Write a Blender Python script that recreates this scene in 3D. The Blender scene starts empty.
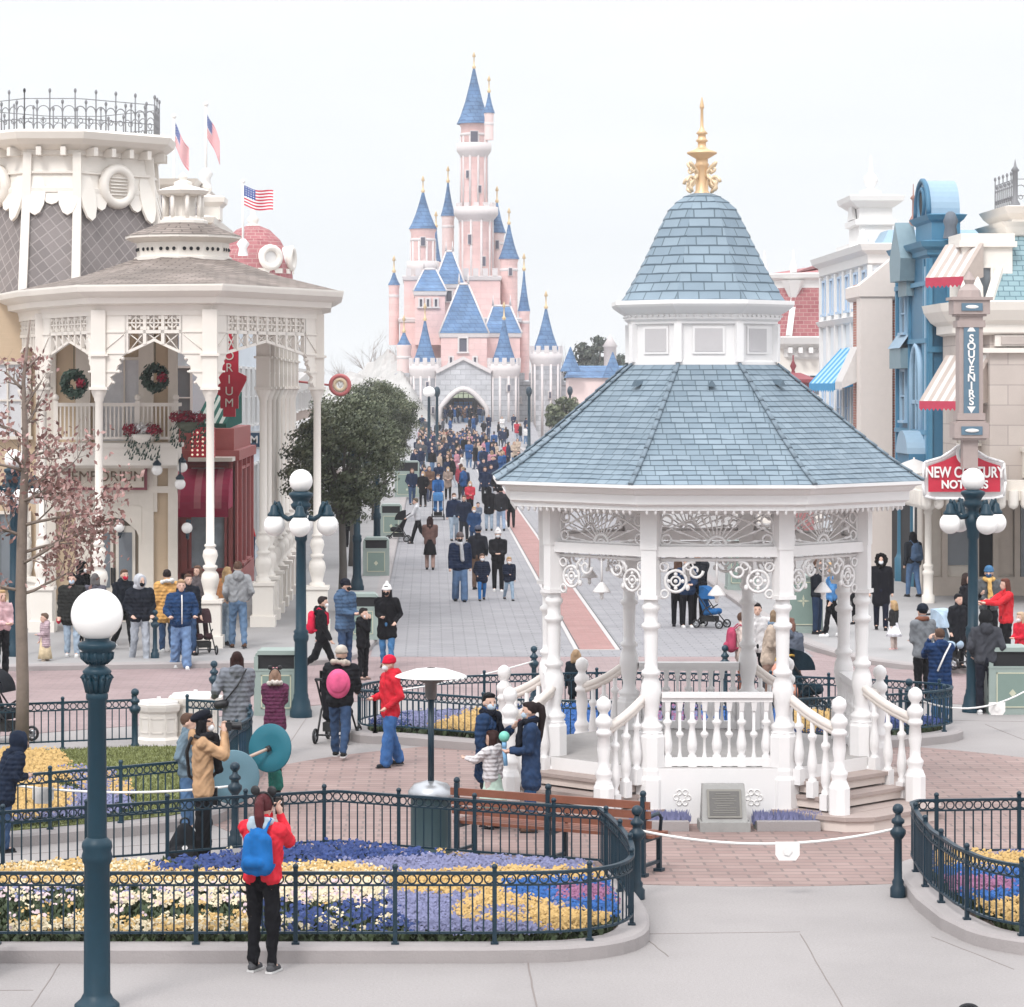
import bpy, bmesh, math, random
import numpy as np
from mathutils import Vector, Matrix, noise
R = math.radians
rnd = random.Random(7)
S = bpy.context.scene
C = S.collection
# ------------------------------------------------------------------ camera, sky, sun, exposure
F = 2900.0; HC = 5.5; VX, VY = 430.0, 385.0          # focal length in px, eye height, vanishing point of the street
cam = bpy.data.cameras.new('camera'); cam_o = bpy.data.objects.new('camera', cam); C.objects.link(cam_o)
cam.sensor_width = 36; cam.lens = 36 * F / 1024
cam.shift_x = (512 - VX) / 1024; cam.shift_y = -(503.5 - VY) / 1024
cam.clip_start = .5; cam.clip_end = 6000
cam_o.location = (0, 0, HC); cam_o.rotation_euler = (R(90), 0, 0)
S.camera = cam_o
SUN_EL, SUN_AZ = 48, 205                              # azimuth clockwise from +Y (the street)
w = bpy.data.worlds.new('World'); S.world = w; w.use_nodes = True
nt = w.node_tree; nt.nodes.clear()
out = nt.nodes.new('ShaderNodeOutputWorld'); bg = nt.nodes.new('ShaderNodeBackground')
sky = nt.nodes.new('ShaderNodeTexSky'); sky.sky_type = 'NISHITA'; sky.sun_disc = False
sky.sun_elevation = R(SUN_EL); sky.sun_rotation = R(SUN_AZ); sky.air_density = 1; sky.dust_density = 3
tc = nt.nodes.new('ShaderNodeTexCoord'); mp = nt.nodes.new('ShaderNodeMapping'); mp.inputs['Scale'].default_value = (1.2, 1.2, 6)
nz = nt.nodes.new('ShaderNodeTexNoise'); nz.inputs['Scale'].default_value = 2.2; nz.inputs['Detail'].default_value = 5
rp = nt.nodes.new('ShaderNodeValToRGB')
rp.color_ramp.elements[0].position = .3; rp.color_ramp.elements[0].color = (6.2, 6.42, 6.7, 1)
rp.color_ramp.elements[1].position = .72; rp.color_ramp.elements[1].color = (7.15, 7.25, 7.4, 1)
mx = nt.nodes.new('ShaderNodeMix'); mx.data_type = 'RGBA'; mx.inputs[0].default_value = .93   # overcast: cloud over nearly all of the sky
nt.links.new(tc.outputs['Generated'], mp.inputs['Vector']); nt.links.new(mp.outputs['Vector'], nz.inputs['Vector'])
nt.links.new(nz.outputs['Fac'], rp.inputs['Fac'])
sx = nt.nodes.new('ShaderNodeSeparateXYZ'); nt.links.new(tc.outputs['Generated'], sx.inputs[0])   # overcast sky: brighter overhead than at the horizon
mr = nt.nodes.new('ShaderNodeMapRange'); nt.links.new(sx.outputs['Z'], mr.inputs[0]); mr.inputs[1].default_value = .12; mr.inputs[2].default_value = 1; mr.inputs[3].default_value = 1; mr.inputs[4].default_value = 2.8
mu = nt.nodes.new('ShaderNodeMix'); mu.data_type = 'RGBA'; mu.blend_type = 'MULTIPLY'; mu.inputs[0].default_value = 1
nt.links.new(rp.outputs['Color'], mu.inputs[6]); nt.links.new(mr.outputs[0], mu.inputs[7])
nt.links.new(sky.outputs['Color'], mx.inputs[6]); nt.links.new(mu.outputs[2], mx.inputs[7])
nt.links.new(mx.outputs[2], bg.inputs['Color']); bg.inputs['Strength'].default_value = .115
nt.links.new(bg.outputs['Background'], out.inputs['Surface'])
sl = bpy.data.lights.new('sun', 'SUN'); so = bpy.data.objects.new('sun', sl); C.objects.link(so)
sl.energy = 1.5; sl.angle = R(14); sl.color = (1, .98, .96)
so.rotation_euler = (R(90 - SUN_EL), 0, R(180 - SUN_AZ)); so.location = (-20, -20, 60)
S.view_settings.view_transform = 'Standard'; S.view_settings.look = 'None'; S.view_settings.gamma = 1
S.view_settings.exposure = 0.33
S.cycles.max_bounces = 6; S.cycles.diffuse_bounces = 3; S.cycles.volume_bounces = 1; S.cycles.glossy_bounces = 2; S.cycles.transmission_bounces = 2
# ------------------------------------------------------------------ materials
_mc = {}
def M(key, col=None, rough=.6, var=.12, vs=6.0, bump=0.0, bs=40.0, metal=0.0, emit=0.0, mode='noise', stain=0.0, spec=.4):
    if key in _mc: return _mc[key]
    m = bpy.data.materials.new(key); m.use_nodes = True; n = m.node_tree; L = n.links
    p = n.nodes['Principled BSDF']; p.inputs['Roughness'].default_value = rough; p.inputs['Metallic'].default_value = metal
    p.inputs['Specular IOR Level'].default_value = spec
    t = n.nodes.new('ShaderNodeTexCoord')
    def nz(scale, det=4):
        a = n.nodes.new('ShaderNodeTexNoise'); a.inputs['Scale'].default_value = scale; a.inputs['Detail'].default_value = det
        L.new(t.outputs['Object'], a.inputs['Vector']); return a
    def rgbmix(fac, a, b):
        x = n.nodes.new('ShaderNodeMix'); x.data_type = 'RGBA'
        L.new(fac, x.inputs[0])
        for s, q in ((6, a), (7, b)):
            if isinstance(q, tuple): x.inputs[s].default_value = (*q, 1)
            else: L.new(q, x.inputs[s])
        return x.outputs[2]
    lo = tuple(c * (1 - var) for c in col); hi = tuple(min(1, c * (1 + var)) for c in col)
    o = rgbmix(nz(vs).outputs['Fac'], lo, hi)
    if stain > 0:
        r = n.nodes.new('ShaderNodeMapRange'); L.new(nz(.55, 6).outputs['Fac'], r.inputs[0])
        r.inputs[1].default_value = .42; r.inputs[2].default_value = .7; r.inputs[4].default_value = stain
        o = rgbmix(r.outputs[0], o, tuple(c * .62 for c in col))
    L.new(o, p.inputs['Base Color'])
    if bump > 0:
        b = n.nodes.new('ShaderNodeBump'); b.inputs['Strength'].default_value = bump; b.inputs['Distance'].default_value = .02
        if mode == 'quilt':      # horizontal quilting of a padded coat
            wv = n.nodes.new('ShaderNodeTexWave'); wv.bands_direction = 'Z'; wv.inputs['Scale'].default_value = 4.2; wv.inputs['Distortion'].default_value = .9
            L.new(t.outputs['Object'], wv.inputs['Vector']); L.new(wv.outputs['Fac'], b.inputs['Height']); b.inputs['Distance'].default_value = .022
        elif mode == 'slat':
            wv = n.nodes.new('ShaderNodeTexWave'); wv.bands_direction = 'Z'; wv.wave_profile = 'SAW'; wv.inputs['Scale'].default_value = bs
            L.new(t.outputs['Object'], wv.inputs['Vector']); L.new(wv.outputs['Fac'], b.inputs['Height'])
        else: L.new(nz(bs, 3).outputs['Fac'], b.inputs['Height'])
        L.new(b.outputs['Normal'], p.inputs['Normal'])
    if emit > 0:
        p.inputs['Emission Color'].default_value = (*col, 1); p.inputs['Emission Strength'].default_value = emit
    _mc[key] = m; return m
def BR(key, c1, c2, mortar, bw, bh, ms=.06, coord='floor', rough=.75, bump=.4, off=.5, var=.15, dist=.012):
    """brick / paver / shingle courses; coord: floor (x,y), wall (x+y,z) or uv (metres)"""
    if key in _mc: return _mc[key]
    m = bpy.data.materials.new(key); m.use_nodes = True; n = m.node_tree; L = n.links
    p = n.nodes['Principled BSDF']; p.inputs['Roughness'].default_value = rough; p.inputs['Specular IOR Level'].default_value = .3
    t = n.nodes.new('ShaderNodeTexCoord'); v = t.outputs['UV' if coord == 'uv' else 'Object']
    if coord == 'wall':
        s = n.nodes.new('ShaderNodeSeparateXYZ'); L.new(v, s.inputs[0]); a = n.nodes.new('ShaderNodeMath'); L.new(s.outputs[0], a.inputs[0]); L.new(s.outputs[1], a.inputs[1])
        cb = n.nodes.new('ShaderNodeCombineXYZ'); L.new(a.outputs[0], cb.inputs[0]); L.new(s.outputs[2], cb.inputs[1]); v = cb.outputs[0]
    b = n.nodes.new('ShaderNodeTexBrick'); L.new(v, b.inputs['Vector'])
    b.inputs['Color1'].default_value = (*c1, 1); b.inputs['Color2'].default_value = (*c2, 1); b.inputs['Mortar'].default_value = (*mortar, 1)
    b.inputs['Scale'].default_value = 1; b.inputs['Brick Width'].default_value = bw; b.inputs['Row Height'].default_value = bh
    b.inputs['Mortar Size'].default_value = bh * ms; b.inputs['Mortar Smooth'].default_value = .3; b.offset = off
    a = n.nodes.new('ShaderNodeTexNoise'); a.inputs['Scale'].default_value = .9; a.inputs['Detail'].default_value = 6; L.new(t.outputs['Object'], a.inputs['Vector'])
    x = n.nodes.new('ShaderNodeMix'); x.data_type = 'RGBA'; x.blend_type = 'MULTIPLY'; x.inputs[0].default_value = 1
    r = n.nodes.new('ShaderNodeMapRange'); r.inputs[1].default_value = .3; r.inputs[2].default_value = .7; r.inputs[3].default_value = 1 - var; r.inputs[4].default_value = 1 + var
    L.new(a.outputs['Fac'], r.inputs[0]); L.new(b.outputs['Color'], x.inputs[6]); L.new(r.outputs[0], x.inputs[7]); L.new(x.outputs[2], p.inputs['Base Color'])
    bu = n.nodes.new('ShaderNodeBump'); bu.inputs['Strength'].default_value = bump; bu.inputs['Distance'].default_value = dist; bu.invert = True
    L.new(b.outputs['Fac'], bu.inputs['Height']); L.new(bu.outputs['Normal'], p.inputs['Normal'])
    _mc[key] = m; return m
def XM(key, rough=.8, var=.2, quilt=False):
    """cloth or leaf whose colour is the colour of the object that wears it"""
    if key in _mc: return _mc[key]
    m = M(key, (.5, .5, .5), rough=rough, bump=.4 if quilt else .25, mode='quilt' if quilt else 'noise', bs=25, spec=.08)
    n = m.node_tree; p = n.nodes['Principled BSDF']; oi = n.nodes.new('ShaderNodeObjectInfo')
    a = n.nodes.new('ShaderNodeTexNoise'); a.inputs['Scale'].default_value = 7; t = n.nodes.new('ShaderNodeTexCoord'); n.links.new(t.outputs['Object'], a.inputs['Vector'])
    r = n.nodes.new('ShaderNodeMapRange'); r.inputs[1].default_value = .3; r.inputs[2].default_value = .7; r.inputs[3].default_value = 1 - var; r.inputs[4].default_value = 1 + var
    x = n.nodes.new('ShaderNodeMix'); x.data_type = 'RGBA'; x.blend_type = 'MULTIPLY'; x.inputs[0].default_value = 1
    n.links.new(a.outputs['Fac'], r.inputs[0]); n.links.new(oi.outputs['Color'], x.inputs[6]); n.links.new(r.outputs[0], x.inputs[7]); n.links.new(x.outputs[2], p.inputs['Base Color'])
    return m
# ------------------------------------------------------------------ mesh accumulator
class MB:
    def __init__(s): s.v = []; s.f = []; s.mi = []; s.sm = []; s.uv = {}; s.m = 0; s.X = None
    def add(s, vs, fs, sm=False, m=None):
        o = len(s.v)
        if s.X is not None: vs = [tuple(s.X @ Vector(p)) for p in vs]
        s.v += vs
        for f in fs: s.f.append([i + o for i in f]); s.mi.append(s.m if m is None else m); s.sm.append(sm)
        return o
    def box(s, c, d, rz=0, m=None, taper=1.0):
        x, y, z = d[0] / 2, d[1] / 2, d[2] / 2; ca, sa = math.cos(rz), math.sin(rz); vs = []
        for k, t in ((-z, 1), (z, taper)):
            for a, b in ((-x, -y), (x, -y), (x, y), (-x, y)):
                a *= t; b *= t; vs.append((c[0] + a * ca - b * sa, c[1] + a * sa + b * ca, c[2] + k))
        s.add(vs, [(3, 2, 1, 0), (4, 5, 6, 7), (0, 1, 5, 4), (1, 2, 6, 5), (2, 3, 7, 6), (3, 0, 4, 7)], m=m)
    def b2(s, x0, x1, y0, y1, z0, z1, m=None): s.box(((x0 + x1) / 2, (y0 + y1) / 2, (z0 + z1) / 2), (x1 - x0, y1 - y0, z1 - z0), m=m)
    def tube(s, pts, r, n=8, sm=True, closed=False, m=None, flat=1.0):
        P = [Vector(p) for p in pts]; k = len(P); rr = r if isinstance(r, (list, tuple)) else [r] * k; vs = []; up = None
        for i, p in enumerate(P):
            a = P[(i - 1) % k] if (closed or i) else p; b = P[(i + 1) % k] if (closed or i < k - 1) else p
            t = (b - a).normalized() if (b - a).length > 1e-9 else Vector((0, 0, 1))
            if up is None: up = Vector((0, 0, 1)) if abs(t.z) < .9 else Vector((1, 0, 0))
            u = t.cross(up); u = u.normalized() if u.length > 1e-6 else t.orthogonal().normalized(); w_ = u.cross(t); up = w_
            for j in range(n):
                q = 2 * math.pi * (j + .5) / n; vs.append(tuple(p + rr[i] * (math.cos(q) * u + math.sin(q) * flat * w_)))
        fs = []
        for i in range(k if closed else k - 1):
            for j in range(n):
                a = i * n + j; b = i * n + (j + 1) % n; c = ((i + 1) % k) * n + (j + 1) % n; d = ((i + 1) % k) * n + j; fs.append((a, d, c, b))
        s.add(vs, fs, sm, m)
        if not closed:
            o = len(s.v) - k * n; s.f.append([o + j for j in range(n)]); s.f.append([o + (k - 1) * n + n - 1 - j for j in range(n)])
            for _ in range(2): s.mi.append(s.m if m is None else m); s.sm.append(False)
    def lathe(s, prof, x=0, y=0, z=0, n=16, sm=True, m=None, ph=0.0, caps=True):
        vs = []; k = len(prof)
        for r_, z_ in prof:
            for j in range(n):
                q = 2 * math.pi * j / n + ph; vs.append((x + r_ * math.cos(q), y + r_ * math.sin(q), z + z_))
        fs = [(i * n + j, i * n + (j + 1) % n, (i + 1) * n + (j + 1) % n, (i + 1) * n + j) for i in range(k - 1) for j in range(n)]
        s.add(vs, fs, sm, m)
        if caps: s.add(vs[:n], [tuple(range(n - 1, -1, -1))], False, m); s.add(vs[-n:], [tuple(range(n))], False, m)
    def ell(s, c, r, nu=12, nv=8, m=None, rot=None, sm=True):
        r = (r, r, r) if not isinstance(r, tuple) else r; vs = []; fs = []
        for i in range(nv + 1):
            a = math.pi * i / nv
            for j in range(nu):
                q = 2 * math.pi * j / nu; p = Vector((r[0] * math.sin(a) * math.cos(q), r[1] * math.sin(a) * math.sin(q), -r[2] * math.cos(a)))
                if rot is not None: p = rot @ p
                vs.append((c[0] + p.x, c[1] + p.y, c[2] + p.z))
        for i in range(nv):
            for j in range(nu): fs.append((i * nu + j, i * nu + (j + 1) % nu, (i + 1) * nu + (j + 1) % nu, (i + 1) * nu + j))
        s.add(vs, fs, sm, m)
    def cap(s, a, b, r1, r2=None, n=10):        # closed tapered capsule
        r2 = r1 if r2 is None else r2; a = Vector(a); b = Vector(b); d = b - a
        t = d.normalized() if d.length > 1e-6 else Vector((0, 0, 1)); u = t.orthogonal().normalized(); w_ = t.cross(u); rings = []
        for q in (-90, -50, -15): rings.append((a + t * r1 * math.sin(R(q)), max(r1 * math.cos(R(q)), r1 * .05)))
        for q in (15, 50, 90): rings.append((b + t * r2 * math.sin(R(q)), max(r2 * math.cos(R(q)), r2 * .05)))
        vs = [tuple(c + rr * (math.cos(2 * math.pi * j / n) * u + math.sin(2 * math.pi * j / n) * w_)) for c, rr in rings for j in range(n)]
        fs = [(i * n + j, i * n + (j + 1) % n, (i + 1) * n + (j + 1) % n, (i + 1) * n + j) for i in range(5) for j in range(n)] + [tuple(range(n - 1, -1, -1)), tuple(5 * n + j for j in range(n))]
        s.add(vs, fs, True)
    def ring(s, c, u, v, R_, r, n=16, k=6, m=None, a0=0, a1=2 * math.pi):
        c = Vector(c); u = Vector(u); v = Vector(v); full = abs(a1 - a0) > 6.28
        pts = [c + R_ * (math.cos(a0 + (a1 - a0) * i / n) * u + math.sin(a0 + (a1 - a0) * i / n) * v) for i in range(n if full else n + 1)]
        s.tube(pts, r, k, closed=full, m=m)
    def prism(s, poly, z0, z1, m=None, inset=0.0):
        k = len(poly); cx = sum(p[0] for p in poly) / k; cy = sum(p[1] for p in poly) / k
        top = [(p[0] + (cx - p[0]) * inset, p[1] + (cy - p[1]) * inset) for p in poly]
        vs = [(x, y, z0) for x, y in poly] + [(x, y, z1) for x, y in top]
        s.add(vs, [tuple(range(k - 1, -1, -1)), tuple(range(k, 2 * k))] + [(i, (i + 1) % k, k + (i + 1) % k, k + i) for i in range(k)], m=m)
    def slab(s, poly, o, u, v, th, m=None):
        """2-D outline poly extruded by th along u x v, seen in the plane o + a*u + b*v"""
        o = Vector(o); u = Vector(u); v = Vector(v); nn = u.cross(v).normalized() * th; k = len(poly)
        A = [o + a * u + b * v for a, b in poly]
        s.add([tuple(p) for p in A] + [tuple(p + nn) for p in A], [tuple(range(k - 1, -1, -1)), tuple(range(k, 2 * k))] + [(i, (i + 1) % k, k + (i + 1) % k, k + i) for i in range(k)], m=m)
    def uvquad(s, P, U, m=None):
        s.uv[len(s.f)] = U; s.add([tuple(p) for p in P], [tuple(range(len(P)))], False, m)
    def mesh(s, name, mats):
        me = bpy.data.meshes.new(name); me.from_pydata(s.v, [], s.f)
        for m in (mats if isinstance(mats, (list, tuple)) else [mats]): me.materials.append(m)
        me.polygons.foreach_set('material_index', s.mi); me.polygons.foreach_set('use_smooth', s.sm)
        if s.uv:
            ul = me.uv_layers.new(name='UVMap')
            for fi, U in s.uv.items():
                for li, q in zip(me.polygons[fi].loop_indices, U): ul.data[li].uv = q
        me.update(); return me
    def build(s, name, mats, parent=None, fix=True):
        me = s.mesh(name, mats)
        if fix and not s.uv:
            b = bmesh.new(); b.from_mesh(me); bmesh.ops.recalc_face_normals(b, faces=b.faces[:]); b.to_mesh(me); b.free()
        return put(name, me, parent)
def put(name, me, parent=None):
    o = bpy.data.objects.new(name, me); C.objects.link(o)
    if parent is not None: o.parent = parent
    return o
def tag(o, label, cat, group=None, kind=None):
    o['label'] = label; o['category'] = cat
    if group: o['group'] = group
    if kind: o['kind'] = kind
    return o
def thing(name, label, cat, loc=(0, 0, 0), rz=0, group=None):
    o = bpy.data.objects.new(name, None); o.empty_display_size = .3; C.objects.link(o); o.location = loc; o.rotation_euler = (0, 0, rz)
    return tag(o, label, cat, group)
def setting(name, mb, mats, kind='structure'):
    o = mb.build(name, mats); o['kind'] = kind; return o
def copy_tree(o, loc=None, rz=None, label=None, group=None, parent=None):
    c = o.copy(); C.objects.link(c)
    if parent is not None: c.parent = parent
    if loc is not None: c.location = loc
    if rz is not None: c.rotation_euler = (0, 0, rz)
    if label: c['label'] = label
    if group: c['group'] = group
    for ch in o.children: copy_tree(ch, parent=c)
    return c
def P(px, py, z=0.0):
    """the ground point that the photograph shows at pixel (px, py), for a surface at height z"""
    d = (HC - z) * F / (py - VY); return Vector(((px - VX) * d / F, d, z))
def at(px, py, Y): return Vector(((px - VX) * Y / F, Y, HC - (py - VY) * Y / F))
def text(name, s_, size, mat, parent=None, ext=.01, bold=0.0, sx=1.0, spacing=1.0):
    c = bpy.data.curves.new(name, 'FONT'); c.body = s_; c.size = size; c.extrude = ext; c.offset = bold; c.align_x = 'CENTER'; c.align_y = 'CENTER'; c.space_character = spacing
    t = bpy.data.objects.new(name, c); C.objects.link(t)
    bpy.context.view_layer.update()
    me = bpy.data.meshes.new_from_object(t.evaluated_get(bpy.context.evaluated_depsgraph_get())); bpy.data.objects.remove(t)
    me.name = name; me.materials.clear(); me.materials.append(mat)
    for v in me.vertices: v.co.x *= sx
    return put(name, me, parent)
# ------------------------------------------------------------------ palette
WHITE = M('white_paint', (.78, .762, .755), rough=.42, var=.05, vs=2.2, stain=.16)
CREAM = M('cream_paint', (.76, .71, .65), rough=.5, var=.06, vs=2, stain=.15)
PALE = M('pale_paint', (.74, .72, .70), rough=.5, var=.05, vs=2)
TAN = M('tan_boards', (.55, .42, .29), rough=.6, var=.06, bump=.25, mode='slat', bs=3.2)
TEAL = M('teal_iron', (.006, .031, .050), rough=.45, var=.2, vs=9, bump=.06, bs=60, spec=.3)
DKIRON = M('dark_blue_iron', (.006, .024, .040), rough=.45, var=.2, vs=9)
GLOBE = M('opal_glass', (.86, .84, .82), rough=.12, var=.02, spec=.5)
GOLD = M('gilding', (.68, .47, .28), rough=.45, metal=.45, var=.1)
DARK = M('dark_void', (.010, .010, .012), rough=.7)
GLASS = M('window_glass', (.16, .18, .2), rough=.08, var=.25, vs=1.5, spec=.6)
RED = M('red_paint', (.50, .022, .05), rough=.45, var=.1)
STEEL = M('brushed_metal', (.42, .43, .45), rough=.3, metal=.7)
BLACK = M('black_plastic', (.011, .011, .013), rough=.5)
M('castle_window', (.10, .10, .13), rough=.4)
# ================================================================== THE SETTING: ground, paving, kerbs, beds
CONC = M('exposed_concrete', (.295, .272, .266), rough=.85, var=.2, vs=38, bump=.3, bs=70, stain=.34)
CONC2 = M('pavement_concrete', (.31, .298, .297), rough=.85, var=.1, vs=.7, bump=.2, bs=50, stain=.2)
KERB = M('kerb_stone', (.33, .30, .295), rough=.8, var=.12, vs=2.5, bump=.2, bs=40, stain=.3)
BRK = BR('brick_paving', (.255, .175, .16), (.305, .22, .20), (.19, .145, .135), .42, .21, .09, var=.14)
BRKR = BR('road_brick', (.262, .192, .19), (.295, .22, .218), (.225, .175, .175), .3, .15, .08, var=.12)
STR = BR('street_paving', (.245, .238, .25), (.275, .266, .278), (.18, .175, .185), .5, .25, .07, var=.1)
REDB = BR('tram_lane_brick', (.30, .155, .145), (.345, .195, .18), (.27, .17, .155), .3, .15, .07, var=.1)
GX, GY = 3.61, 38.5                                             # the gazebo's centre
mb = MB(); mb.b2(-310, 310, -60, 630, -.6, 0); setting('ground', mb, CONC)
def sheet(name, poly, z, m, th=.3):
    mb = MB(); mb.prism(poly, z - th, z); return setting(name, mb, m)
sheet('brick_apron', [(GX + 6.7 * math.cos(R(a)), GY + 6.7 * math.sin(R(a))) for a in range(0, 360, 5)], .004, BRK)
sheet('brick_road', [(-40, 45), (-7, 45.2), (-4.2, 47.2), (-2.6, 49.2), (-1, 50.6), (6, 51), (9, 50), (12, 48.6), (40, 48), (40, 58), (9, 56), (7.5, 61), (-1, 60.5), (-3, 56.6), (-40, 57)], .008, BRKR)
sheet('street', [(-1.2, 58.6), (7.75, 58.6), (7.75, 252), (-1.2, 252)], .012, STR)
sheet('tram_lane', [(3.06, 60.2), (3.86, 60.2), (3.86, 250), (3.06, 250)], .016, REDB)
mb = MB()
for x in (3.03, 3.89):
    mb.b2(x - .045, x + .045, 60.1, 250, .0, .024); mb.b2(x + .05, x + .075, 60.1, 250, .0, .019, m=1)
mb.b2(3.0, 3.93, 60.0, 60.09, .0, .022)
setting('tram_rail', mb, [M('rail_edging', (.45, .42, .41), rough=.5), BLACK])
def chaikin(p, it=2, closed=False):
    for _ in range(it):
        q = [] if closed else [p[0]]
        for i in range(len(p) if closed else len(p) - 1):
            a = p[i]; b = p[(i + 1) % len(p)]
            q += [(a[0] * .75 + b[0] * .25, a[1] * .75 + b[1] * .25), (a[0] * .25 + b[0] * .75, a[1] * .25 + b[1] * .75)]
        if not closed: q.append(p[-1])
        p = q
    return p
def area(p): return sum(p[i][0] * p[(i + 1) % len(p)][1] - p[(i + 1) % len(p)][0] * p[i][1] for i in range(len(p))) / 2
def offset(p, d):
    """closed outline moved outwards by d"""
    s = 1 if area(p) > 0 else -1; o = []; k = len(p)
    for i in range(k):
        a, b, c = Vector(p[i - 1]), Vector(p[i]), Vector(p[(i + 1) % k]); e1 = (b - a).normalized(); e2 = (c - b).normalized()
        n = Vector((e1.y + e2.y, -e1.x - e2.x)); n = n.normalized() if n.length > 1e-6 else Vector((e1.y, -e1.x))
        q = max(.5, n.dot(Vector((e1.y, -e1.x)))); o.append(tuple(b + n * (s * d / q)))
    return o
def walk(name, poly, z=.12):
    mb = MB(); k = len(poly); inn = offset(poly, -.28)
    mb.prism(inn, -.3, z, m=0)
    z2 = z + .006; vs = [(x, y, -.3) for x, y in poly] + [(x, y, z2 - .03) for x, y in poly] + [(x, y, z2) for x, y in offset(poly, -.03)] + [(x, y, z2) for x, y in inn] + [(x, y, -.3) for x, y in inn]
    mb.add(vs, [(r * k + i, r * k + (i + 1) % k, (r + 1) * k + (i + 1) % k, (r + 1) * k + i) for r in range(4) for i in range(k)], m=1)
    return setting(name, mb, [CONC2, KERB])
walk('left_pavement', [(-40, 56.2), (-8.2, 55.6)] + chaikin([(-6, 56), (-4, 56.3), (-2.4, 56.5), (-1.35, 58), (-1.12, 62)], 2) + [(-1.12, 250), (-40, 250)])
walk('right_pavement', [(40, 250), (7.66, 250)] + chaikin([(7.66, 74), (7.66, 64), (7.9, 59), (9.2, 55.4), (13, 54)], 2) + [(40, 52.5)])
mb = MB()                                                        # joints and cracks of the concrete plaza
def joint(a, b, w_=.010):
    a = Vector(a); b = Vector(b); d = (b - a).normalized(); n = Vector((-d.y, d.x)) * w_ / 2; k = 8
    pts = [a.lerp(b, i / k) + Vector((rnd.uniform(-.006, .006), rnd.uniform(-.006, .006))) for i in range(k + 1)]
    for i in range(k): mb.prism([tuple(pts[i] - n), tuple(pts[i + 1] - n), tuple(pts[i + 1] + n), tuple(pts[i] + n)], -.1, .003)
g2 = lambda px, py: tuple(P(px, py))[:2]
joint(g2(640, 934), g2(800, 932)); joint(g2(800, 934), g2(846, 1012)); joint(g2(528, 963), g2(537, 1012), .016); joint(g2(60, 964), g2(28, 1012)); joint((-5, 26.3), (-3.6, 26.35))
joint(g2(640, 934), (2.3, 27.9)); joint((5.0, 28.9), (5.5, 27.3)); joint((-2, 49), (-2.3, 40)); joint((9, 47), (9.6, 41)); joint((7, 47.8), (12, 47)); joint((-1.2, 48.5), (-1.2, 45.6)); joint((-5.5, 33.6), (-2.4, 35.2))
setting('paving_joint', mb, M('joint_dirt', (.2, .17, .16), rough=.9))
mb = MB(); mb.add([(-1.2, 250, .01), (7.7, 250, .01), (10, 262, .4), (10, 282, 1.9), (-3, 282, 1.9), (-3, 262, .4), (-3, 282, -1), (10, 282, -1), (-3, 250, -1), (10, 250, -1)], [(0, 1, 2, 5), (5, 2, 3, 4), (4, 3, 7, 6)]); setting('castle_ramp', mb, STR)
# ------------------------------------------------------------------ planting beds: outline on which the fence stands
BED1 = [(-7, 27.75), (-4.1, 27.75)] + chaikin([(.55, 27.75), (1.4, 27.8), (1.95, 28.3), (2.06, 29.3), (2.03, 30.4), (1.95, 31.3)], 2) + [(1.87, 32.0), (.67, 32.5), (-.66, 33.15), (-1.09, 33.36), (-2.2, 32.9), (-3.36, 32.3), (-4.7, 31.7), (-7, 30.7)]
BED2 = [(-9, 33.2), (-4.92, 34.7), (-3.7, 35.5)] + chaikin([(-3.1, 35.95), (-2.6, 36.8), (-2.75, 39.2), (-2.45, 41.1), (-2.8, 42.6), (-3.6, 43.0)], 2) + [(-4.3, 43.0), (-5.6, 42.6), (-9, 41.4)]
BED3 = chaikin([(-1.05, 44.6), (-.5, 44.6), (.55, 43.8), (1.6, 43.3), (3.6, 43.0), (5.4, 43.4), (6.8, 44.0), (7.9, 44.6), (8.25, 45.4), (7.6, 46.1), (6.3, 46.7), (3.6, 47.6), (1.6, 47.3), (-.5, 46.5), (-1.15, 45.6)], 2, True)
BED4 = [(9.5, 32.9), (7, 32.75), (5.5, 32.6), (5.38, 32.4), (5.3, 31.4), (5.26, 30.4), (5.32, 29.3)] + chaikin([(5.36, 29.1), (5.5, 28.4), (6.0, 27.95), (6.8, 27.9)], 2) + [(9.5, 27.9)]
def kerb(poly, z=.15):
    o = offset(poly, .17); i_ = offset(poly, -.13); k = len(poly); mb = MB(); t = offset(poly, .145)
    vs = [(x, y, -.2) for x, y in o] + [(x, y, z - .03) for x, y in o] + [(x, y, z) for x, y in t] + [(x, y, z) for x, y in i_] + [(x, y, -.2) for x, y in i_]
    mb.add(vs, [(r * k + a, r * k + (a + 1) % k, (r + 1) * k + (a + 1) % k, (r + 1) * k + a) for r in range(4) for a in range(k)])
    setting('bed_kerb', mb, KERB)
    mb = MB(); mb.prism(offset(poly, -.125), -.2, z - .03); return setting('bed_soil', mb, M('soil', (.07, .05, .04), rough=.95, var=.3, bump=.6, bs=25))
for b in (BED1, BED2, BED3, BED4): kerb(b)
def inside(p, x, y):
    c = False; j = len(p) - 1
    for i in range(len(p)):
        if (p[i][1] > y) != (p[j][1] > y) and x < (p[j][0] - p[i][0]) * (y - p[i][1]) / (p[j][1] - p[i][1]) + p[i][0]: c = not c
        j = i
    return c
LEAF = M('bedding_leaf', (.04, .06, .022), rough=.6, var=.4, vs=14)
FY = M('yellow_petal', (.50, .325, .12), rough=.7, var=.14, vs=12); FC = M('cream_petal', (.60, .51, .35), rough=.7, var=.12, vs=12)
FB_ = M('blue_petal', (.012, .035, .15), rough=.6, var=.45, vs=12); FL = M('lavender_petal', (.17, .175, .30), rough=.7, var=.25, vs=12)
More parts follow.
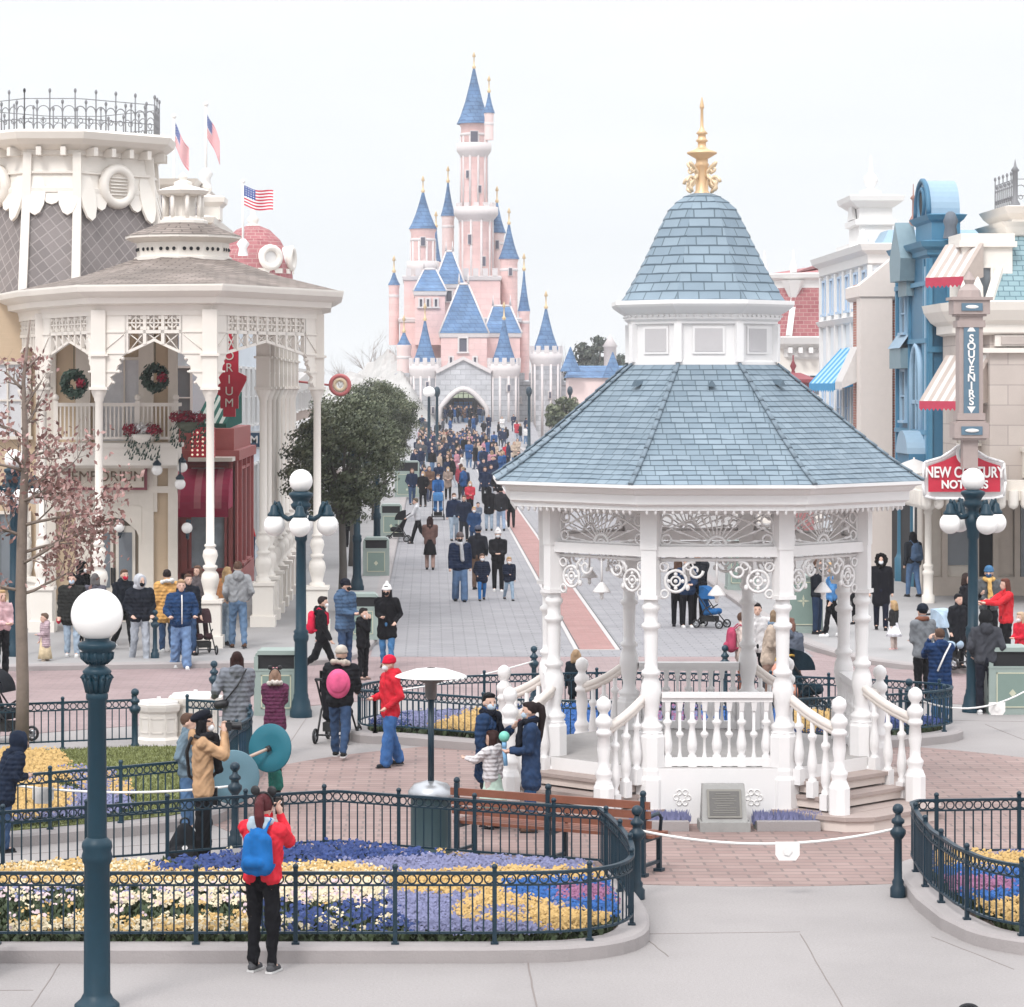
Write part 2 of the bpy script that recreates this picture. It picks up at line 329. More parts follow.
FP = M('plum_petal', (.26, .10, .19), rough=.7, var=.25, vs=12); FBB = M('bright_blue_petal', (.008, .085, .30), rough=.6, var=.3, vs=12); FPK = M('pale_pink_petal', (.55, .42, .44), rough=.7, var=.1)
FM = [LEAF, FY, FC, FB_, FL, FP, FBB, FPK]
Yq, Cq, Bq, Lq, Pq, BBq, Kq = 1, 2, 3, 4, 5, 6, 7
def px_of(x, y, z=.2): return VX + F * x / y, VY + F * (HC - z) / y
def flowers(name, poly, patches, default, dens=190, seed=1, xlim=None, clear=None):
    """patches: (pixel outline, colour, cover 0-1, height); the pattern is planted, so it is fixed on the ground"""
    r = random.Random(seed); pl = offset(poly, -.16); xs = [p[0] for p in pl]; ys = [p[1] for p in pl]; mb = MB()
    x0, x1 = (max(min(xs), xlim[0]), min(max(xs), xlim[1])) if xlim else (min(xs), max(xs))
    for _ in range(int((x1 - x0) * (max(ys) - min(ys)) * dens)):
        x = r.uniform(x0, x1); y = r.uniform(min(ys), max(ys))
        if not inside(pl, x, y) or (clear and inside(clear, x, y)): continue
        u, v = px_of(x + r.gauss(0, .05), y + r.gauss(0, .07)); col, cov, hh = default
        for q, c_, cv, h_ in patches:
            if inside(q, u, v): col, cov, hh = c_, cv, h_
        if col is None: continue
        z0 = .12; hh *= r.uniform(.75, 1.2)
        for k in range(2):                                       # leaves
            a = r.uniform(0, 6.28); e = r.uniform(.025, .048); ca, sa = math.cos(a), math.sin(a); t = r.uniform(.2, .9) * hh
            cx, cy = x + r.uniform(-.03, .03), y + r.uniform(-.03, .03)
            mb.add([(cx - e * sa, cy + e * ca, z0 + t * .6), (cx + e * ca * .9, cy + e * sa * .9, z0 + t + .02), (cx + e * sa, cy - e * ca, z0 + t * .6), (cx - e * ca * .4, cy - e * sa * .4, z0)], [(0, 1, 2, 3)], m=0)
        if r.random() < cov:
            c2 = col if not isinstance(col, tuple) else r.choice(col); bushy = c2 in (Yq, Cq, Lq, Pq, BBq)
            for k in range(7 if bushy else 3):
                a = r.uniform(0, 6.28); e = r.uniform(.012, .021) if bushy else r.uniform(.016, .028); px_, py_ = x + r.uniform(-.05, .05), y + r.uniform(-.05, .05); z = z0 + hh * r.uniform(.7, 1.1) + .03
                n = Vector((r.uniform(-.7, .7), -r.uniform(.1, 1.0), r.uniform(.3, 1))).normalized(); uu = n.orthogonal().normalized(); uu = Matrix.Rotation(a, 3, n) @ uu; vv = n.cross(uu); c = Vector((px_, py_, z))
                mb.add([tuple(c + e * (math.cos(t_) * uu + math.sin(t_) * vv)) for t_ in (0, 1.26, 2.51, 3.77, 5.03)], [(0, 1, 2, 3, 4)], m=c2)
    o = mb.build(name, FM, fix=False); o['kind'] = 'stuff'; return o
flowers('flower_bed_planting', BED1, [
    ([(0, 860), (180, 872), (330, 866), (470, 872), (620, 872), (620, 888), (0, 888)], (Yq, Yq, Cq), .9, .13),
    ([(90, 893), (250, 886), (385, 884), (388, 902), (250, 908), (95, 908)], (Cq, Cq, Cq, Kq), .62, .13),
    ([(0, 886), (95, 890), (250, 896), (250, 902), (0, 902)], (Kq, Cq, Lq), .13, .12),
    ([(150, 870), (215, 862), (335, 845), (445, 862), (440, 872), (330, 868), (215, 878), (160, 878)], Bq, .6, .14),
    ([(330, 866), (440, 861), (560, 864), (618, 872), (600, 884), (470, 884), (360, 874)], Lq, .8, .12),
    ([(378, 886), (440, 882), (560, 895), (600, 938), (440, 942), (400, 930)], Lq, .95, .12),
    ([(385, 884), (440, 878), (520, 874), (620, 876), (625, 888), (500, 892), (470, 890), (470, 900), (400, 900)], Yq, .95, .13),
    ([(470, 885), (500, 885), (505, 902), (560, 915), (610, 925), (575, 938), (530, 930), (470, 926), (452, 915), (478, 905)], Yq, .97, .14),
    ([(478, 914), (520, 912), (530, 922), (478, 924)], Lq, .95, .12),
    ([(495, 887), (620, 884), (622, 915), (600, 920), (545, 907), (500, 898)], BBq, .97, .13),
    ([(548, 893), (610, 892), (614, 908), (560, 905)], Pq, .97, .13),
    ([(250, 902), (330, 912), (385, 902), (420, 935), (250, 940)], (Bq, Bq, Bq, Bq, Cq), .26, .12),
    ([(15, 927), (245, 924), (245, 940), (15, 940)], (Yq, Cq), .5, .13),
], ((Cq, Yq, Kq), .05, .13), dens=420, seed=3, xlim=(-5.2, 9))
clearing = [(-5.9, 40.6), (-3, 36.2), (-2.2, 38), (-2.2, 44), (-7, 44)]
flowers('flower_bed_planting', BED2, [
    ([(-40, 750), (60, 756), (70, 770), (66, 782), (-40, 782)], Yq, .92, .13), ([(-40, 774), (35, 780), (60, 790), (90, 795), (130, 785), (126, 812), (-40, 830)], Lq, .9, .12),
    ([(-40, 783), (50, 786), (72, 800), (68, 813), (20, 822), (-40, 822)], Yq, .92, .13), ([(100, 783), (127, 786), (127, 800), (108, 797)], Yq, .92, .13), ([(64, 770), (112, 776), (112, 796), (80, 792)], (Yq, Lq), .85, .13)],
    (None, 0, 0), dens=260, seed=5, xlim=(-6.5, 0))
GR = M('lawn_green', (.15, .165, .055), rough=.85, var=.25, vs=8)
def lawn(name, poly, z=.16, dens=900, xl=(-7, 0), skip=None):
    mb = MB(); pl = offset(poly, -.14); r = random.Random(4); mb.prism(pl, 0, z)
    ys = [p[1] for p in pl]; xs = [p[0] for p in pl]
    for _ in range(int((min(max(xs), xl[1]) - max(min(xs), xl[0])) * (max(ys) - min(ys)) * dens)):
        x = r.uniform(max(min(xs), xl[0]), min(max(xs), xl[1])); y = r.uniform(min(ys), max(ys))
        if not inside(pl, x, y): continue
        a = r.uniform(0, 6.28); h = r.uniform(.02, .05); d = r.uniform(.006, .012); e = r.uniform(-.03, .03)
        mb.add([(x - d * math.cos(a), y - d * math.sin(a), z), (x + d * math.cos(a), y + d * math.sin(a), z), (x + e, y + r.uniform(-.03, .03), z + h)], [(0, 1, 2)])
    o = mb.build(name, GR, fix=False); o['kind'] = 'stuff'
lawn('lawn', BED2)
flowers('flower_bed_planting', BED3, [
    ([(330, 700), (418, 716), (412, 738), (330, 742)], (Bq, Bq, Lq), .6, .14), ([(400, 705), (470, 700), (500, 715), (420, 742)], Lq, .9, .14), ([(420, 735), (480, 712), (520, 722), (520, 752), (430, 750)], Yq, .95, .14),
    ([(548, 690), (640, 690), (640, 712), (548, 700)], Yq, .95, .15), ([(540, 700), (640, 704), (640, 745), (540, 740)], BBq, .97, .15), ([(640, 690), (700, 690), (700, 730), (640, 730)], (Pq, Lq), .9, .14),
    ([(700, 680), (780, 680), (780, 740), (700, 740)], BBq, .8, .14), ([(780, 690), (830, 686), (840, 735), (790, 735)], Yq, .9, .15), ([(815, 690), (860, 690), (858, 720), (815, 715)], Lq, .9, .14)],
    ((Bq, Bq, Bq), .65, .15), dens=240, seed=8)
flowers('flower_bed_planting', BED4, [
    ([(960, 895), (1040, 895), (1040, 905), (960, 912)], Yq, .95, .14), ([(935, 855), (1040, 862), (1040, 880), (940, 880)], Yq, .95, .14), ([(930, 875), (1040, 876), (1040, 912), (950, 905)], BBq, .97, .15),
    ([(940, 885), (1010, 886), (1012, 899), (945, 897)], Pq, .97, .15), ([(975, 908), (1040, 904), (1040, 935), (960, 925)], Yq, .95, .14), ([(930, 920), (1000, 925), (1000, 945), (940, 940)], Lq, .95, .13)],
    ((Lq, Bq), .7, .13), dens=260, seed=9, xlim=(5, 7.2))
# ------------------------------------------------------------------ iron fences round the beds
def resample(path, step):
    seg = [0]; 
    for i in range(len(path) - 1): seg.append(seg[-1] + (Vector(path[i + 1]) - Vector(path[i])).length)
    n = max(1, round(seg[-1] / step)); out_ = []; j = 0
    for k in range(n + 1):
        d = seg[-1] * k / n
        while j < len(seg) - 2 and seg[j + 1] < d: j += 1
        t = (d - seg[j]) / max(1e-9, seg[j + 1] - seg[j]); a, b = path[j], path[j + 1]; out_.append((a[0] + (b[0] - a[0]) * t, a[1] + (b[1] - a[1]) * t))
    return out_
def fence(label, path, z0=.15, h=.68, post=.95, mat=None, thick=1.0, group='iron fences round the flower beds'):
    mat = mat or DKIRON; c = path[len(path) // 2]; t = thing('iron_fence', label, 'fence', (c[0], c[1], z0), group=group)
    fine = resample(path, .106); n = len(fine); L = [(x - c[0], y - c[1]) for x, y in fine]; step = max(1, round(post / .106))
    posts = list(range(0, n, step)); posts = posts if n - 1 - posts[-1] > 3 else posts[:-1]
    if posts[-1] != n - 1: posts.append(n - 1)
    for i in posts:
        mb = MB(); x, y = L[i]; mb.box((x, y, h / 2 + .01), (.042 * thick, .042 * thick, h + .06)); mb.box((x, y, .01), (.075, .075, .02)); mb.ell((x, y, h + .06), .03 * thick, 8, 6); mb.build('post', mat, t)
    for a, b in zip(posts, posts[1:]):
        mb = MB(); seg = L[a:b + 1]
        for zz, hh, ww in ((h, .028, .05), (h - .115, .018, .03), (.11, .022, .032)):
            for i in range(len(seg) - 1):
                p, q = seg[i], seg[i + 1]; ang = math.atan2(q[1] - p[1], q[0] - p[0]); ln = math.dist(p, q)
                mb.box(((p[0] + q[0]) / 2, (p[1] + q[1]) / 2, zz), (ln + .004, ww * thick, hh), ang)
        for i in range(len(seg) - 1):
            p, q = seg[i], seg[i + 1]; d = (Vector(q) - Vector(p)).normalized(); m_ = ((p[0] + q[0]) / 2, (p[1] + q[1]) / 2, h - .058)
            mb.ring(m_, (d.x, d.y, 0), (0, 0, 1), .044, .0085, 12, 5)
            if i: mb.box((p[0], p[1], h / 2 - .01), (.016, .016, h - .21))
        mb.build('railing_panel', mat, t)
    return t
TF = M('teal_fence_iron', (.007, .034, .055), rough=.4, var=.2)
fence('dark blue iron fence round the long flower bed before the red jacketed woman', BED1, mat=DKIRON)
fence('dark blue iron fence in front of the lawn, curving back at the tan jacketed photographer', BED2[:-3], mat=TF)
fence('dark blue iron fence at the back of the lawn, ending at the cream planters', [(-9, 41.4), (-5.6, 42.6), (-4.4, 43.0)], mat=TF)
fence('dark blue iron fence circling the flower bed just behind the white gazebo', BED3 + [BED3[0]], h=.64, mat=TF)
fence('dark blue iron fence round the flower bed at the lower right corner', BED4, mat=DKIRON)
# ================================================================== GAZEBO
def octo(w_, cx=0, cy=0):        # octagon of width w_ across its flats, flat face to the front
    s = w_ * (math.sqrt(2) - 1) / 2; h = w_ / 2
    return [(cx + x, cy + y) for x, y in ((-s, -h), (s, -h), (h, -s), (h, s), (s, h), (-s, h), (-h, s), (-h, -s))]
SH1 = BR('blue_slate', (.17, .22, .262), (.215, .268, .312), (.10, .135, .16), .17, 100, .00008, coord='uv', rough=.8, bump=.3, off=.5, var=.12)
SH2 = BR('blue_slate_large', (.18, .235, .283), (.225, .285, .335), (.10, .135, .16), .27, 100, .0001, coord='uv', rough=.8, bump=.3, var=.12)
def shingle_roof(mb, prof, courses, rr, m=0, cap_m=None):
    """octagonal roof clad in overlapping courses; prof = (width, z) from eave to top"""
    tot = [0]
    for a, b in zip(prof, prof[1:]): tot.append(tot[-1] + math.hypot((b[0] - a[0]) / 2, b[1] - a[1]))
    def pt(d):
        for i in range(len(tot) - 1):
            if d <= tot[i + 1] + 1e-9:
                t = (d - tot[i]) / (tot[i + 1] - tot[i]); return prof[i][0] + (prof[i + 1][0] - prof[i][0]) * t, prof[i][1] + (prof[i + 1][1] - prof[i][1]) * t
        return prof[-1]
    for k in range(courses):
        w0, z0 = pt(tot[-1] * k / courses); w1, z1 = pt(tot[-1] * (k + 1) / courses); lift = .012
        A = octo(w0 + .02); B = octo(w1 + .004)
        for i in range(8):
            a, b, c, d = A[i], A[(i + 1) % 8], B[(i + 1) % 8], B[i]; L0 = math.dist(a, b); L1 = math.dist(d, c)
            sub = max(3, int(L0 / .16)); sag = [rr.uniform(-.006, .006) for _ in range(sub + 1)]
            for j in range(sub):
                t0, t1 = j / sub, (j + 1) / sub; ln = lambda p, q, t: (p[0] + (q[0] - p[0]) * t, p[1] + (q[1] - p[1]) * t)
                p0, p1, p2, p3 = ln(a, b, t0), ln(a, b, t1), ln(d, c, t1), ln(d, c, t0)
                off = rr.random() * .0 + k * 37.17 + i * 11.3 + (k % 2) * .15
                U = [(L0 * (t0 - .5) + off, k * 100 + 50), (L0 * (t1 - .5) + off, k * 100 + 50), (L1 * (t1 - .5) + off, k * 100 + 52), (L1 * (t0 - .5) + off, k * 100 + 52)]
                h0, h1 = z0 + lift + sag[j], z0 + lift + sag[j + 1]
                mb.uvquad([(p0[0], p0[1], h0), (p1[0], p1[1], h1), (p2[0], p2[1], z1 + .004), (p3[0], p3[1], z1 + .004)], U, m)
                mb.uvquad([(p0[0], p0[1], h0 - .022), (p1[0], p1[1], h1 - .022), (p1[0], p1[1], h1), (p0[0], p0[1], h0)], [(0, 0)] * 4, 1)
    if cap_m is not None:                                        # hip capping tiles
        for i in range(8):
            n = int(tot[-1] / .17)
            for k in range(n):
                w0, z0 = pt(tot[-1] * k / n); w1, z1 = pt(tot[-1] * (k + 1) / n); a = octo(w0 + .05)[i]; b = octo(w1 + .02)[i]
                u0 = len(mb.f); mb.tube([(a[0], a[1], z0 + .018), (b[0], b[1], z1 + .02)], [.036, .028], 6, m=cap_m, flat=.55)
G = thing('gazebo', 'white octagonal bandstand with a two tiered blue slate roof and a gold finial', 'gazebo', (GX, GY, 0))
SLEDGE = M('slate_edge', (.10, .14, .175), rough=.6); HIP = M('hip_tile', (.165, .21, .25), rough=.75, var=.25, vs=5)
rr = random.Random(11)
def onface(i, w_, u, z, d=0.0):            # point on octagon face i (0 = front), u along it from its middle, d outwards
    a = R(-90 + 45 * i); return Vector((math.cos(a) * (w_ / 2 + d) - math.sin(a) * u, math.sin(a) * (w_ / 2 + d) + math.cos(a) * u, z))
def octring(mb, prof, m=None, caps=True):              # mouldings: (width, z) swept round the octagon
    V = []; k = len(prof)
    for w_, z in prof: V += [(x, y, z) for x, y in octo(w_)]
    mb.add(V, [(r * 8 + i, r * 8 + (i + 1) % 8, (r + 1) * 8 + (i + 1) % 8, (r + 1) * 8 + i) for r in range(k - 1) for i in range(8)], m=m)
    if caps: mb.add(V[:8], [tuple(range(8))], m=m); mb.add(V[-8:], [tuple(range(8))], m=m)
FW = 4.0; FS = FW * (math.sqrt(2) - 1)
# floor, plinth
mb = MB(); mb.prism(octo(FW + .32), .0, .695); mb.build('plinth', WHITE, G)
mb = MB(); mb.prism(octo(FW + .30), .66, .70); mb.build('floor', M('deck_boards', (.36, .34, .33), rough=.7, bump=.2, bs=20, var=.12), G)
mb = MB()
for i in (0, 4, 2, 6):                       # pierced ornament of the plinth panels
    for u in (-.45, 0, .45):
        for a in range(6):
            c = onface(i, FW + .32, u + .075 * math.cos(a * 1.047), .33 + .075 * math.sin(a * 1.047), .004); d = onface(i, FW, 1, 0) - onface(i, FW, 0, 0)
            mb.ring(c, d, (0, 0, 1), .033, .008, 10, 5)
mb.build('plinth_ornament', PALE, G)
# columns
cp = [(.0, .62), (.17, .62), (.17, 1.10), (.155, 1.13), (.13, 1.15), (.15, 1.19), (.15, 1.22), (.10, 1.26), (.085, 1.34), (.115, 1.5), (.135, 1.62), (.12, 1.74), (.085, 1.83), (.12, 1.86), (.12, 1.9), (.085, 1.93), (.08, 2.0), (.088, 2.35), (.088, 2.42), (.12, 2.45), (.12, 2.49), (.085, 2.52), (.085, 2.64), (.115, 2.68), (.115, 2.72), (.09, 2.75), (.09, 2.82)]
for i, (x, y) in enumerate(octo(FW)):
    mb = MB(); mb.X = Matrix.Translation((x, y, 0)); a = R(22.5)
    mb.lathe([(.21, .0), (.21, .55), (.185, .6), (.185, .66)], n=8, sm=False, ph=a); mb.lathe([(.185, .66), (.175, .70), (.175, 1.08), (.15, 1.13)], n=8, sm=False, ph=a)
    mb.lathe(cp[3:], n=16); mb.box((0, 0, 3.12), (.2, .2, .62), math.atan2(y, x)); mb.box((0, 0, 2.83), (.25, .25, .05), math.atan2(y, x)); mb.box((0, 0, 3.72), (.22, .22, .58), math.atan2(y, x))
    mb.build('column', WHITE, G)
# beam, fret panels, brackets
mb = MB()
for w_, z0, z1 in ((FW + .16, 3.34, 3.47), (FW + .1, 3.88, 4.0)):
    octring(mb, [(w_, z0), (w_, z1), (w_ - .26, z1), (w_ - .26, z0), (w_, z0)], caps=False)
mb.build('beam', WHITE, G)
def scroll(mb, c, u, R0, turns, r, a0=0, sgn=1, tail=None):
    pts = []; n = int(turns * 14)
    for k in range(n + 1):
        t = k / n; a = a0 + sgn * turns * 2 * math.pi * t; q = R0 * (1 - .8 * t); pts.append(c + u * (q * math.cos(a)) + Vector((0, 0, q * math.sin(a))))
    mb.tube(pts, [r * (1 - .35 * k / n) for k in range(n + 1)], 6)
for i in range(8):
    d = (onface(i, FW, 1, 0) - onface(i, FW, 0, 0)).normalized(); half = FS / 2 - .12; Z = Vector((0, 0, 1)); mb = MB()
    o = onface(i, FW, 0, 0)
    def q(u, z): return o + d * u + Z * z
    mb.tube([q(-half, 3.49), q(-half, 3.88)], .016, 6); mb.tube([q(half, 3.49), q(half, 3.88)], .016, 6); mb.tube([q(-half, 3.485), q(half, 3.485)], .02, 6)
    mb.ring(q(0, 3.47), d, Z, .12, .022, 14, 6, a0=0, a1=math.pi); mb.ring(q(0, 3.47), d, Z, .06, .015, 10, 6, a0=0, a1=math.pi)
    for k in range(13):                                          # sunburst of turned spindles
        a = math.pi * (k + .5) / 13; ca, sa = math.cos(a), math.sin(a); L = min((half - .03) / max(abs(ca), 1e-3), .39 / max(sa, 1e-3)); L = min(L, .62)
        mb.tube([q(ca * r_, 3.47 + sa * r_) for r_ in (.12, .2, L * .72, L * .8, L * .86, L)], [.009, .009, .009, .026, .012, .012], 6)
    for s in (-1, 1):
        mb.ring(q(s * (half - .075), 3.555), d, Z, .06, .014, 12, 6); mb.ring(q(s * (half - .08), 3.79), d, Z, .07, .014, 12, 6)
        pts = [q(s * half * (1 - t), 3.62 + .25 * math.sin(t * 1.57)) for t in [k / 8 for k in range(9)]]; mb.tube(pts, .013, 6)
    mb.build('fretwork', WHITE, G)
    mb = MB()
    mb.tube([q(-half, 3.30), q(half, 3.30)], .022, 6)
    for s in (-1, 1):
        c = q(s * (half - .19), 3.03); mb.ring(c, d, Z, .135, .019, 20, 6); mb.ring(c, d, Z, .06, .013, 12, 6); mb.ell(tuple(c), .026, 8, 6)
        for k in range(4): mb.ell(tuple(c + d * (.088 * math.cos(k * 1.57)) + Z * (.088 * math.sin(k * 1.57))), .026, 7, 5)
        mb.ring(q(s * (half - .045), 3.21), d, Z, .055, .014, 12, 6); mb.ring(q(s * (half - .05), 2.87), d, Z, .05, .014, 12, 6)
        scroll(mb, q(s * .27, 3.16), d, .10, 1.1, .02, a0=0 if s < 0 else math.pi, sgn=s)
        mb.tube([q(s * (half - .30), 3.12), q(s * .42, 3.20), q(s * .34, 3.27), q(s * .27, 3.27)], .02, 6); mb.ring(q(s * (half - .36), 3.22), d, Z, .05, .012, 10, 6)
        mb.ell(tuple(q(s * (half - .34), 2.95)), (.03, .03, .04), 7, 5)
    mb.build('bracket', WHITE, G)
    mb = MB(); mb.tube([q(0, 3.32), q(0, 2.98)], .014, 6); c = q(0, 0); mb.X = Matrix.Translation(c)
    mb.lathe([(.016, 2.98), (.04, 2.96), (.11, 2.87), (.115, 2.85), (.03, 2.84), (.02, 2.80), (.03, 2.775), (.0, 2.75)], n=12); mb.build('pendant', WHITE, G)
# cornice and the two roofs
mb = MB(); octring(mb, [(FW + .2, 3.93), (FW + 1.05, 3.94), (FW + 1.05, 3.985), (FW + 1.1, 4.0), (FW + 1.16, 4.02), (FW + 1.16, 4.13), (FW + 1.24, 4.15), (FW + 1.32, 4.2), (FW + 1.5, 4.225), (FW + 1.5, 4.265), (FW + 1.2, 4.27)])
for i in range(8):
    for k in range(18): mb.ell(tuple(onface(i, FW + 1.0, (k - 8.5) * .108, 3.925)), (.022, .022, .045), 6, 5)
mb.build('cornice', WHITE, G)
mb = MB(); shingle_roof(mb, [(5.46, 4.26), (4.72, 4.52), (3.9, 4.86), (3.1, 5.22), (1.9, 5.76)], 23, rr, 0, 2); lower = mb.build('roof', [SH1, SLEDGE, HIP], G)
for i in (7, 0, 1):
    mb = MB(); c = onface(i, 2.55, 0, 5.50); mb.X = Matrix.Translation(c) @ Matrix.Rotation(R(45 * i), 4, 'Z'); mb.add([(-.06, -.09, -.02), (.06, -.09, -.02), (0, -.08, .07), (0, .14, .05)], [(0, 1, 2), (0, 2, 3), (1, 3, 2)]); mb.build('roof_vent', SLEDGE, lower)
mb = MB(); octring(mb, [(1.9, 5.6), (1.9, 5.8), (1.84, 5.82), (1.84, 6.28), (1.92, 6.30), (1.92, 6.34)])
for i in range(8):
    x, y = octo(1.86)[i]; mb.box((x, y, 6.05), (.1, .1, .5), math.atan2(y, x))
cw = mb.build('cupola', WHITE, G)
for i in range(8):
    mb = MB(); a = onface(i, 1.84, 0, 6.085, .012); mb.X = Matrix.Translation(a) @ Matrix.Rotation(R(45 * i), 4, 'Z'); mb.box((0, 0, 0), (.42, .02, .36)); mb.box((0, -.006, 0), (.36, .02, .30), m=1); mb.build('window', [WHITE, M('frosted_pane', (.50, .48, .485), rough=.35, var=.06)], cw)
mb = MB(); octring(mb, [(1.9, 6.32), (2.0, 6.36), (2.0, 6.42), (2.14, 6.46), (2.3, 6.52), (2.34, 6.55), (2.34, 6.60), (2.0, 6.61)])
for i in range(8):
    for k in range(9):
        c = onface(i, 2.02, -.38 + .095 * k, 6.40); mb.ell(tuple(c), .018, 6, 4)
mb.build('cupola_cornice', WHITE, G)
mb = MB(); shingle_roof(mb, [(2.08, 6.60), (1.72, 6.92), (1.40, 7.24), (1.10, 7.57), (.86, 7.82), (.56, 7.97), (.22, 8.04)], 13, rr, 0, None); mb.build('bell_roof', [SH2, SLEDGE], G)
mb = MB(); mb.lathe([(.12, 8.0), (.10, 8.06), (.085, 8.08), (.085, 8.4), (.1, 8.42), (.08, 8.45), (.08, 8.5), (.2, 8.57), (.2, 8.59), (.09, 8.63), (.055, 8.66), (.055, 8.72), (.085, 8.74), (.055, 8.77), (.05, 8.82), (.08, 8.84), (.04, 8.88), (.022, 8.93), (.018, 9.16), (.03, 9.18), (.03, 9.2), (.006, 9.32)], n=16)
fin = mb.build('finial', GOLD, G)
mb = MB()
for k in range(4):
    a = R(45 + 90 * k); u = Vector((math.cos(a), math.sin(a), 0))
    mb.tube([u * .09 + Vector((0, 0, z)) * 1 + u * (.13 * math.sin((z - 8.05) / .5 * 9.4) * .6 + .08) for z in [8.06 + .4 * t / 16 for t in range(17)]], [.012 + .02 * abs(math.sin(t)) for t in range(17)], 7)
    scroll(mb, u * .22 + Vector((0, 0, 8.18)), u, .09, 1.2, .024); scroll(mb, u * .2 + Vector((0, 0, 8.36)), u, .06, 1.2, .018, a0=1.5)
mb.build('finial_scroll', M('pale_gilding', (.72, .56, .38), rough=.4, metal=.2), G)
# balustrades on four faces, stairs on the diagonals
BAL = [(.055, .0), (.055, .18), (.035, .2), (.06, .26), (.065, .34), (.045, .46), (.032, .56), (.06, .60), (.06, .625), (.03, .65), (.03, .8)]
BAL2 = [(.045, .0), (.04, .12), (.02, .22), (.018, .4), (.05, .44), (.05, .47), (.02, .5), (.02, .8)]
for i in (0, 2, 4, 6):
    d = onface(i, FW, 1, 0) - onface(i, FW, 0, 0); rz = math.atan2(d.y, d.x); mb = MB(); mb.X = Matrix.Translation(onface(i, FW, 0, 0)) @ Matrix.Rotation(rz, 4, 'Z'); hf = FS / 2 - .13
    mb.box((0, 0, 1.60), (hf * 2, .17, .06)); mb.box((0, 0, 1.545), (hf * 2, .11, .06)); mb.box((0, 0, .76), (hf * 2, .1, .1))
    for k in range(9): mb.box((-hf + (k + .5) * 2 * hf / 9, 0, 1.46), (.05, .07, .12), taper=1.5)
    r_ = mb.build('balustrade', WHITE, G)
    for k in range(9):
        m2 = MB(); m2.X = mb.X @ Matrix.Translation((-hf + (k + .5) * 2 * hf / 9, 0, 0)); m2.lathe([(a_, .66 + z_ * .98) for a_, z_ in (BAL if k % 2 == 0 else BAL2)], n=10)
        if k % 2 == 0: m2.box((0, 0, .70), (.105, .105, .2))
        m2.build('baluster', WHITE, r_)
TREAD = M('stair_tread', (.36, .29, .265), rough=.75, var=.12, bump=.2, bs=30); RISER = M('stair_riser', (.66, .57, .52), rough=.7, var=.08, stain=.2)
NEWEL = [(.15, .0), (.15, .36), (.13, .4), (.105, .44), (.125, .5), (.13, .53), (.085, .58), (.08, .68), (.1, .82), (.085, .98), (.115, 1.0), (.115, 1.04), (.09, 1.06), (.09, 1.09), (.125, 1.13), (.125, 1.19), (.07, 1.24), (.06, 1.27), (.095, 1.31), (.115, 1.37), (.095, 1.43), (.03, 1.47), (.0, 1.475)]
for i in (1, 3, 5, 7):
    d = onface(i, FW, 1, 0) - onface(i, FW, 0, 0); rz = math.atan2(d.y, d.x); X = Matrix.Translation(onface(i, FW, 0, 0)) @ Matrix.Rotation(rz, 4, 'Z'); mb = MB(); mb.X = X; hw = FS / 2
    for k in range(4):                                           # local -y is outwards
        y1 = -.16 - .23 * (k + 1); z1 = .70 - .172 * (k + 1); wd = hw - .1 + .05 * k
        if k < 3:
            mb.box((0, (y1 - .05) / 2 , z1 - .07), (2 * wd, abs(y1) + .05, .14), m=1); mb.box((0, (y1 - .08) / 2, z1 - .02 + .003), (2 * wd + .06, abs(y1) + .1, .045), m=0)
    p_ = [(-hw - .2, -.8), (-hw - .14, -1.08), (-hw + .15, -1.3), (hw - .15, -1.3), (hw + .14, -1.08), (hw + .2, -.8), (hw + .2, .1), (-hw - .2, .1)]
    mb.prism(p_, .0, .135, m=1); mb.prism([(a_ * 1.03, b_ * 1.025) for a_, b_ in p_], .135, .185, m=0)
    st = mb.build('staircase', [TREAD, RISER], G)
    for s in (-1, 1):
        m2 = MB(); m2.X = X @ Matrix.Translation((s * (hw - .03), -.86, .17)); m2.lathe([(a_ * .84, b_) for a_, b_ in NEWEL[2:]], n=16); m2.lathe([(.135, .0), (.135, .34), (.11, .4)], n=8, sm=False, ph=R(22.5)); m2.build('newel_post', WHITE, st)
        m2 = MB(); m2.X = X; pts = []
        for k in range(11):
            t = k / 10; pts.append((s * (hw - .05 + .02 * t), -.06 - .76 * t, 1.58 - .34 * t - .035 * math.sin(t * math.pi)))
        m2.tube(pts, .055, 8); m2.tube([(p[0], p[1], p[2] - .06) for p in pts], .04, 6); m2.build('handrail', M('handrail_paint', (.72, .66, .61), rough=.45, stain=.2), st)
        for k in range(3):
            t = (k + .8) / 3.6; m2 = MB(); zb = .6 - .5 * t; m2.X = X @ Matrix.Translation((s * (hw - .045 + .02 * t), -.06 - .76 * t, 0)); ht = 1.55 - .34 * t - .035 * math.sin(t * math.pi) - zb
            m2.lathe([(a_, zb + z_ / .8 * ht) for a_, z_ in BAL], n=10); m2.box((0, 0, zb + .1), (.11, .11, .2)); m2.build('baluster', WHITE, st)
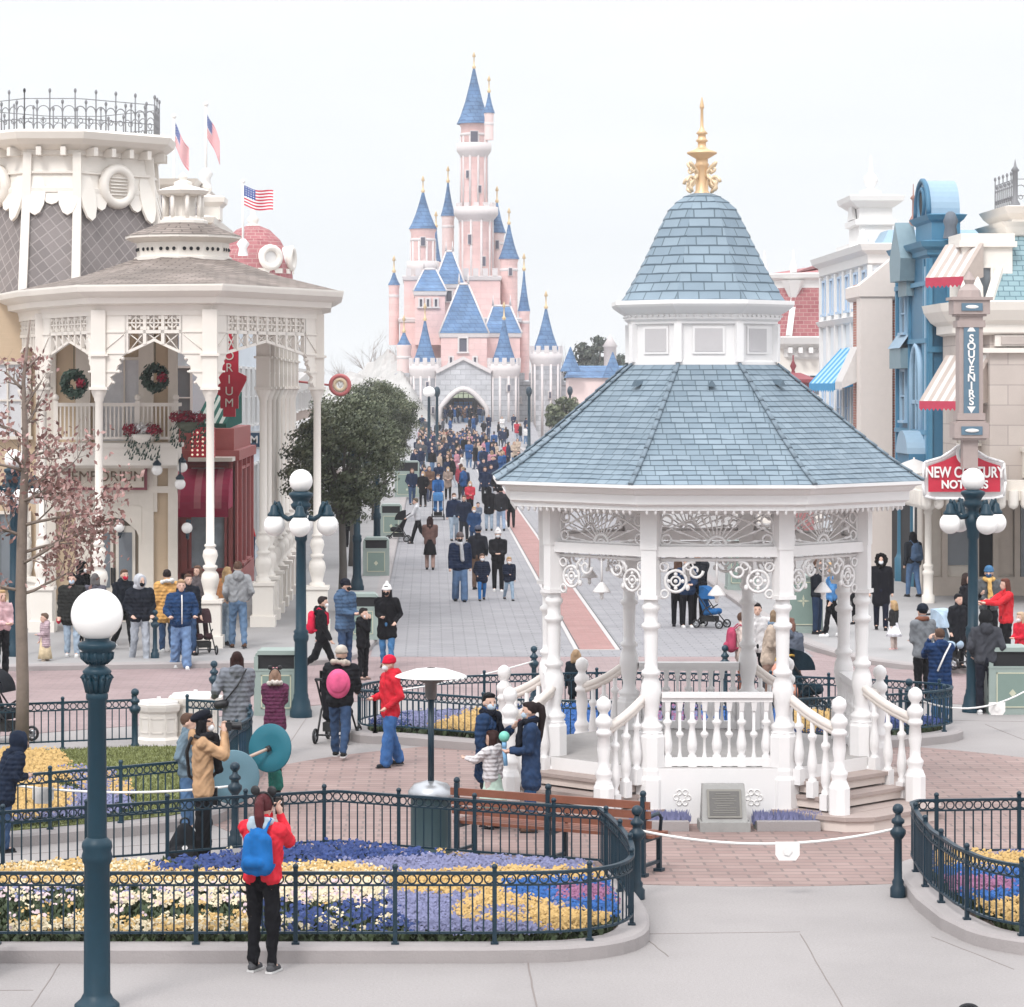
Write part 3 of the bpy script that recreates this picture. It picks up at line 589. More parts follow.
# plaque and the lavender strip before the gazebo
t = thing('plaque', 'dark bronze plaque on a sloping grey stone block before the gazebo', 'plaque', (GX + .02, 35.85, 0))
mb = MB(); mb.box((0, 0, .06), (.62, .42, .12)); mb.add([(-.28, -.17, .12), (.28, -.17, .12), (.28, .17, .12), (-.28, .17, .12), (-.26, .02, .56), (.26, .02, .56), (.26, .15, .56), (-.26, .15, .56)], [(3, 2, 1, 0), (4, 5, 6, 7), (0, 1, 5, 4), (1, 2, 6, 5), (2, 3, 7, 6), (3, 0, 4, 7)]); mb.build('stone_block', M('grey_stone', (.30, .295, .285), rough=.7, var=.2, bump=.2, bs=20), t)
mb = MB(); mb.X = Matrix.Translation((0, -.085, .335)) @ Matrix.Rotation(R(-23), 4, 'X'); mb.box((0, 0, 0), (.42, .03, .36)); mb.box((0, -.004, 0), (.37, .03, .31), m=1)
for k in range(9): mb.box((rnd.uniform(-.02, .02), -.014, .12 - .03 * k), (rnd.uniform(.16, .3), .02, .008), m=0)
mb.build('bronze_plate', [M('bronze_raised', (.2, .19, .17), rough=.5, metal=.4), M('bronze_plate', (.11, .105, .10), rough=.5, metal=.4)], t)
for s, x0, x1 in ((0, -1.15, -.42), (1, .42, 1.2)):
    mb = MB(); mb.box((GX + (x0 + x1) / 2, 35.78, .06), (x1 - x0, .16, .12)); setting('bed_kerb', mb, KERB)
    mb = MB(); r = random.Random(s)
    for _ in range(900):
        x = GX + r.uniform(x0, x1); y = r.uniform(35.88, 36.2); h = r.uniform(.1, .2); dx = r.uniform(-.06, .06)
        mb.add([(x - .012, y, 0), (x + .012, y, 0), (x + dx, y - .03, h)], [(0, 1, 2)], m=0); mb.add([(x + dx * .6 - .016, y - .03, h * .6), (x + dx * .6 + .016, y - .03, h * .6), (x + dx, y - .05, h * 1.15)], [(0, 1, 2)], m=1)
    o = mb.build('lavender_edging', [M('lavender_stem', (.17, .19, .17), var=.3), M('lavender_head', (.22, .23, .40), var=.3)], fix=False); o['kind'] = 'stuff'
# ================================================================== BUILDINGS
Zv = Vector((0, 0, 1))
def window(parent, o, u, w_, h, frame=None, glass=None, bars=(1, 1), depth=.12, t=.07, name='window'):
    """framed window whose lower middle is o, along u, facing u x z turned outwards (u to the viewer's right)"""
    u = Vector(u).normalized(); n = u.cross(Zv); X = Matrix.Translation(Vector(o)) @ Matrix(((u.x, -n.x, 0, 0), (u.y, -n.y, 0, 0), (0, 0, 1, 0), (0, 0, 0, 1)))
    mb = MB(); mb.X = X; f = depth
    mb.box((-w_ / 2, 0, h / 2), (t, f, h + t)); mb.box((w_ / 2, 0, h / 2), (t, f, h + t)); mb.box((0, 0, h), (w_ - t, f * .96, t)); mb.box((0, -.02, 0), (w_ + t * 2.2, f + .06, t))
    for k in range(1, bars[0]): mb.box((-w_ / 2 + w_ * k / bars[0], 0, h / 2), (t * .55, f * .7, h - t))
    for k in range(1, bars[1]): mb.box((0, 0, h * k / bars[1]), (w_ - t, f * .66, t * .55))
    o_ = mb.build(name, frame or WHITE, parent)
    mb = MB(); mb.X = X; mb.box((0, .02, h / 2), (w_ - t, .03, h - t)); mb.build('pane', glass or GLASS, o_); return o_
def moulding(mb, poly, prof, m=None):
    """profile (outward offset, z) run round a closed outline"""
    V = []; k = len(poly)
    for d, z in prof: V += [(x, y, z) for x, y in offset(poly, d)]
    mb.add(V, [(r * k + i, r * k + (i + 1) % k, (r + 1) * k + (i + 1) % k, (r + 1) * k + i) for r in range(len(prof) - 1) for i in range(k)], m=m)
    mb.add(V[:k], [tuple(range(k))], m=m); mb.add(V[-k:], [tuple(range(k))], m=m)
SLATE = BR('grey_slate', (.25, .225, .225), (.29, .265, .265), (.13, .12, .125), .30, .17, .07, coord='wall', rough=.7, bump=.5, var=.15)
def quadroof(mb, A, B, m=0, scale=1.0):      # sloping faces between two outlines ((x, y, z) lists), with metre UVs
    k = len(A)
    for i in range(k):
        a, b, c, d = Vector(A[i]), Vector(A[(i + 1) % k]), Vector(B[(i + 1) % k]), Vector(B[i]); u = (b - a).normalized(); L = (b - a).length
        pr = lambda p: (((p - a).dot(u)) * scale + i * 3.3, ((p - a) - u * (p - a).dot(u)).length * scale)
        mb.uvquad([a, b, c, d], [pr(a), pr(b), pr(c), pr(d)], m)
SHB = BR('brown_shingle', (.19, .155, .135), (.27, .225, .20), (.09, .075, .065), .42, .13, .12, coord='uv', rough=.85, bump=.7, var=.25, dist=.03)
DIA = BR('diamond_slate', (.185, .163, .16), (.225, .198, .193), (.30, .27, .26), .24, .24, .07, coord='uv', rough=.7, bump=.4, off=0, var=.12)
# rotate the diamond slates by 45 degrees
_n = DIA.node_tree; _b = [x for x in _n.nodes if x.type == 'TEX_BRICK'][0]; _m = _n.nodes.new('ShaderNodeMapping'); _m.inputs['Rotation'].default_value = (0, 0, R(52)); _src = _b.inputs['Vector'].links[0].from_socket; _n.links.new(_src, _m.inputs['Vector']); _n.links.new(_m.outputs['Vector'], _b.inputs['Vector'])
E = thing('shop_building', 'cream corner shop with a columned porch, brown shingled roof and grey mansard tower', 'building', (-8, 66, 0))
E.location = (0, 0, 0)
PP = [(-9.6, 67.0), (-8.45, 63.3), (-6.86, 60.1), (-4.51, 59.5), (-2.47, 63.5), (-2.6, 67.2), (-4.6, 69.5), (-9.6, 69.5)]
# ------ porch roof and cornice
mb = MB(); moulding(mb, PP, [(.06, 7.02), (.10, 7.14), (.30, 7.18), (.32, 7.3), (.42, 7.34), (.55, 7.42), (.58, 7.52), (.58, 7.56), (.0, 7.58)]); mb.build('porch_cornice', CREAM, E)
mb = MB(); lc = (-5.45, 64.0); E0 = [(x, y, 7.57) for x, y in offset(PP, .45)]; k = len(E0)
top = [(lc[0] + 1.05 * math.cos(math.atan2(y - lc[1], x - lc[0])), lc[1] + 1.05 * math.sin(math.atan2(y - lc[1], x - lc[0])), 8.28) for x, y, _ in E0]
mid = [((a[0] * .45 + b[0] * .55), (a[1] * .45 + b[1] * .55), 7.9) for a, b in zip(E0, top)]
quadroof(mb, E0, mid); quadroof(mb, mid, top); pr_ = mb.build('porch_roof', SHB, E)
def circ(r, n=12, c=lc): return [(c[0] + r * math.cos(2 * math.pi * i / n), c[1] + r * math.sin(2 * math.pi * i / n)) for i in range(n)]
mb = MB(); moulding(mb, circ(1.02), [(0, 8.2), (.06, 8.22), (.06, 8.3), (0, 8.33), (0, 8.62), (.12, 8.66), (.25, 8.72), (.25, 8.78)])
for i in range(12):
    a = 2 * math.pi * (i + .5) / 12
    for s in (-.15, 0, .15): c = Vector((lc[0] + .99 * math.cos(a) - s * math.sin(a), lc[1] + .99 * math.sin(a) + s * math.cos(a), 8.47)); mb.ring(c, (-math.sin(a), math.cos(a), 0), (0, 0, 1), .05, .015, 10, 5); mb.ell(tuple(c), .045, 8, 5, m=1)
mb.build('lantern_base', [CREAM, DARK], pr_)
mb = MB(); quadroof(mb, [(x, y, 8.78) for x, y in circ(1.3)], [(x, y, 9.08) for x, y in circ(.5)]); mb.build('lantern_roof', SHB, pr_)
mb = MB(); mb.lathe([(.55, 9.05), (.55, 9.12), (.46, 9.15), (.46, 9.2)], lc[0], lc[1], 0, 12, False); mb.lathe([(.40, 9.66), (.52, 9.70), (.58, 9.78), (.5, 9.82), (.2, 9.9), (.2, 9.98), (.08, 10.02), (.1, 10.1), (0, 10.2)], lc[0], lc[1], 0, 12, False); mb.lathe([(.25, 9.2), (.25, 9.66)], lc[0], lc[1], 0, 8, False)
for i in range(8): a = i * .785 + .3; mb.tube([(lc[0] + .42 * math.cos(a), lc[1] + .42 * math.sin(a), 9.18), (lc[0] + .42 * math.cos(a), lc[1] + .42 * math.sin(a), 9.68)], .05, 6)
mb.build('cupola', CREAM, pr_)
mb = MB(); mb.prism(offset(PP, -.1), 6.98, 7.03); mb.build('porch_ceiling', CREAM, E)
# ------ columns
def porch_column(x, y, z0=.12, ped=True, rz=0):
    mb = MB(); mb.X = Matrix.Translation((x, y, 0)) @ Matrix.Rotation(rz, 4, 'Z')
    mb.box((0, 0, z0 + .12), (.56, .56, .24)); mb.box((0, 0, z0 + .57), (.46, .46, .7)); mb.box((0, 0, z0 + .95), (.54, .54, .07))
    mb.lathe([(.17, 1.1), (.17, 1.16), (.12, 1.2), (.15, 1.34), (.19, 1.5), (.17, 1.62), (.11, 1.7), (.15, 1.74), (.15, 1.79), (.1, 1.82), (.16, 2.0), (.14, 2.1), (.09, 2.16), (.12, 2.19), (.12, 2.22), (.085, 2.25), (.08, 5.15), (.10, 5.18), (.10, 5.22), (.13, 5.28), (.16, 5.36), (.16, 5.4)], n=14)
    return mb.build('column', CREAM, E)
def post_box(x, y, rz):
    mb = MB(); mb.X = Matrix.Translation((x, y, 0)) @ Matrix.Rotation(rz, 4, 'Z'); mb.box((0, 0, 6.22), (.3, .3, 1.66)); mb.box((0, 0, 5.43), (.38, .38, .06)); mb.box((0, 0, 6.12), (.4, .4, .05)); return mb.build('post_block', CREAM, E)
def lace(a, b, cells=None):
    a = Vector((*a, 0)); b = Vector((*b, 0)); L = (b - a).length; u = (b - a) / L; rz = math.atan2(u.y, u.x); sh = min(.62, L * .27); mb = MB(); mb.X = Matrix.Translation(a) @ Matrix.Rotation(rz, 4, 'Z'); t = .09
    mb.box((L / 2, 0, 6.985), (L, t + .04, .09))
    n = cells or max(2, round((L - 2 * sh) / .40)); x0 = sh; cw = (L - 2 * sh) / n; mid = L / 2
    for s in (0, 1):
        c = lambda v: v if s == 0 else L - v
        pts = [(0, 6.94), (sh, 6.94), (sh, 6.16), (sh - .06, 6.12), (sh - .16, 6.02), (sh - .12, 5.95), (sh - .2, 5.9), (sh - .24, 5.74), (sh - .36, 5.66), (sh - .31, 5.58), (sh - .44, 5.42), (0, 5.40)]
        mb.slab([(c(p), q) for p, q in pts], (0, -t / 2, 0), (1, 0, 0), (0, 0, 1), t if False else -t)
        for zz in (6.6, 6.16, 5.78): mb.box((c(sh / 2 - .02), 0, zz), (sh - .02 if zz > 6 else sh * .6, t + .05, .035))
        mb.tube([(c(.12), -t / 2 - .01, 6.2), (c(sh - .06), -t / 2 - .01, 6.55)], .014, 5)
        for q, r_ in (((sh - .10, 6.05), .045), ((sh - .19, 5.78), .04), ((sh - .3, 5.55), .035)): mb.ell((c(q[0]), 0, q[1]), (r_, t * .6, r_), 8, 6)
    archz = lambda x: 6.17 + .26 * (1 - abs(x - mid) / (mid - sh))
    mb.tube([(sh, 0, 6.17), (mid, 0, 6.43), (L - sh, 0, 6.17)], .04, 4, sm=False)
    for k in range(n + 1): x = x0 + cw * k; mb.box((x, 0, (6.94 + archz(x)) / 2), (.07, t, 6.94 - archz(x)))
    mb.box((L / 2, 0, 6.60), (L - 2 * sh, t, .07))
    for k in range(n):
        x = x0 + cw * (k + .5); h = cw / 2 - .035
        mb.box((x, 0, 6.785), (2 * h, t * .7, .03)); mb.box((x, 0, 6.785), (.03, t * .7, .29)); mb.ring((x, 0, 6.785), (1, 0, 0), (0, 0, 1), .10, .022, 12, 5)
        for sx in (-1, 1):
            for sz in (-1, 1): mb.box((x + sx * (h - .03), 0, 6.785 + sz * .11), (.07, t * .7, .07))
        z0 = max(archz(x - h), archz(x + h)); z0 = min(z0, 6.5)
        mb.tube([(x - h, 0, archz(x - h)), (x + h, 0, 6.57)], .014, 4); mb.tube([(x + h, 0, archz(x + h)), (x - h, 0, 6.57)], .014, 4)
    return mb.build('fretwork', CREAM, E)
for a, b in zip(PP[:5], PP[1:5]): lace(a, b)
lace(PP[4], PP[5])
for x, y in PP[:5]: porch_column(x, y); post_box(x, y, 0)
porch_column(-9.0, 64.4)
mb = MB(); mb.box((-8.75, 63.9, .66), (1.2, .2, 1.05), R(-62)); mb.box((-8.75, 63.9, 1.22), (1.3, .3, .08), R(-62)); mb.build('porch_wall', CREAM, E)
# arcade running up the street
for k in range(8):
    y = 64.7 + k * 2.0; porch_column(-3.72, y); post_box(-3.72, y, 0)
    if k < 7: lace((-3.72, y), (-3.72, y + 2.0), 3)
mb = MB(); mb.b2(-4.1, -3.4, 67.5, 79.2, 7.04, 7.5); mb.build('arcade_roof', CREAM, E)
# ------ walls, balcony, entrance
BEIGE = M('beige_plaster', (.66, .60, .53), rough=.6, var=.06); PLUM = M('plum_paint', (.22, .05, .07), rough=.5)
mb = MB(); mb.b2(-14, -5.8, 66, 66.4, .1, 7.4); mb.b2(-14, -7.2, 66.3, 80, .1, 7.4)
mb.build('wall', TAN, E)
mb = MB()
for x0, x1 in ((-8.95, -8.5), (-8.05, -7.72), (-6.62, -6.28), (-5.95, -5.74)): mb.b2(x0, x1, 65.86, 66.02, .1, 7.0)
mb.b2(-14, -5.74, 65.84, 66.01, 3.05, 3.2); mb.b2(-8.5, -6.2, 65.88, 66.01, 2.62, 3.72); mb.b2(-14, -5.72, 65.9, 66.02, .1, .6)
mb.build('wall_trim', BEIGE, E)
mb = MB(); mb.b2(-7.72, -6.62, 65.95, 66.05, .12, 2.66, m=0)
for x in (-7.42, -6.92): mb.b2(x - .22, x + .22, 65.9, 66.0, .15, 2.3, m=1); mb.b2(x - .15, x + .15, 65.88, 65.95, .9, 2.15, m=2)
mb.b2(-7.19, -7.15, 65.86, 65.9, .95, 1.35, m=3); mb.b2(-7.25, -7.21, 65.86, 65.9, .95, 1.35, m=3)
mb.slab([(-.62, 1.9), (-.62, 2.75), (.62, 2.75), (.62, 1.9), (.5, 2.2), (.25, 2.42), (0, 2.5), (-.25, 2.42), (-.5, 2.2)], (-7.17, 65.84, 0), (1, 0, 0), (0, 0, 1), -.06, m=1)
mb.build('entrance', [M('shadowed_lobby', (.2, .16, .12), rough=.7), BEIGE, GLASS, BLACK], E)
mb = MB(); mb.b2(-8.4, -5.65, 64.9, 66.02, 3.7, 4.12); mb.b2(-8.45, -5.6, 64.85, 66.02, 4.1, 4.2); mb.b2(-8.4, -5.65, 65.4, 66.02, 3.62, 3.72); mb.build('balcony', CREAM, E)
mb = MB(); mb.b2(-8.4, -5.65, 64.93, 65.0, 5.02, 5.1); mb.b2(-8.4, -5.65, 64.94, 64.99, 4.28, 4.34); mb.b2(-5.72, -5.65, 64.93, 66, 5.02, 5.1)
for k in range(30): mb.box((-8.37 + k * .093, 64.965, 4.65), (.035, .035, .74))
for x in (-8.38, -7.45, -6.55, -5.69): mb.box((x, 64.965, 4.66), (.1, .1, .98)); mb.ell((x, 64.965, 5.22), .075, 8, 6)
mb.build('balcony_railing', CREAM, E)
CURT = M('net_curtain', (.60, .60, .62), rough=.8, var=.12, vs=9)
for x, w_ in ((-6.95, 1.15),): window(E, (x, 65.93, 4.2), (1, 0, 0), w_, 1.9, BEIGE, CURT, (2, 1))
window(E, (-9.6, 65.93, 4.3), (1, 0, 0), 1.0, 1.7, BEIGE, CURT, (2, 2)); window(E, (-9.8, 65.93, .9), (1, 0, 0), 1.4, 1.7, BEIGE, GLASS, (2, 1)); window(E, (-12, 65.93, .9), (1, 0, 0), 1.4, 1.7, BEIGE, GLASS, (2, 1))
mb = MB(); mb.b2(-8.2, -6.42, 65.72, 65.86, 3.12, 3.72, m=0); mb.b2(-8.14, -6.48, 65.69, 65.74, 3.18, 3.66, m=1); sg = mb.build('signboard', [PLUM, M('sign_ivory', (.62, .55, .47), rough=.5)], E)
tx = text('lettering', 'EMPORIUM', .33, M('sign_bronze', (.12, .08, .05), rough=.4, metal=.3), sg, .012, 0, 1.02); tx.location = (-7.3, 65.68, 3.42); tx.rotation_euler = (R(90), 0, 0)
# ------ mansard tower
def octr(c, a, ch): return [(c[0] + x, c[1] + y) for x, y in ((-ch, -a), (ch, -a), (a, -ch), (a, ch), (ch, a), (-ch, a), (-a, ch), (-a, -ch))]
tc_ = (-8.95, 70.9); A = octr(tc_, 2.75, .62); TZ = .33; B = octr(tc_, 2.12, .58)
mb = MB(); quadroof(mb, [(x, y, 7.5) for x, y in A], [(x, y, 10.2) for x, y in offset(B, .05)]); tw = mb.build('mansard_roof', DIA, E)
mb = MB(); moulding(mb, B, [(.06, 10.05), (.16, 10.07), (.16, 10.17), (.1, 10.2), (.06, 10.5), (.12, 10.52), (.12, 10.56), (.05, 10.58), (.0, 10.93), (.06, 10.97), (.06, 11.07), (.2, 11.13), (.35, 11.19), (.5, 11.31), (.56, 11.47), (.5, 11.53), (.0, 11.57)])
for i in range(8):
    a, b = Vector((*A[i], 7.5)), Vector((*B[i], 9.9)); o = Vector((a.x - tc_[0], a.y - tc_[1], 0)).normalized(); mb.tube([a + o * .02, b + o * .1, b + Zv * 1.1 + o * .02], .14, 4, sm=False)
    p, q = Vector(B[i]), Vector(B[(i + 1) % 8]); L = (q - p).length; n = max(1, round(L / .5)); d = (q - p) / L; nn = Vector((d.y, -d.x))
    for k in range(n):
        c = p + d * L * (k + .5) / n + nn * .2; mb.box((c.x, c.y, 11.03), (.12, .36, .2), math.atan2(d.y, d.x))
    m_ = max(2, round(L / .35))
    for k in range(m_):                                         # scalloped lower edge of the band
        t = abs((k + .5) / m_ - .5) * 2; c = p + d * L * (k + .5) / m_ + nn * .12; c = p + d * L * (k + .5) / m_ + nn * (.13 + .1 * t * t); rz = L / m_ * .62; mb.slab([(rz * math.cos(q * .524), (rz * 1.3 + .5 * t * t) * math.sin(q * .524)) for q in range(12)], (c.x, c.y, 10.08 - .1 * t * t), (d.x, d.y, -.0), (-nn.x * -.25, -nn.y * -.25, -.97), .07)
mb.build('tower_frieze', CREAM, tw)
for i in (1, 7, 3):                                             # round vents
    p, q = Vector(A[i]), Vector(A[(i + 1) % 8]); m_ = (p + q) / 2; d = (q - p).normalized(); nn = Vector((d.y, -d.x)); pb = (Vector(B[i]) + Vector(B[(i + 1) % 8])) / 2; c = Vector((pb.x + nn.x * .16, pb.y + nn.y * .16, 10.25)); mb = MB(); u = Vector((d.x, d.y, 0)); n3 = Vector((nn.x, nn.y, 0))
    mb.ring(c, u, Zv, .42, .13, 22, 8); mb.slab([(.4 * math.cos(t * .35), .4 * math.sin(t * .35)) for t in range(18)], c - n3 * .02, u, Zv, .06, m=1)
    for k in range(6): mb.tube([c + n3 * .06 + u * -.26 + Zv * (-.2 + k * .08), c + n3 * .06 + u * .26 + Zv * (-.2 + k * .08)], .022, 4)
    mb.build('round_vent', [CREAM, BEIGE], tw)
IRON = M('cresting_iron', (.20, .20, .21), rough=.5, var=.2)
def cresting(parent, path, z, h, step=.32):
    mb = MB(); f = resample(path, step)
    for i, (x, y) in enumerate(f):
        tall = i % 2 == 0; mb.tube([(x, y, z), (x, y, z + h * (1 if tall else .72))], .018, 5); mb.ell((x, y, z + h * (1.02 if tall else .74)), (.035, .035, .06), 6, 5)
        if i:
            p = f[i - 1]; u = Vector((x - p[0], y - p[1], 0)); c = Vector(((x + p[0]) / 2, (y + p[1]) / 2, z + h * .5)); L = u.length; u.normalize()
            mb.ring(c, u, Zv, L * .46, .014, 12, 4, a0=0, a1=math.pi); mb.ring(c - Zv * h * .22, u, Zv, L * .2, .012, 10, 4)
            for zz in (.03, h * .32, h * .82): mb.tube([(p[0], p[1], z + zz), (x, y, z + zz)], .013, 4)
    return mb.build('roof_cresting', IRON, parent)
oc = offset(B, .16); cresting(tw, oc + [oc[0]], 11.5, .95, .3)
# ------ the block behind with its own small mansard
mb = MB(); mb.b2(-9.5, -5.9, 77, 84, 9.0, 9.9)
moulding(mb, [(-9.5, 77), (-5.9, 77), (-5.9, 84), (-9.5, 84)], [(0, 9.7), (.15, 9.8), (.2, 9.95), (0, 10.0)]); moulding(mb, [(-9.1, 77.5), (-6.5, 77.5), (-6.5, 83.5), (-9.1, 83.5)], [(0, 10.75), (.2, 10.85), (.3, 11.0), (0, 11.02)]); mb.build('rear_cornice', CREAM, E)
mb = MB(); quadroof(mb, [(-9.3, 77.2, 9.98), (-6.1, 77.2, 9.98), (-6.1, 83.8, 9.98), (-9.3, 83.8, 9.98)], [(-9.1, 77.5, 10.8), (-6.5, 77.5, 10.8), (-6.5, 83.5, 10.8), (-9.1, 83.5, 10.8)]); mb.build('rear_roof', SLATE, E)
mb = MB(); mb.b2(-6.45, -5.65, 78, 79, 9.95, 10.55); moulding(mb, [(-6.45, 78), (-5.65, 78), (-5.65, 79), (-6.45, 79)], [(0, 10.3), (.12, 10.42), (.14, 10.55), (0, 10.6)]); mb.lathe([(.2, 10.6), (.08, 10.68), (.16, 10.8), (.1, 10.92), (0, 10.98)], -6.05, 78.5, 0, 10); mb.build('chimney', CREAM, E)
# ------ red shop front with the curved awning
RS = thing('red_shop', 'red painted shop with a curved maroon awning and big display window beyond the porch', 'shop', (0, 0, 0))
REDWOOD = M('red_wood', (.36, .10, .095), rough=.5, var=.12)
mb = MB(); mb.b2(-6.5, -4.95, 73.2, 80, .1, 4.4); mb.b2(-6.5, -4.8, 73.0, 80.1, 3.6, 3.85); mb.b2(-6.5, -4.85, 73.1, 80, .1, .75)
for y in (73.2, 75.0, 76.8, 78.6, 79.9): mb.b2(-4.96, -4.86, y - .1, y + .1, .1, 3.6)
for x in (-6.2, -5.0): mb.b2(x - .08, x + .08, 73.1, 73.25, .1, 3.6)
RS_w = mb.build('wall', REDWOOD, RS)
window(RS, (-5.6, 73.17, .85), (1, 0, 0), .9, 1.75, REDWOOD, M('display_window', (.32, .38, .43), rough=.15, var=.5, vs=4), (1, 1)); window(RS, (-5.6, 73.17, 2.85), (1, 0, 0), .9, .6, REDWOOD, CURT)
for y in (75.9, 77.7): window(RS, (-4.93, y, .85), (0, 1, 0), 1.4, 2.5, REDWOOD, GLASS, (1, 1))
mb = MB()
MAROON = M('maroon_canvas', (.30, .012, .055), rough=.8, var=.1); STRP = M('pale_canvas', (.40, .12, .15), rough=.8)
n = 9
for k in range(12):
    x0, x1 = -7.0 + k * .17, -7.0 + (k + 1) * .17; pr = [(72.9 - 1.6 * math.sin(t / n * 1.57), 2.45 + .95 * math.cos(t / n * 1.57)) for t in range(n + 1)]
    V = [(x0, y, z) for y, z in pr] + [(x1, y, z) for y, z in pr]; mb.add(V, [(i, i + 1, n + 2 + i, n + 1 + i) for i in range(n)], m=1 if k in (4, 7, 10) else 0)
    mb.b2(x0, x1, 71.28, 71.3, 2.25, 2.46, m=0)
for x in (-7.0, -4.96): mb.add([(x, 72.9, 2.45)] + [(x, 72.9 - 1.6 * math.sin(t / n * 1.57), 2.45 + .95 * math.cos(t / n * 1.57)) for t in range(n + 1)], [tuple(range(n + 2))], m=0)
mb.build('awning', [MAROON, STRP], RS)
mb = MB(); mb.b2(-6.0, -4.9, 71.9, 73.1, 3.6, 3.7, m=1); mb.b2(-5.95, -5.35, 72.0, 72.2, 3.7, 4.45, m=0)
for i in range(5):
    for j in range(6): mb.ell((-5.9 + .13 * i, 71.97, 3.77 + .11 * j), .028, 6, 4, m=2)
mb.build('bulb_panel', [RED, CREAM, M('lamp_bulb', (.9, .75, .6), emit=.6)], RS)
# ------ the vertical red sign
vs_ = thing('hanging_sign', 'tall red vertical sign with cream letters hanging at the corner of the cream shop', 'sign', (-4.95, 71.6, .72))
mb = MB(); mb.box((0, 0, 5.35), (.44, .2, 2.3)); mb.box((0, 0, 6.55), (.3, .22, .25)); mb.box((0, 0, 4.12), (.3, .22, .25)); mb.ring((0, 0, 6.72), (1, 0, 0), (0, 0, 1), .1, .04); mb.slab([(-.22, 5.1), (-.5, 5.0), (-.5, 4.7), (-.22, 4.5)], (0, -.1, 0), (1, 0, 0), (0, 0, 1), -.2); mb.slab([(.22, 5.1), (.42, 5.0), (.42, 4.9), (.22, 4.5)], (0, -.1, 0), (1, 0, 0), (0, 0, 1), -.2)
mb.tube([(-.2, 0, 6.2), (-.9, .3, 6.2)], .03, 6); mb.build('sign_panel', RED, vs_)
for k, ch in enumerate('EMPORIUM'):
    o = text('letter', ch, .3, CREAM, vs_, .012, .0); o.location = (0, -.115, 6.36 - k * .29); o.rotation_euler = (R(90), 0, 0)
# ------ buildings further up the street, left side
def street_house(name, label, x0, x1, y0, y1, h, wall, trim, roof, cols=4, side=1, glass=None, lower=None, awn=None):
    """facade along the street at x1 (side 1: faces +x) or x0 (side -1: faces -x)"""
    t = thing(name, label, 'building', (0, 0, 0)); mb = MB(); mb.b2(x0, x1, y0, y1, .08, h); mb.build('wall', wall, t)
    mb = MB(); pl = [(x0, y0), (x1, y0), (x1, y1), (x0, y1)]; moulding(mb, pl, [(0, h - .5), (.1, h - .45), (.12, h - .2), (.3, h - .1), (.35, h + .06), (0, h + .08)]); moulding(mb, pl, [(0, 3.5), (.12, 3.55), (.14, 3.75), (0, 3.8)]); mb.build('cornice', trim, t)
    fx = x1 if side > 0 else x0; u = Vector((0, side, 0)); n = cols
    for k in range(n):
        y = y0 + (y1 - y0) * (k + .5) / n
        for zb, hh in ((4.3, 1.7),) + (((6.7, 1.5),) if h > 8.8 else ()): window(t, (fx + side * .03, y, zb), u, (y1 - y0) / n * .5, hh, trim, glass, (2, 2))
        window(t, (fx + side * .03, y, .7), u, (y1 - y0) / n * .72, 2.4, lower or trim, GLASS, (2, 1))
    for k in range(2): window(t, (x0 + (x1 - x0) * (k + .5) / 2, y0 - .03, 4.3), (1, 0, 0), (x1 - x0) * .22, 1.7, trim, glass, (2, 2))
    if roof:
        mb = MB(); quadroof(mb, [(x0 + .1, y0 + .1, h), (x1 - .1, y0 + .1, h), (x1 - .1, y1 - .1, h), (x0 + .1, y1 - .1, h)], [(x0 + 1, y0 + 1, h + 1.5), (x1 - 1, y0 + 1, h + 1.5), (x1 - 1, y1 - 1, h + 1.5), (x0 + 1, y1 - 1, h + 1.5)]); mb.prism([(x0 + 1, y0 + 1), (x1 - 1, y0 + 1), (x1 - 1, y1 - 1), (x0 + 1, y1 - 1)], h + 1.3, h + 1.5); mb.build('roof', roof, t)
    return t
BLUEW = M('pale_blue_wall', (.60, .65, .70), rough=.6, var=.05); PINKW = M('rose_wall', (.62, .42, .40), rough=.6, var=.06); BRICKW = BR('red_brick', (.40, .14, .10), (.48, .20, .15), (.5, .42, .38), .22, .075, .14, coord='wall', bump=.3, var=.12)
REDSL = BR('red_slate', (.30, .10, .11), (.37, .15, .155), (.42, .25, .24), .3, .16, .1, coord='uv', bump=.5, var=.12)
sh_ = street_house('street_building', 'pale blue shop with white trim seen between the columns of the porch', -14, -5.4, 80.3, 92, 8.4, BLUEW, PALE, None, 5)
mb = MB(); mb.box((-5.05, 82, 3.95), (.75, .12, .5)); mb.box((-5.05, 81.93, 3.95), (.66, .06, .4), m=1); sg = mb.build('signboard', [PALE, M('sign_navy', (.03, .07, .12), rough=.5)], sh_)
tx = text('lettering', 'BM', .3, PALE, sg, .012, .004); tx.location = (-5.05, 81.88, 3.95); tx.rotation_euler = (R(90), 0, 0)
street_house('street_building', 'rose coloured house with a white cornice, fourth along the left side of the street', -14, -5.7, 92.4, 108, 8.0, PINKW, PALE, None, 6)
street_house('street_building', 'cream house with a grey hipped roof far along the left side of the street', -14, -6, 108.4, 130, 7.2, CREAM, PALE, SLATE, 7)
street_house('street_building', 'last low brown house on the left side of the street before the rocks', -14, -6.3, 130.4, 165, 6.2, M('brown_wall', (.34, .26, .22), rough=.7), PALE, None, 8)
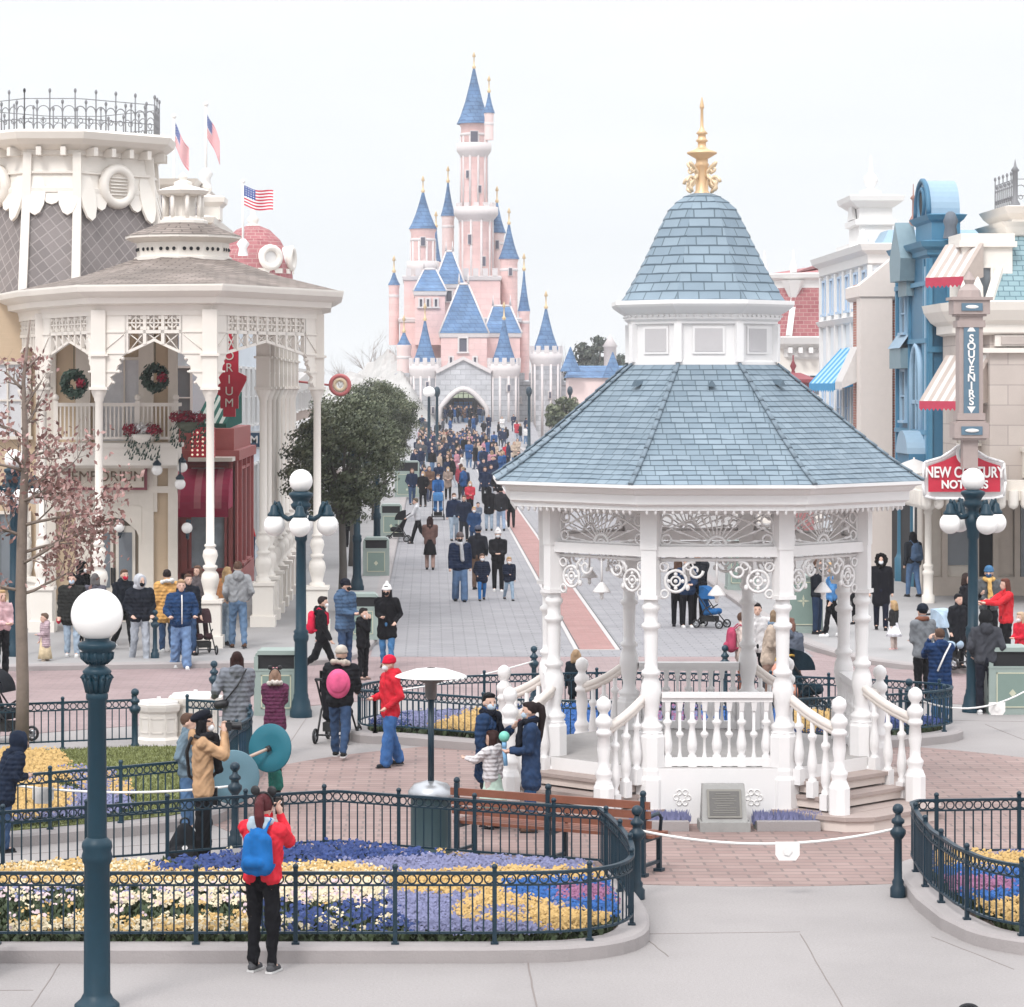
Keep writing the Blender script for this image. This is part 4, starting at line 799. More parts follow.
# red domed roof beyond the porch
RD = thing('domed_building', 'building with a red scale covered dome and white round dormers behind the cream porch roof', 'building', (0, 0, 0)); dc = (-6.1, 100.0)
mb = MB(); prof = [(1.4, 9.0), (1.36, 9.5), (1.22, 10.0), (.95, 10.5), (.58, 10.85), (.2, 11.0)]
for a, b in zip(prof, prof[1:]): quadroof(mb, [(dc[0] + a[0] * math.cos(i * .393 + .2), dc[1] + a[0] * math.sin(i * .393 + .2), a[1]) for i in range(16)], [(dc[0] + b[0] * math.cos(i * .393 + .2), dc[1] + b[0] * math.sin(i * .393 + .2), b[1]) for i in range(16)])
mb.build('dome', REDSL, RD)
mb = MB(); mb.lathe([(1.4, 7.5), (1.4, 8.7), (1.55, 8.8), (1.65, 9.0), (1.4, 9.05)], dc[0], dc[1], 0, 16, False); mb.build('drum', CREAM, RD); mb = MB(); mb.lathe([(.24, 10.98), (.15, 11.08), (.22, 11.2), (.1, 11.35), (.02, 11.7)], dc[0], dc[1], 0, 10); mb.build('finial', CREAM, RD)
for a in (-60, -10): 
    mb = MB(); c = Vector((dc[0] + 1.2 * math.cos(R(a)), dc[1] + 1.2 * math.sin(R(a)), 9.85)); u = Vector((-math.sin(R(a)), math.cos(R(a)), 0)); n3 = Vector((math.cos(R(a)), math.sin(R(a)), 0)); mb.ring(c + n3 * .15, u, Zv, .34, .12, 16, 6); mb.slab([(.4 * math.cos(t * .4), .4 * math.sin(t * .4)) for t in range(16)], c - n3 * .3, u, Zv, .42, m=1); mb.box((c.x, c.y, c.z - .45), (.3, .9, .16), R(a)); mb.build('dormer', [CREAM, PALE], RD)
# ------ flags
FR, FW_, FBL = M('flag_red', (.52, .03, .06), rough=.7), M('flag_white', (.72, .70, .70), rough=.7), M('flag_blue', (.03, .07, .25), rough=.7)
def flag(label, x, y, ztop, zbase, w_, h, droop, seed):
    t = thing('flag', label, 'flag', (x, y, 0), group='flags on the roofs'); mb = MB(); mb.tube([(0, 0, zbase), (0, 0, ztop)], .035, 6); mb.ell((0, 0, ztop + .05), .07, 8, 6); mb.lathe([(.16, zbase - .02), (.12, zbase + .2), (.2, zbase + .35), (.08, zbase + .5)], n=8); mb.build('flagpole', PALE, t)
    mb = MB(); nu, nv = 24, 26; r = random.Random(seed)
    def pt(i, j):
        s = i / nu; v = j / nv; return (s * w_ * math.cos(droop) + (1 - v) * .0, .12 * math.sin(s * 7 + seed + v) * s, ztop - .1 - v * h - s * w_ * math.sin(droop) + .05 * math.sin(s * 6 + seed))
    V = [pt(i, j) for i in range(nu + 1) for j in range(nv + 1)]
    for i in range(nu):
        for j in range(nv):
            cant = i < nu * .4 and j < 14; m_ = 2 if cant else ((j // 2) % 2)
            if cant and i % 2 == 0 and j % 3 == 1: m_ = 1
            mb.f.append([i * (nv + 1) + j, (i + 1) * (nv + 1) + j, (i + 1) * (nv + 1) + j + 1, i * (nv + 1) + j + 1]); mb.mi.append([0, 1, 2][m_]); mb.sm.append(True)
    mb.v = V; o = mb.build('flag_cloth', [FR, FW_, FBL], t, fix=False); return t
flag('stars and stripes flag hanging low on the leftmost roof pole, behind the grey mansard tower', *at(174, 118, 79)[:2], at(174, 118, 79).z, 10.5, .85, .62, R(62), 1)
flag('stars and stripes flag on the tallest roof pole, hanging almost straight down', *at(206, 106, 79)[:2], at(206, 106, 79).z, 10.9, .95, .62, R(66), 4)
flag('stars and stripes flag blown out to the side on the pole before the red dome', *at(243, 183, 90)[:2], at(243, 183, 90).z, at(243, 255, 90).z, .95, .62, R(10), 2)
# ================================================================== right side of the square
def letters_down(parent, s_, x, y, z, size, step, mat):
    for k, ch in enumerate(s_):
        o = text('letter', ch, size, mat, parent, .012, .006); o.location = (x, y, z - k * step); o.rotation_euler = (R(90), 0, 0)
def awning(parent, o, u, w_, out_, drop, mats, n=10, val=.16, name='awning'):
    """striped sloping awning hung at o (middle of its top edge), u to the viewer's right"""
    o = Vector(o); u = Vector(u).normalized(); nn = u.cross(Zv); mb = MB()
    for k in range(n):
        a, b = o + u * (-w_ / 2 + w_ * k / n), o + u * (-w_ / 2 + w_ * (k + 1) / n); f = nn * out_ - Zv * drop; m = k % 2
        mb.add([tuple(a), tuple(b), tuple(b + f), tuple(a + f)], [(0, 1, 2, 3)], m=m); mb.add([tuple(a + f), tuple(b + f), tuple(b + f - Zv * val), tuple((a + b) / 2 + f - Zv * val * 1.35), tuple(a + f - Zv * val)], [(0, 1, 2, 3, 4)], m=2)
    for s in (-1, 1): a = o + u * (s * w_ / 2); mb.add([tuple(a), tuple(a + nn * out_ - Zv * drop), tuple(a + nn * out_ - Zv * (drop + val)), tuple(a - Zv * drop)], [(0, 1, 2, 3)], m=0)
    return mb.build(name, mats, parent, fix=False)
GREIGE = BR('greige_stone', (.47, .41, .375), (.50, .44, .40), (.36, .31, .29), 1.1, .5, .03, coord='wall', bump=.25, var=.08); TAUPE = M('taupe_wood', (.36, .29, .27), rough=.55, var=.1)
AW = M('ivory_canvas', (.44, .37, .33), rough=.8); AW2 = M('white_canvas', (.60, .57, .55), rough=.8); AWR = M('crimson_valance', (.46, .05, .09), rough=.8); AWB = M('blue_canvas', (.055, .28, .52), rough=.8); AWB2 = M('light_blue_canvas', (.35, .55, .70), rough=.8)
TSL = BR('teal_slate', (.20, .30, .33), (.25, .36, .39), (.1, .17, .2), .28, .16, .1, coord='uv', bump=.4, var=.1)
N = thing('corner_shop', 'greige stone corner shop with striped awnings and a porch at the right edge', 'building', (0, 0, 0))
mb = MB(); mb.b2(13.9, 24, 72, 76.6, 3.1, 7.4); mb.b2(13.3, 13.95, 73.2, 75.2, 3.1, 7.3); mb.build('wall', GREIGE, N)
mb = MB(); moulding(mb, [(13.25, 72.9), (13.75, 71.9), (24, 71.9), (24, 76.6), (14.5, 76.6), (14.4, 75.2), (13.25, 75.1)], [(0, 6.75), (.12, 6.8), (.12, 7.0), (.25, 7.1), (.4, 7.35), (.45, 7.55), (0, 7.6)]); mb.b2(13.7, 24, 71.85, 72.02, 6.3, 6.42); mb.b2(14.0, 15.6, 71.86, 72.01, 6.46, 6.74); mb.build('cornice', CREAM, N)
mb = MB(); mb.b2(14.15, 15.4, 71.82, 71.87, 6.5, 6.7); mb.build('frieze_panel', GREIGE, N)
mb = MB(); quadroof(mb, [(13.9, 72.2, 7.58), (24, 72.2, 7.58), (24, 76.6, 7.58), (13.9, 76.6, 7.58)], [(14.7, 73.4, 9.3), (24, 73.4, 9.3), (24, 76.4, 9.3), (14.7, 76.4, 9.3)]); mb.build('mansard_roof', TSL, N)
mb = MB(); moulding(mb, [(14.7, 73.4), (24, 73.4), (24, 76.4), (14.7, 76.4)], [(-.1, 9.2), (.1, 9.3), (.2, 9.5), (.3, 9.62), (-.5, 9.66)]); mb.tube([(13.95, 72.25, 7.6), (14.7, 73.4, 9.3)], .14, 4, sm=False); mb.build('roof_edging', CREAM, N)
mb = MB(); mb.b2(14.75, 24, 73.5, 76.4, 9.6, 10.0); moulding(mb, [(14.75, 73.5), (24, 73.5), (24, 76.4), (14.75, 76.4)], [(0, 9.7), (.15, 9.85), (.25, 10.02), (0, 10.06)]); up = mb.build('attic', CREAM, N); cresting(up, [(14.85, 76.2), (14.85, 73.6), (24, 73.6)], 10.03, .85, .26)
mb = MB(); mb.lathe([(.13, 10.0), (.13, 10.1), (.07, 10.2), (.07, 10.9), (.11, 10.95), (.04, 11.05), (.0, 11.25)], 14.85, 73.6, 0, 8); mb.build('cresting_post', IRON, up)
# dormer with red edged awning
mb = MB(); mb.b2(13.35, 14.6, 72.7, 74.5, 7.55, 9.0); mb.b2(13.25, 14.7, 72.6, 74.5, 8.96, 9.1); mb.b2(13.3, 14.65, 72.64, 74.4, 9.1, 9.3); mb.lathe([(.2, 9.3), (.15, 9.6), (.2, 9.75), (.12, 9.95), (.06, 10.0)], 13.5, 75.2, 0, 10, m=1); mb.build('dormer', [CREAM, M('dark_urn', (.12, .14, .17), rough=.6)], N)
awning(N, (13.45, 73.0, 9.05), (.62, -.78, 0), 1.25, .75, .85, [AW, AW2, AWR], 9, .2); window(N, (13.85, 72.68, 7.62), (1, 0, 0), .45, .85, CREAM, GLASS)
mb = MB()
for x in (13.3, 13.6, 15.3): mb.lathe([(.1, 7.55), (.14, 7.7), (.13, 7.95), (.04, 8.15), (.0, 8.2)], x, 72.0, 0, 8)
mb.build('roof_urn', CREAM, N)
awning(N, (13.55, 72.95, 6.25), (.62, -.78, 0), 1.5, 1.0, 1.15, [AW, AW2, AWR], 11, .18); awning(N, (15.75, 71.98, 6.1), (.75, -.66, 0), 1.1, .7, .8, [AW, AW2, AWR], 8, .18)
window(N, (13.62, 73.17, 4.0), (1, 0, 0), .5, 1.4, CREAM, GLASS, (2, 2)); window(N, (15.6, 71.97, 3.9), (1, 0, 0), .8, 1.5, CREAM, GLASS, (2, 2))
mb = MB(); mb.b2(14.7, 16.6, 71.4, 72.02, 3.2, 3.85); mb.b2(14.65, 16.6, 71.35, 72.02, 3.85, 3.95); mb.build('window_box', CREAM, N)
# ground floor of the shop
mb = MB(); mb.b2(12.6, 24, 74.2, 75, .1, 3.2, m=0)
for x in (12.65, 13.15, 13.95, 14.45, 15.0, 15.9): mb.b2(x - .07, x + .07, 74.05, 74.22, .1, 3.0, m=1)
mb.b2(12.6, 24, 74.05, 74.2, 2.7, 3.0, m=1); mb.b2(12.6, 24, 74.06, 74.2, .1, .6, m=1); mb.b2(13.2, 13.8, 74.12, 74.22, .9, 2.5, m=2); mb.b2(14.02, 14.4, 74.12, 74.22, .6, 2.6, m=3); mb.b2(15.1, 15.8, 74.12, 74.22, .6, 2.6, m=2); mb.b2(14.52, 14.9, 74.13, 74.2, .65, 2.55, m=1)
mb.build('shop_front', [BEIGE, M('shop_taupe', (.50, .43, .37), rough=.55), GLASS, DARK], N)
# porch with sign
def porch_post(x, y, parent, mat=CREAM, teal=False):
    mb = MB(); mb.lathe([(.16, .1), (.16, .3), (.12, .34), (.12, .8), (.14, .84), (.14, .9), (.1, .94), (.13, 1.02), (.13, 1.06), (.085, 1.1), (.08, 2.3), (.12, 2.35), (.09, 2.4), (.16, 2.46), (.17, 2.56), (.12, 2.66), (.08, 2.7), (.12, 2.78), (.12, 2.84)], x, y, 0, 14); return mb.build('porch_post', mat, parent)
porch_post(12.3, 71.6, N); porch_post(16.5, 71.6, N)
mb = MB(); mb.b2(11.9, 24, 69.9, 74.2, 2.95, 3.15, m=0); mb.b2(11.9, 24, 69.85, 69.95, 2.72, 3.2, m=1)
for k in range(40): x = 11.95 + k * .3; mb.lathe([(.0, 2.5), (.1, 2.55), (.13, 2.62), (.13, 2.95)], x, 69.85, 0, 8, m=0)
for k in range(14): mb.lathe([(.0, 2.5), (.1, 2.55), (.13, 2.62), (.13, 2.95)], 11.9, 70.1 + k * .3, 0, 8, m=0)
mb.build('porch_canopy', [CREAM, BEIGE], N)
sgn = thing('shop_sign', 'crimson shop sign with a white border and oval medallion above the right porch', 'sign', (12.8, 69.55, 2.84))
mb = MB(); hw = .95
out1 = [(-hw, 0), (-.7, -.06), (.7, -.06), (hw, 0), (hw + .04, .35), (hw, .8), (hw - .12, .84), (.55, .92), (.3, 1.08), (.15, 1.2), (-.15, 1.2), (-.3, 1.08), (-.55, .92), (-hw + .12, .84), (-hw, .8), (-hw - .04, .35)]
mb.slab(out1, (0, .05, 0), (1, 0, 0), (0, 0, 1), -.10); 
for a, b in zip(out1, out1[1:] + out1[:1]): mb.tube([(a[0], -.05, a[1]), (b[0], -.05, b[1])], .035, 6)
mb.build('sign_board', WHITE, sgn)
mb = MB(); mb.slab([(-.86, .1), (.86, .1), (.86, .72), (.5, .84), (.2, .98), (-.2, .98), (-.5, .84), (-.86, .72)], (0, -.08, 0), (1, 0, 0), (0, 0, 1), -.02); mb.build('sign_face', M('sign_crimson', (.50, .018, .045), rough=.45), sgn)
SW = M('sign_white', (.80, .77, .75), rough=.5)
for s_, z, sz, sx in (('NEW CENTURY', .56, .36, .74), ('NOTIONS', .27, .27, .92)):
    o = text('lettering', s_, sz, SW, sgn, .015, .008, sx); o.location = (0, -.12, z); o.rotation_euler = (R(90), 0, 0)
mb = MB(); mb.X = Matrix.Translation((0, -.12, 1.02)); mb.slab([(.2 * math.cos(t * .3), .26 * math.sin(t * .3)) for t in range(21)], (0, 0, 0), (1, 0, 0), (0, 0, 1), -.05, m=0); mb.slab([(.14 * math.cos(t * .3), .2 * math.sin(t * .3)) for t in range(21)], (0, -.05, 0), (1, 0, 0), (0, 0, 1), -.02, m=1); mb.ell((0, -.08, .05), (.05, .02, .06), 8, 6, m=2); mb.ell((0, -.08, -.08), (.09, .02, .09), 8, 6, m=2); mb.build('medallion', [SW, M('medallion_grey', (.42, .48, .48)), M('medallion_pale', (.58, .60, .58))], sgn)
sv = thing('hanging_sign', 'tall taupe wooden sign spelling souvenirs downwards in white on blue, above the crimson shop sign', 'sign', (12.83, 69.0, 0))
mb = MB()
for z, w_, h in ((4.42, .82, .36), (4.62, .7, .06), (4.22, .7, .06), (7.35, .86, .34), (7.55, .98, .07), (7.16, .72, .06)): mb.box((0, 0, z), (w_, w_ * .8, h))
mb.box((0, 0, 5.9), (.56, .5, 2.6)); mb.lathe([(.3, 7.58), (.26, 7.75), (.1, 7.9), (.14, 8.0), (.03, 8.2)], 0, 0, 0, 8, False)
for z in (4.75, 6.95): mb.box((0, 0, z), (.66, .58, .16))
mb.box((0, 0, 3.9), (.35, .35, .75)); mb.build('sign_case', TAUPE, sv)
mb = MB(); mb.box((0, -.26, 5.88), (.36, .03, 2.15)); mb.box((0, -.34, 4.42), (.5, .03, .2)); mb.box((0, -.36, 7.35), (.5, .03, .18))
for z in (4.42, 7.35): mb.ell((0, -.37, z), (.17, .02, .045), 10, 6, m=1)
for z, s in ((6.83, 1), (4.93, -1)): mb.slab([(-.1, -.06 * s), (.1, -.06 * s), (0, .1 * s)], (0, -.28, z), (1, 0, 0), (0, 0, 1), -.02, m=1)
mb.build('sign_face', [M('sign_slate_blue', (.10, .17, .23), rough=.5), SW], sv)
letters_down(sv, 'SOUVENIRS', 0, -.285, 6.6, .25, .187, SW)
# ------ blue building
BB = thing('street_building', 'tall deep blue house with a barrel topped gable and arched window beside the greige shop', 'building', (0, 0, 0))
BLU = M('deep_blue_paint', (.045, .15, .25), rough=.5, var=.1); BLU2 = M('light_blue_paint', (.28, .42, .55), rough=.5, var=.08); BLU3 = M('grey_blue_lead', (.25, .36, .46), rough=.5, var=.08)
mb = MB(); mb.b2(13.0, 14.0, 75.5, 80.6, 3.1, 9.15); mb.b2(13.6, 20, 77, 81, .1, 8.2); mb.build('wall', BLU, BB)
mb = MB(); pl = [(13.0, 75.5), (14.0, 75.5), (14.0, 80.6), (13.0, 80.6)]; moulding(mb, pl, [(0, 8.85), (.08, 8.9), (.08, 9.02), (.22, 9.1), (.28, 9.24), (0, 9.28)]); mb.b2(13.1, 13.85, 75.75, 78.2, 9.25, 9.95); moulding(mb, [(13.1, 75.75), (13.85, 75.75), (13.85, 78.2), (13.1, 78.2)], [(0, 9.75), (.08, 9.82), (.16, 9.95), (0, 9.98)])
for x in (13.02, 13.5, 13.98): mb.b2(x - .05, x + .05, 75.42, 75.52, 3.2, 8.8)
mb.b2(12.95, 14.0, 75.4, 75.52, 6.35, 6.5)
for y in (75.55, 76.0, 78.4, 80.5): mb.b2(12.92, 13.02, y - .08, y + .08, 3.2, 8.8)
for z in (4.2, 6.6, 8.1): mb.b2(12.9, 13.02, 75.5, 80.6, z, z + .12)
mb.build('cornice', M('mid_blue_paint', (.07, .21, .33), rough=.5, var=.08), BB)
mb = MB(); n = 18; r_ = 1.0; c = (76.95, 9.97); V = []
for x in (13.08, 13.88): V += [(x, c[0] - r_ * math.cos(math.pi * t / n), c[1] + .95 * math.sin(math.pi * t / n)) for t in range(n + 1)]
mb.add(V, [(i, i + 1, n + 2 + i, n + 1 + i) for i in range(n)] + [tuple(range(n + 1)), tuple(range(n + 1, 2 * n + 2))]); bt = mb.build('barrel_gable', BLU3, BB)
mb = MB(); mb.tube([(13.06, c[0] - r_ * 1.0 * math.cos(math.pi * t / n), c[1] + .95 * math.sin(math.pi * t / n)) for t in range(n + 1)], .07, 6); mb.ring((13.05, 76.95, 10.3), (0, 1, 0), (0, 0, 1), .4, .06, 16, 6); mb.slab([(.38 * math.cos(t * .35), .38 * math.sin(t * .35)) for t in range(18)], (13.07, 76.95, 10.3), (0, 1, 0), (0, 0, 1), -.03, m=1); mb.build('gable_trim', [BLU, DARK], bt)
mb = MB(); mb.b2(13.62, 13.86, 75.38, 75.5, 4.2, 6.25); mb.b2(13.62, 13.86, 75.38, 75.5, 6.7, 8.6); mb.b2(12.93, 13.0, 75.7, 75.88, 3.3, 8.6); mb.build('light_panel', BLU2, BB)
mb = MB(); mb.slab([(-.7, 3.4), (.7, 3.4), (.7, 5.6)] + [(.7 * math.cos(t * .314), 5.6 + .95 * math.sin(t * .314)) for t in range(1, 10)] + [(-.7, 5.6)], (12.99, 77.2, 0), (0, 1, 0), (0, 0, 1), -.04, m=1)
mb.tube([(12.95, 76.5, 3.4), (12.95, 76.5, 5.6)] + [(12.95, 77.2 - .7 * math.cos(t * .314), 5.6 + .95 * math.sin(t * .314)) for t in range(1, 10)] + [(12.95, 77.9, 5.6), (12.95, 77.9, 3.4)], .09, 6, m=0); mb.b2(12.92, 12.98, 77.16, 77.24, 3.4, 6.4, m=0); mb.b2(12.92, 12.98, 76.5, 77.9, 5.0, 5.1, m=0)
mb.build('arched_window', [BLU2, M('blue_glass', (.05, .10, .14), rough=.15)], BB)
for k, y in enumerate((79.3,)): window(BB, (12.97, y, 6.9), (0, -1, 0), .8, 1.1, BLU2, GLASS, (1, 2)); window(BB, (12.97, y, 4.5), (0, -1, 0), .8, 1.4, BLU2, GLASS, (1, 2))
mb = MB(); mb.b2(12.72, 13.0, 78.4, 80.3, 5.95, 6.5); mb.add([(12.68, 78.3, 6.5), (13, 78.3, 6.95), (13, 80.4, 6.95), (12.68, 80.4, 6.5)], [(0, 1, 2, 3)], m=1); mb.build('window_hood', [M('grey_green_lead', (.18, .26, .30), rough=.5), BLU3], BB); mb = MB(); mb.b2(12.5, 13.0, 75.7, 77.6, 3.25, 3.7); V = []
for x in (12.45, 13.0): V += [(x, 76.6 - .9 * math.cos(math.pi * t / 12), 3.7 + .6 * math.sin(math.pi * t / 12)) for t in range(13)]
mb.add(V, [(i, i + 1, 14 + i, 13 + i) for i in range(12)] + [tuple(range(13)), tuple(range(13, 26))], m=1); mb.build('oriel', [BLU, BLU3], BB)
mb = MB(); quadroof(mb, [(13.5, 76, 8.15), (20, 76, 8.15), (20, 81, 8.15), (13.5, 81, 8.15)], [(14, 78.2, 9.45), (20, 78.2, 9.45), (20, 78.6, 9.45), (14, 78.6, 9.45)]); mb.build('roof', TSL, BB)
mb = MB(); mb.slab([(-.8, 8.3), (.8, 8.3), (.95, 8.9), (0, 9.9), (-.95, 8.9)], (13.1, 78.6, 0), (0, 1, 0), (0, 0, 1), -.5, m=0); mb.b2(12.8, 13.5, 77.9, 79.3, 7.9, 8.3, m=0); mb.build('dormer', M('grey_green_lead', (.18, .26, .30), rough=.5), BB)
mb = MB(); mb.lathe([(.1, 9.8), (.12, 9.95), (.04, 10.1), (.03, 10.5), (.09, 10.56), (.02, 10.65), (.01, 10.95)], 13.1, 78.6, 0, 8); mb.build('finial', M('rust_finial', (.36, .2, .17)), BB)
mb = MB(); mb.b2(12.9, 14.1, 75.45, 81, .1, 3.15, m=1)
for x, y in ((13.0, 75.4), (13.9, 75.4), (12.95, 77.5), (12.95, 79.6)): mb.lathe([(.2, .1), (.2, .75), (.16, .8), (.13, .9), (.12, 2.6), (.16, 2.7), (.18, 2.85), (.18, 3.1)], x, y, 0, 12, m=0)
mb.b2(12.75, 14.2, 75.2, 81, 2.95, 3.12, m=0); mb.build('shop_front', [M('teal_column', (.035, .13, .20), rough=.45), DARK], BB)
# ------ white building with blue awning, its brick end wall and tower
WB = thing('street_building', 'white house with pale blue windows, bright blue awning and a small square tower', 'building', (0, 0, 0))
mb = MB(); mb.b2(12.3, 20, 82, 84.3, .1, 8.4, m=0); mb.build('wall', BRICKW, WB)
mb = MB(); mb.b2(12.15, 13.05, 81.85, 82.6, .1, 8.3); moulding(mb, [(12.2, 81.9), (20, 81.9), (20, 84.4), (12.2, 84.4)], [(0, 7.9), (.1, 8.0), (.1, 8.3), (.0, 8.35)]); mb.add([(12.1, 81.8, 8.3), (13.1, 81.8, 8.3), (13.75, 81.8, 9.2), (13.2, 81.8, 9.2), (12.1, 82.6, 8.3), (13.1, 82.6, 8.3), (13.75, 82.6, 9.2), (13.2, 82.6, 9.2)], [(0, 1, 2, 3), (4, 7, 6, 5), (0, 4, 5, 1), (1, 5, 6, 2), (3, 2, 6, 7), (0, 3, 7, 4)]); mb.build('corner_pilaster', M('pilaster_cream', (.70, .62, .57), rough=.6, var=.05), WB)
PW = M('blue_white_paint', (.68, .71, .74), rough=.55, var=.05)
mb = MB(); mb.b2(12.85, 14.5, 84.5, 95, .1, 9.2); mb.build('facade', PW, WB)
mb = MB(); pl = [(12.85, 84.5), (14.5, 84.5), (14.5, 95), (12.85, 95)]; moulding(mb, pl, [(0, 9.0), (.1, 9.05), (.12, 9.3), (.3, 9.42), (.36, 9.6), (0, 9.64)]); moulding(mb, pl, [(0, 7.35), (.12, 7.4), (.2, 7.55), (0, 7.6)]); moulding(mb, pl, [(0, 4.1), (.1, 4.15), (.1, 4.3), (0, 4.35)])
for k in range(7): mb.b2(12.75, 12.87, 84.5 + k * 1.74 - .14, 84.5 + k * 1.74 + .14, 3.2, 9.0)
mb.build('cornice', PALE, WB)
for k in range(6):
    y = 85.37 + k * 1.74; window(WB, (12.82, y, 3.9), (0, -1, 0), .8, 1.8, M('sky_blue_frame', (.42, .54, .68), rough=.5), CURT, (1, 2)); window(WB, (12.82, y, 7.75), (0, -1, 0), .7, 1.1, M('sky_blue_frame'), CURT, (1, 1))
for x in (13.3, 14.0): window(WB, (x, 84.46, 7.75), (1, 0, 0), .34, 1.0, M('sky_blue_frame'), PALE)
awning(WB, (12.8, 87.5, 6.65), (0, -1, 0), 5.6, 1.0, 1.1, [AWB, AWB2, AWB], 11, .2); awning(WB, (12.2, 83.4, 6.6), (0, -1, 0), 1.4, .45, 1.0, [AW2, AW2, AW2], 6, .2)
mb = MB(); mb.b2(12.15, 12.85, 84.6, 94.8, 3.2, 3.35); mb.b2(12.15, 12.21, 84.6, 94.8, 4.05, 4.12)
for k in range(60): mb.box((12.18, 84.7 + k * .17, 3.7), (.05, .06, .7))
mb.b2(12.15, 12.85, 84.55, 84.62, 4.05, 4.12)
for k in range(5): mb.box((12.25 + k * .14, 84.58, 3.7), (.05, .05, .7))
mb.build('balcony_railing', PALE, WB)
mb = MB(); pl = [(12.95, 87.5), (13.95, 87.5), (13.95, 89.6), (12.95, 89.6)]; mb.b2(12.95, 13.95, 87.5, 89.6, 9.5, 11.2); moulding(mb, pl, [(0, 9.6), (.35, 9.62), (.35, 9.75), (0, 9.8)]); moulding(mb, pl, [(0, 10.3), (.12, 10.34), (.12, 10.5), (0, 10.52)]); moulding(mb, pl, [(.02, 10.85), (.1, 10.9), (.3, 11.05), (.34, 11.2), (0, 11.24)])
mb.lathe([(.3, 11.2), (.34, 11.4), (.1, 11.5), (.22, 11.7), (.2, 11.85), (.06, 12.0), (.03, 12.5)], 13.45, 88.5, 0, 10)
for s in (-1, 1): mb.lathe([(.14, 9.64), (.18, 9.8), (.1, 10.0), (.03, 10.15)], 13.5 + s * .6, 86.4, 0, 8)
mb.slab([(-.6, 10.52), (.6, 10.52), (0, 11.3)], (12.92, 88.5, 0), (0, 1, 0), (0, 0, 1), -.1); mb.build('tower', PALE, WB)
mb = MB(); quadroof(mb, [(12.9, 84.6, 9.0), (20, 84.6, 9.0), (20, 95, 9.0), (12.9, 95, 9.0)], [(13.6, 86, 10.1), (20, 86, 10.1), (20, 94, 10.1), (13.6, 94, 10.1)]); mb.build('roof', BLU3, WB)
# ------ red mansard building
RM = thing('street_building', 'cream house with a rose red mansard roof and white ribs on the right', 'building', (0, 0, 0))
mb = MB(); mb.b2(13.1, 24, 113, 128, .1, 7.0); mb.build('wall', CREAM, RM)
pl = [(13.1, 114.5), (14.4, 113), (24, 113), (24, 128), (13.1, 128)]
mb = MB(); moulding(mb, pl, [(0, 6.5), (.15, 6.6), (.15, 6.9), (.5, 7.1), (.6, 7.35), (0, 7.4)]); moulding(mb, offset(pl, -.6), [(.1, 9.3), (.15, 9.6), (.35, 9.7), (.4, 9.85), (0, 9.9)])
for i in range(24): mb.box((14.4 + i * .4, 112.7, 6.85), (.16, .5, .22))
mb.build('cornice', PALE, RM)
mb = MB(); quadroof(mb, [(x, y, 7.4) for x, y in pl], [(x, y, 9.5) for x, y in offset(pl, -.55)]); quadroof(mb, [(x, y, 9.86) for x, y in offset(pl, -.5)], [(x, y, 10.5) for x, y in offset(pl, -4.2)]); mb.prism(offset(pl, -4.1), 10.2, 10.45); mb.build('mansard_roof', REDSL, RM)
mb = MB()
for (x, y), (x2, y2) in zip(pl, offset(pl, -.55)): mb.tube([(x, y, 7.4), (x2, y2, 8.9)], .16, 4, sm=False); mb.tube([(x2, y2, 8.9), (x2, y2, 9.6)], [.16, .5], 6, sm=False); mb.lathe([(.12, 9.9), (.16, 10.1), (.06, 10.4), (.03, 10.8)], x2, y2, 0, 8)
mb.build('roof_rib', PALE, RM)
mb = MB(); mb.box((13.35, 114.6, 8.3), (.9, .9, 1.6), R(-49)); mb.prism([(12.7, 114.5), (13.5, 113.7), (14.2, 114.5), (13.4, 115.3)], 9.1, 9.5, inset=.6); mb.build('dormer', PALE, RM)
for k in range(4): window(RM, (15.2 + k * 2.1, 112.97, 4.3), (1, 0, 0), 1.0, 1.6, PALE, GLASS, (2, 2))
window(RM, (13.7, 113.7, 4.3), (.656, -.755, 0), 1.0, 1.6, PALE, GLASS, (2, 2))
RM.location = (-.42, 0, 0)
# red striped market awnings in front of it
t = thing('bandstand_kiosk', 'dark red kiosk roof with a finial in front of the red mansard house', 'kiosk', (13.4, 107, 0)); mb = MB(); mb.box((0, 0, 5.65), (1.8, 1.6, .12)); mb.prism([(-.8, -.7), (.8, -.7), (.8, .7), (-.8, .7)], 5.71, 5.95, inset=.7); mb.lathe([(.1, 5.9), (.05, 6.05), (.12, 6.2), (.03, 6.4), (.03, 6.6)], 0, 0, 0, 8); mb.build('roof', M('kiosk_red', (.24, .06, .07)), t); mb = MB(); mb.b2(-.7, .7, -.6, .6, .1, 5.6); mb.build('body', M('kiosk_plum', (.30, .13, .13)), t)
awning(t, (-1.6, -.9, 6.3), (1, 0, 0), 1.6, 1.0, 1.0, [AWR, AW2, AWR], 5)
